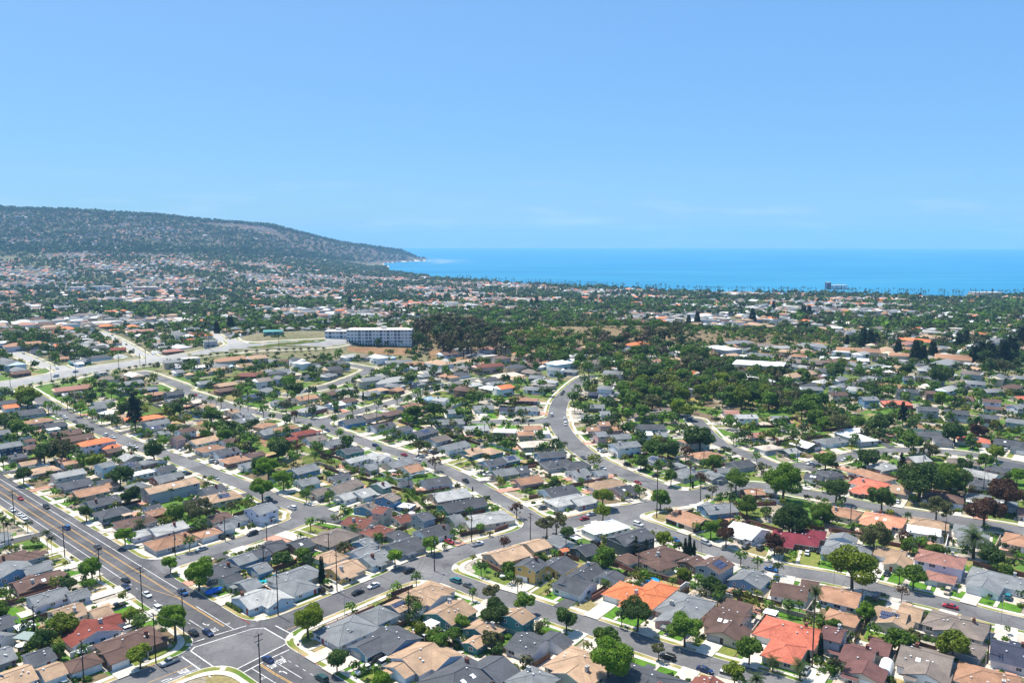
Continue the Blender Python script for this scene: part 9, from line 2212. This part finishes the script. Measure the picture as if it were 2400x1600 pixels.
# garden furniture and other single things
def P4(sx, sy): return [(u * sx / 2, v * sy / 2) for u, v in ((-1, -1), (1, -1), (1, 1), (-1, 1))]
COVERC = dict(w=mat('white patio sheet', (.76, .76, .76), .5, .04), g=mat('grey-green patio sheet', (.25, .31, .29), .6, .08), t=mat('tan patio sheet', (.50, .34, .24), .7, .08), r=mat('red patio sheet', (.45, .10, .06), .7, .08))
for (k_, x_, y_, a_, sx_, sy_, lab_) in COVERS:
    ro = thing('patio_cover', text(lab_), 'patio cover', (x_, y_, TZ(x_, y_) + .1), a_, 'patio covers beside houses'); q_ = MB(); q_.box(0, 0, 2.45, 2.6, sx_, sy_, bottom=True); rf = q_.build('roof', [COVERC[k_]], ro)
    q_ = MB(); n_ = int(sx_ / .6)
    for k in range(n_): q_.box(-sx_ / 2 + (k + .5) * sx_ / n_, 0, 2.6, 2.64, .08, sy_)
    q_.build('ribs', [COVERC[k_]], rf)
    pm_ = MB(); pm_.box(0, 0, -.4, 2.45, .14, .14); pme = pm_.mesh('post', [TRIM])
    for u_, v_ in P4(sx_ - .4, sy_ - .4): link('post', pme, ro, (u_, v_, 0))
def lathe(prof, n=16, mi=0, mb=None):
    mb = mb or MB(); b = len(mb.v)
    for r_, z_ in prof: mb.v += [(r_ * math.cos(2 * math.pi * k / n), r_ * math.sin(2 * math.pi * k / n), z_) for k in range(n)]
    for j in range(len(prof) - 1):
        for k in range(n): mb.f.append((b + j * n + k, b + j * n + (k + 1) % n, b + (j + 1) * n + (k + 1) % n, b + (j + 1) * n + k)); mb.m.append(mi)
    return mb
for (x_, y_, lab_) in UMBRELLAS:
    ro = thing('patio_umbrella', text(lab_), 'umbrella', (x_, y_, TZ(x_, y_) + .25), 0, 'white patio umbrellas'); q_ = lathe([(1.7, 2.15), (1.65, 2.25), (.05, 2.85), (.02, 2.95)], 8); q_.build('canopy', [COVERC['w']], ro); q_ = MB(); q_.bar((0, 0, 0), (0, 0, 2.8), .03, 0, 6); q_.build('pole', [METAL], ro)
    q_ = lathe([(.0, .72), (.65, .72), (.65, .76), (0, .76)], 14); q_.build('table_top', [TRIM], ro)
WATER = mat('pool water', (.02, .36, .44), .06, .08, .8, 0, .5); WATERB = mat('paddling pool liner', (.03, .28, .62), .3, .06)
for (k_, x_, y_, a_, lab_) in POOLS:
    ro = thing('swimming_pool', text(lab_), 'pool', (x_, y_, TZ(x_, y_)), a_, None)
    if k_ == 'round':
        q_ = lathe([(2.3, 0), (2.35, .95), (2.2, .95), (2.2, .75)], 20); q_.build('rim', [WATERB], ro); q_ = MB(); q_.face([(2.2 * math.cos(k * .314), 2.2 * math.sin(k * .314), .8) for k in range(20)]); q_.build('water', [WATERB], ro)
    else:
        q_ = MB()
        for u_, v_, lx_, ly_ in ((0, -2.7, 9.6, .6), (0, 2.7, 9.6, .6), (-4.5, 0, .6, 4.8), (4.5, 0, .6, 4.8)): q_.box(u_, v_, -.1, .44, lx_, ly_)
        q_.build('coping', [CONC], ro); q_ = MB(); q_.face([(-4.2, -2.4, .36), (4.2, -2.4, .36), (4.2, 2.4, .36), (-4.2, 2.4, .36)]); q_.build('water', [WATER], ro)
for (k_, x_, y_, a_, lab_) in ODD:
    z_ = TZ(x_, y_) + .3
    if k_ == 'boat':
        ro = thing('covered_boat', text(lab_), 'boat', (x_, y_, z_), a_); q_ = MB(); loft(q_, [(-3.0, .8, .55, 1.2, .5), (-2.2, 1.15, .5, 1.65, .5), (0, 1.2, .5, 1.9, .4), (2, 1.05, .5, 1.6, .3), (3.3, .3, .7, 1.15, .1)]); q_.build('cover', [mat('blue tarpaulin', (.015, .13, .50), .5, .15, 2.0)], ro)
        q_ = MB(); q_.box(0, 0, .3, .5, 4.6, 1.4, bottom=True); q_.build('trailer', [METAL], ro)
        for sy in (-.9, .9): link('wheel', WH, ro, (-.4, sy, .33))
    elif k_ == 'tent':
        ro = thing('storage_tent', text(lab_), 'tent', (x_, y_, z_), a_); q_ = MB(); n_ = 10
        pr = [(1.7 * math.cos(math.pi * k / n_), 1.5 * math.sin(math.pi * k / n_) + .9) for k in range(n_ + 1)]; pr = [(1.7, 0)] + pr + [(-1.7, 0)]
        for a, b in zip(pr[:-1], pr[1:]): q_.face([(-3.4, a[0], a[1]), (3.4, a[0], a[1]), (3.4, b[0], b[1]), (-3.4, b[0], b[1])])
        q_.face([(-3.4, u_, v_) for u_, v_ in pr]); q_.build('cover', [COVERC['w']], ro); q_ = MB(); q_.face([(3.3, u_ * .97, v_ * .97) for u_, v_ in pr]); q_.build('end_flap', [mat('tent flap', (.45, .44, .42), .9)], ro)
    elif k_ == 'canopy':
        ro = thing('pop_up_canopy', text(lab_), 'canopy', (x_, y_, z_), a_); q_ = MB()
        for k in range(4): p_ = P4(3.2, 3.2); q_.face([(*p_[k], 2.3), (*p_[(k + 1) % 4], 2.3), (0, 0, 3.1)]); 
        q_.build('canopy_roof', [COVERC['w']], ro); q_ = MB()
        for k in range(4): p_ = P4(3.2, 3.2); q_.face([(*p_[k], 2.05), (*p_[(k + 1) % 4], 2.05), (*p_[(k + 1) % 4], 2.3), (*p_[k], 2.3)])
        q_.build('valance', [mat('blue canvas', (.03, .10, .35), .8)], ro); lm_ = MB(); lm_.box(0, 0, -.2, 2.3, .06, .06); lme = lm_.mesh('leg', [METAL])
        for u_, v_ in P4(3.0, 3.0): link('leg', lme, ro, (u_, v_, 0))
    elif k_ == 'shed':
        ro = thing('garden_shed', text(lab_), 'shed', (x_, y_, z_), a_); s_ = (0, 0, 0, 2.6, 2.2, 'g', 1); q_, rr_ = MB(), MB(); add_walls(q_, s_, 0, (0, 0)); add_roof(rr_, s_, 0, (0, 0), None); q_.build('wall', [mat('shed red wood', (.30, .09, .05), .8)], ro); rr_.build('roof', [roofm('org'), TRIM], ro); link('door', DOORS[0], ro, (0, -1.13, .1))

# larger buildings in the middle distance
BWIN = mat('dark window', (.06, .07, .09), .2, .2, .3, .2, .5)
def block(name, label, cat, a, b, depth, hgt, storeys, bays, wall_m, roof_m, balc=(), z=None):
    a, b = Vector(a), Vector(b); L_ = (b - a).length; ang = math.atan2(b.y - a.y, b.x - a.x); z0 = min(TZ(*a), TZ(*b)) if z is None else z
    ro = thing(name, label, cat, (a.x, a.y, z0), ang, None); q_ = MB()
    q_.face([(0, 0, -8), (L_, 0, -8), (L_, 0, hgt), (0, 0, hgt)]); q_.face([(L_, 0, -8), (L_, depth, -8), (L_, depth, hgt), (L_, 0, hgt)]); q_.face([(L_, depth, -8), (0, depth, -8), (0, depth, hgt), (L_, depth, hgt)]); q_.face([(0, depth, -8), (0, 0, -8), (0, 0, hgt), (0, depth, hgt)])
    q_.build('wall', [wall_m], ro); q_ = MB(); q_.box(L_ / 2, depth / 2, hgt - .6, hgt + .1, L_ + 1.6, depth + 1.6, bottom=True); q_.box(L_ / 2, depth / 2, hgt + .1, hgt + .16, L_ - .8, depth - .8, top=1); q_.box(L_ * .55, depth * .5, hgt + .1, hgt + 2.6, 5, 4, mi=1); rf = q_.build('roof', [mat('grey parapet', (.24, .23, .26), .8), roof_m], ro)
    sh = hgt / storeys; bw = L_ / bays; wb = MB(); wb.box(0, 0, -.42, .42, min(1.7, bw * .5), .16, bottom=True); wm_ = wb.mesh('window', [BWIN]); sb = MB(); sb.box(0, 0, -.42, .42, depth * .08, .16, bottom=True)
    bb = MB(); bb.box(0, -.05, -sh * .42, sh * .28, bw * .72, .14, bottom=True); bm_ = bb.mesh('balcony_opening', [BWIN]); rl_ = MB(); rl_.box(0, -.1, 0, .9, bw * .74, .10, bottom=True); rb_ = rl_.mesh('railing', [mat('balcony rail', (.30, .31, .36), .7)])
    for s in range(storeys):
        for k in range(bays):
            c = (bw * (k + .5), -.03, sh * (s + .55))
            if k in balc and s > 0: o = link('balcony', bm_, ro, c); link('railing', rb_, o, (0, -.05, -sh * .42))
            else: link('window', wm_, ro, c)
    return ro
WHITEB = mat('white stucco', (.70, .69, .68), .8, .03, .2); FLATW = mat('white flat roofing', (.66, .62, .55), .8, .08, .3); PINKB = mat('pink stucco', (.52, .36, .29), .8, .05); CREAMB = mat('cream stucco', (.58, .50, .40), .8, .05); NAVYB = mat('navy cladding', (.06, .08, .14), .7, .05)
for (nm_, lab_, cat_, a_, b_, dp_, h_, st_, by_, wl_, bal_) in BLOCKS:
    zb_ = min(TZ(*BLOCKS[0][3]), TZ(*BLOCKS[0][4])) if nm_ == 'apartment_wing' else None
    block(nm_, lab_, cat_, a_, b_, dp_, h_, st_, by_, {'w': WHITEB, 'p': PINKB, 'c': CREAMB, 'n': NAVYB}[wl_], FLATW, bal_, zb_)

# everything past the 300 nearest, and the far town: joined into masses
def house_mass(name, rows, mname):
    """rows: x y z ang L W h hip roofRGB wallRGB"""
    A = np.array(rows, float); n = len(A); c, s = np.cos(A[:, 3]), np.sin(A[:, 3]); L_, W, h = A[:, 4] / 2, A[:, 5] / 2, A[:, 6]; rise = W * .36 * (A[:, 7] < 2) + .02; hip = A[:, 7] == 1
    def pt(u, v, z): return np.stack([A[:, 0] + c * u - s * v, A[:, 1] + s * u + c * v, A[:, 2] + z], 1)
    ov = .5; V = [pt(e * L_, f * W, zz) for zz in (np.full(n, -2.0), h) for e, f in ((-1, -1), (1, -1), (1, 1), (-1, 1))]
    V += [pt(e * (L_ + ov), f * (W + ov), h - .1) for e, f in ((-1, -1), (1, -1), (1, 1), (-1, 1))]; rl = np.where(hip, np.maximum(L_ - W, .05), L_ + ov); V += [pt(-rl, 0, h + rise), pt(rl, 0, h + rise)]
    # dark window bands: two per long side, standing proud
    wz0, wz1 = 1.0, 2.1
    for f in (-1, 1):
        for u0 in (-.62, .12):
            V += [pt(u0 * L_, f * (W + .04), np.full(n, wz0)), pt((u0 + .5) * L_, f * (W + .04), np.full(n, wz0)), pt((u0 + .5) * L_, f * (W + .04), np.full(n, wz1)), pt(u0 * L_, f * (W + .04), np.full(n, wz1))]
    V = np.stack(V, 1); k = V.shape[1]; base = np.arange(n)[:, None] * k
    q = np.array([(0, 1, 5, 4), (1, 2, 6, 5), (2, 3, 7, 6), (3, 0, 4, 7), (8, 9, 13, 12), (10, 11, 12, 13)] + [(14 + 4 * j, 15 + 4 * j, 16 + 4 * j, 17 + 4 * j) for j in range(4)]); t = np.array([(9, 10, 13), (11, 8, 12)])
    F4 = (base[:, :, None] + q[None]).reshape(-1, 4); F3 = (base[:, :, None] + t[None]).reshape(-1, 3)
    rc, wc = A[:, 8:11], A[:, 11:14]; dk = np.tile(np.array([.05, .055, .07]), (n, 1)); cq = np.stack([wc] * 4 + [rc] * 2 + [dk] * 4, 1).reshape(-1, 3); ct = np.stack([np.where(hip[:, None], rc, wc)] * 2, 1).reshape(-1, 3)
    return tag(link(name, np_mesh(name, V.reshape(-1, 3), F4, [MATS.get(mname) or mat_attr(mname, .85)], np.concatenate([cq, ct]), F3)), kind='stuff')
rows = []
for h in HOUSES[NH:]:
    for k, s in enumerate(h[5]): rows.append((s[0], s[1], TZ(s[0], s[1]) + .01 * k, s[2], s[3], s[4], seg_z(s, k), {'g': 0, 'h': 1, 'f': 2}[s[5]], *ROOFC[h[0]], *WALLC[h[1]]))
PAL = [('gry', .24), ('dgr', .12), ('ltg', .12), ('brn', .10), ('gbr', .10), ('tan', .10), ('lbr', .08), ('org', .06), ('wht', .05), ('pnk', .03)]
PALF = [('gry', .15), ('ltg', .08), ('gbr', .15), ('tan', .14), ('lbr', .12), ('org', .12), ('sal', .10), ('wht', .05), ('pnk', .06), ('dgr', .05)]
WPAL = ['wht', 'wht', 'crm', 'gry', 'lav', 'tan', 'lbl', 'crm']
def pick_roof(p): 
    k = rng.choice(len(p), p=np.array([w_ for _, w_ in p]) / sum(w_ for _, w_ in p)); c = np.array(ROOFC[p[k][0]]); return np.clip(c * rng.uniform(.8, 1.2), 0, .8)
def by_ridge(x, y):
    x, y = np.asarray(x, float), np.asarray(y, float); d = np.full(x.shape, 1e9)
    for dx, dy in ((0, 0), (6, -14), (12, -27)):
        d = np.minimum(d, 4.5 - embankment(x - dx, y - dy))
    return (d < 3.2) & (y < 820)
def clump(x, y): return np.sin(x * .011 + 1.7 * np.sin(y * .004)) * np.sin(y * .009 + x * .003)
def on_bank(x, y):
    for k, P in BANKS:
        if k != 'b': continue
        c = False
        for i in range(len(P)):
            a, b = P[i], P[i - 1]
            if (a[1] > y) != (b[1] > y) and x < (b[0] - a[0]) * (y - a[1]) / (b[1] - a[1]) + a[0]: c = not c
        if c: return True
    return False
def in_woods(x, y): return (abs(y - 850 - .15 * x) < 105) & (x > -95) & (x < 380)
def town(x0, x1, y0, y1, cell, keep, ang, pal, two=.25, lim=.72):
    out = []
    nx, ny = int((x1 - x0) / cell), int((y1 - y0) / cell); ca, sa = math.cos(ang), math.sin(ang); R_ = max(x1 - x0, y1 - y0) * .75; cx, cy = (x0 + x1) / 2, (y0 + y1) / 2
    m = int(R_ / cell); U, W_ = np.meshgrid(np.arange(-m, m + 1) * cell, np.arange(-m, m + 1) * cell * .9, indexing='ij'); U = U + rng.uniform(-.22, .22, U.shape) * cell; W_ = W_ + rng.uniform(-.22, .22, U.shape) * cell
    X = cx + ca * U - sa * W_; Y = cy + sa * U + ca * W_; ok = (X > x0) & (X < x1) & (Y > y0) & (Y < y1) & (rng.random(X.shape) < keep) & (np.abs(X) < Y * lim)
    X, Y = X[ok], Y[ok]; Z = terr(X, Y); a = X / Y; cd = np.interp(a, CO_A, CO_D); ok = (Z > SEA + 4.5) & ((Y < cd - 90) | (a < -.1085)) & ~in_woods(X, Y) & ~by_ridge(X, Y) & ((Y < 1000) | (clump(X, Y) < .5))
    X, Y, Z = X[ok], Y[ok], Z[ok]
    if y0 < 980 and len(X):
        e = street_sdf(X, Y)[0]; ok = (e > 9) | (Y > 975); X, Y, Z = X[ok], Y[ok], Z[ok]
    for x, y, z in zip(X, Y, Z):
        if y < 1150 and (hit_house(x, y, 5.0) or any(abs(x - b[3][0] - 20) < 70 and abs(y - b[3][1]) < 60 for b in BLOCKS[:1])): continue
        q = rng.random(); L_, W2 = (rng.uniform(11, 19), rng.uniform(8, 12)) if q < .86 else ((rng.uniform(22, 38), rng.uniform(10, 15)) if q < .97 or y < 1000 else (rng.uniform(40, 80), rng.uniform(18, 30))); h = 2.7 if rng.random() > two else 5.4
        wc = np.array(WALLC[WPAL[rng.integers(len(WPAL))]]) * rng.uniform(.8, 1.05)
        ty = rng.choice(3, p=(.42, .46, .12)) if L_ < 40 else 2; rc = pick_roof(pal) if ty < 2 else np.array((.46, .43, .40)) * rng.uniform(.45, 1.3)
        out.append((x, y, z, ang + (math.pi / 2 if rng.random() < .4 else 0) + rng.normal() * .06, L_, W2, h, ty, *rc, *wc))
    return out
rows += town(-760, 760, 560, 980, 20, .9, .75, PAL) + town(-1300, 1300, 980, 1800, 22, .78, .6, PAL, .35) + town(-2100, 2200, 1800, 3800, 25, .75, .35, PALF, .4) + town(-3300, -200, 3800, 5400, 31, .75, .2, PALF, .4)
rows += [r for r in town(-480, 480, 95, 620, 22, .9, .7, PAL, .1, 4.0) if abs(r[0]) > r[1] * .70 or r[1] < 168]   # the same streets go on beside the frame
house_mass('distant_houses', rows, 'far house paint')
hl_rows = [r for r in town(-5200, -450, 4300, 8200, 40, .5, .1, [('org', .25), ('sal', .2), ('lbr', .2), ('tan', .1), ('pnk', .25)], .4) if r[2] > 20 or r[1] > 6200]
house_mass('hillside_houses', hl_rows, 'far house paint')
def tree_mass(name, P, Rr, colr, nq, mname, squash=.8):
    n = len(P)
    if not n: return
    d = rng.normal(size=(n, nq, 3)); d /= np.linalg.norm(d, axis=2)[..., None]; d[..., 2] = np.where(d[..., 2] < -.45, -d[..., 2], d[..., 2])
    lump = 1 + .42 * np.sin(d[..., 0] * 5 + rng.uniform(0, 6, (n, 1))) * np.sin(d[..., 1] * 5 + rng.uniform(0, 6, (n, 1)))
    ctr = P[:, None, :] + d * (Rr[:, None] * lump * rng.uniform(.62, 1.0, (n, nq)))[..., None] * np.array([1, 1, squash])
    nm = d + rng.normal(size=d.shape) * .35; nm /= np.linalg.norm(nm, axis=2)[..., None]; t = np.cross(nm, rng.normal(size=d.shape)); t /= np.linalg.norm(t, axis=2)[..., None]; b = np.cross(nm, t)
    sz = (Rr[:, None] * (1.75 / math.sqrt(nq)) * rng.uniform(.7, 1.25, (n, nq)))[..., None]
    V = np.stack([ctr - t * sz - b * sz * .7, ctr + t * sz - b * sz * .6, ctr + t * sz * .7 + b * sz * .8, ctr - t * sz * .8 + b * sz * .6], 2).reshape(-1, 3); F4 = np.arange(len(V)).reshape(-1, 4)
    col = np.repeat(colr, nq, axis=0) * rng.uniform(.72, 1.3, (n * nq, 1))
    tag(link(name, np_mesh(name, V, F4, [MATS.get(mname) or mat_leaf(mname, (0, 0, 0), (0, 0, 0), attr=True)], col)), kind='stuff')
KCOL = dict(q=(.03, .055, .02), e=(.085, .068, .034), b=(.105, .21, .015), m=(.08, .15, .018), d=(.042, .082, .018), D=(.03, .06, .015), y=(.15, .175, .02), o=(.09, .095, .036), r=(.085, .042, .024), x=(.15, .11, .08), c=(.018, .036, .013), p=(.02, .036, .016), f=(.04, .07, .02), k=(.04, .07, .02))
rest = TREES[300:]
tree_mass('background_trees', np.array([(t[1], t[2], TZ(t[1], t[2]) + t[4]) for t in rest]), np.array([t[3] * 1.05 for t in rest]), np.array([KCOL[t[0]] for t in rest]), 150, 'far foliage')
tr_ = MB()
for t in rest: z_ = TZ(t[1], t[2]); tr_.bar((t[1], t[2], z_ - .5), (t[1], t[2], z_ + t[4]), .05 * t[3] + .05, 0, 4)
tag(tr_.build('background_trunks', [BARK]), kind='stuff')
sr = []
for h in HOUSES:
    for k in range(15):
        s = random.choice(h[5]); r_ = random.uniform(.45, 1.5); u_, v_ = random.uniform(-.7, .7) * s[3], random.choice((-1, 1)) * (s[4] / 2 + random.uniform(1, 8)); x_, y_ = world_pt(s, u_, v_)
        if not hit_house(x_, y_, r_ * .8): sr.append((x_, y_, r_))
e_ = street_sdf(np.array([s[0] for s in sr]), np.array([s[1] for s in sr]))[0]; sr = [s for s, e in zip(sr, e_) if e > 4.2 + s[2]]
tree_mass('background_shrubs', np.array([(s[0], s[1], TZ(s[0], s[1]) + s[2] * .4) for s in sr]), np.array([s[2] for s in sr]), np.array([KCOL[random.choice('mmdby')] for s in sr]), 44, 'far foliage')
def scatter(n, y0, y1, a0, a1, cond=None):
    Y = np.sqrt(rng.uniform(y0 * y0, y1 * y1, n)); A = rng.uniform(a0, a1, n); X = A * Y; Z = terr(X, Y); cd = np.interp(A, CO_A, CO_D); ok = (Z > SEA + 4) & ((Y < cd - 45) | (A < -.1085))
    ok &= ~by_ridge(X, Y)
    if cond is not None: ok &= cond(X, Y, Z, A)
    return X[ok], Y[ok], Z[ok]
def far_trees(name, n, y0, y1, a0, a1, r0, r1, nq, cond=None, road=False, cols='ddmmodb', dark=1.0, avoid=False):
    X, Y, Z = scatter(n, y0, y1, a0, a1, cond)
    if road:
        ok = (street_sdf(X, Y)[0] > 4) | (Y > 975); X, Y, Z = X[ok], Y[ok], Z[ok]
    if avoid:
        ok = np.array([not hit_house(x, y, 2.5) and not on_bank(x, y) for x, y in zip(X, Y)]); X, Y, Z = X[ok], Y[ok], Z[ok]
    Rr = rng.uniform(r0, r1, len(X)) ** 1.0; cc = np.array([KCOL[cols[k]] for k in rng.integers(0, len(cols), len(X))]) * dark * rng.uniform(.75, 1.2, (len(X), 1))
    tree_mass(name, np.stack([X, Y, Z + 1 + Rr * .9], 1), Rr, cc, nq, 'far foliage')
far_trees('midground_trees', 7500, 430, 980, -.72, .72, 1.3, 4.0, 56, None, True, 'ddmmobym', 1, True)
far_trees('garden_trees', 2600, 170, 470, -.72, .72, .9, 2.3, 90, None, True, 'mmbydob', 1, True)
far_trees('town_trees', 9500, 960, 1800, -.72, .72, 2.4, 6.4, 30, lambda X, Y, Z, A: clump(X, Y) > rng.uniform(-.6, .5, X.shape), False)
far_trees('distant_trees', 17000, 1800, 3800, -.72, .72, 3.0, 8.0, 14, lambda X, Y, Z, A: clump(X, Y) > rng.uniform(-.6, .5, X.shape), False, 'ddmdo')
far_trees('foothill_trees', 9500, 3800, 5400, -.72, -.06, 3.5, 8.0, 11, None, False, 'ddmdo')
belt = lambda X, Y, Z, A: np.abs(Y - np.interp(A, HA, FD) - 60) < 150
for k in range(16):
    a_ = ((-52, 262), (-20, 292), (15, 330), (70, 268), (110, 245), (-140, 320), (-205, 372), (-90, 250), (-30, 208), (60, 320), (150, 300), (-120, 360), (-60, 420), (90, 400), (30, 285), (-250, 420))[k]
    if edge(*a_) < -1: q_ = lathe([(.0, .052), (.42, .052), (.42, .03)], 10); tag(q_.build('manhole_cover', [WOODM], None, (a_[0], a_[1], TZ(*a_))), kind='structure')
far_trees('hillfoot_woods', 9000, 3700, 6200, -.72, -.16, 7, 13, 10, belt, False, 'ddd', .9)
up = lambda X, Y, Z, A: (Y > np.interp(A, HA, FD) + 50) & (Y < np.interp(A, HA, RD) + 60) & (np.sin(X * .0045 + 1) + np.sin(Y * .006 + X * .002) > -.55)
far_trees('hillside_scrub', 10000, 4200, 8200, -.72, -.108, 6, 13, 9, up, False, 'ddodoe', 1.2)
rim = lambda X, Y, Z, A: np.abs(Y - np.interp(A, HA, RD)) < 190
far_trees('skyline_trees', 30000, 5000, 8200, -.72, -.12, 6, 13, 10, rim, False, 'dd', .9)
# palms along the sea front, too far to part
pb = MB(); pl = MB()
for k in range(420):
    A_ = random.uniform(-.075, .66); Y_ = float(np.interp(A_, CO_A, CO_D)) - random.uniform(50, 190); X_ = A_ * Y_; Z_ = TZ(X_, Y_); H_ = random.uniform(14, 23)
    pb.bar((X_, Y_, Z_ - 1), (X_, Y_, Z_ + H_), .32, 0, 4, .22)
    for j in range(11):
        a = j * .571 * 2; e = random.uniform(-.6, 1.2); d = Vector((math.cos(a) * math.cos(e), math.sin(a) * math.cos(e), math.sin(e))) * random.uniform(2.6, 3.6); s = Vector((-math.sin(a), math.cos(a), 0)) * 1.0; c = Vector((X_, Y_, Z_ + H_))
        pl.face([c - s * .3, c + s * .3, c + d + s, c + d - s])
tag(pb.build('seafront_palm_trunks', [BARK]), kind='stuff'); tag(pl.build('seafront_palm_heads', [PALML]), kind='stuff')
# cypresses in a row at the foot of the white apartment block
A_, B_ = Vector(BLOCKS[0][3]), Vector(BLOCKS[0][4]); cy = []
for k in range(19):
    p_ = A_.lerp(B_, (k + .3) / 24) + Vector((0, -3.0)); h_ = random.uniform(4.0, 6.5); z_ = TZ(*p_)
    for j in range(5): cy.append((p_.x, p_.y, z_ + h_ * (.1 + .2 * j), .75 - .1 * j))
cy = np.array(cy); tree_mass('cypress_row', cy[:, :3], cy[:, 3], np.tile(np.array(KCOL['c']), (len(cy), 1)), 20, 'far foliage', 1.4)
# surf along the headland
FOAM = mat('surf foam', (.62, .68, .70), .9, .25, .02)
fm = MB(); rr = random.Random(2)
for k in range(26):
    A_ = rr.uniform(-.112, -.068); Y_ = rr.uniform(6200, 8300); x_, ln = A_ * Y_, rr.uniform(40, 190)
    fm.face([(x_ - ln, Y_ - 5, SEA + .3 + k * .01), (x_ + ln, Y_ - 9, SEA + .3 + k * .01), (x_ + ln * .8, Y_ + 12, SEA + .3 + k * .01), (x_ - ln * .9, Y_ + 16, SEA + .3 + k * .01)])
for k in range(60):
    A_ = rr.uniform(-.1, .7); Y_ = rr.uniform(3300, 9000); x_, ln = A_ * Y_, rr.uniform(80, 420); w_ = rr.uniform(3, 9)
    fm.face([(x_ - ln, Y_, SEA + .3 + k * .01), (x_, Y_ - w_, SEA + .3 + k * .01), (x_ + ln, Y_ + 8, SEA + .3 + k * .01), (x_, Y_ + w_, SEA + .3 + k * .01)], 1)
tag(fm.build('surf', [FOAM, mat('pale swell', (.14, .40, .50), .6, .1, .02)]), kind='stuff')

# the air
hz = MB(); hz.box(0, 0, SEA - 14, 440, 52000, 52000, bottom=True); hm = bpy.data.materials.new('sea haze'); hm.use_nodes = True; hn = hm.node_tree; hn.nodes.clear()
ho = hn.nodes.new('ShaderNodeOutputMaterial'); hv = hn.nodes.new('ShaderNodeVolumePrincipled'); hv.inputs['Color'].default_value = (.33, .65, 1.0, 1); hv.inputs['Density'].default_value = HAZE_DENSITY; hv.inputs['Anisotropy'].default_value = 0.0
hn.links.new(hv.outputs[0], ho.inputs['Volume']); tag(hz.build('haze', [hm]), kind='stuff')
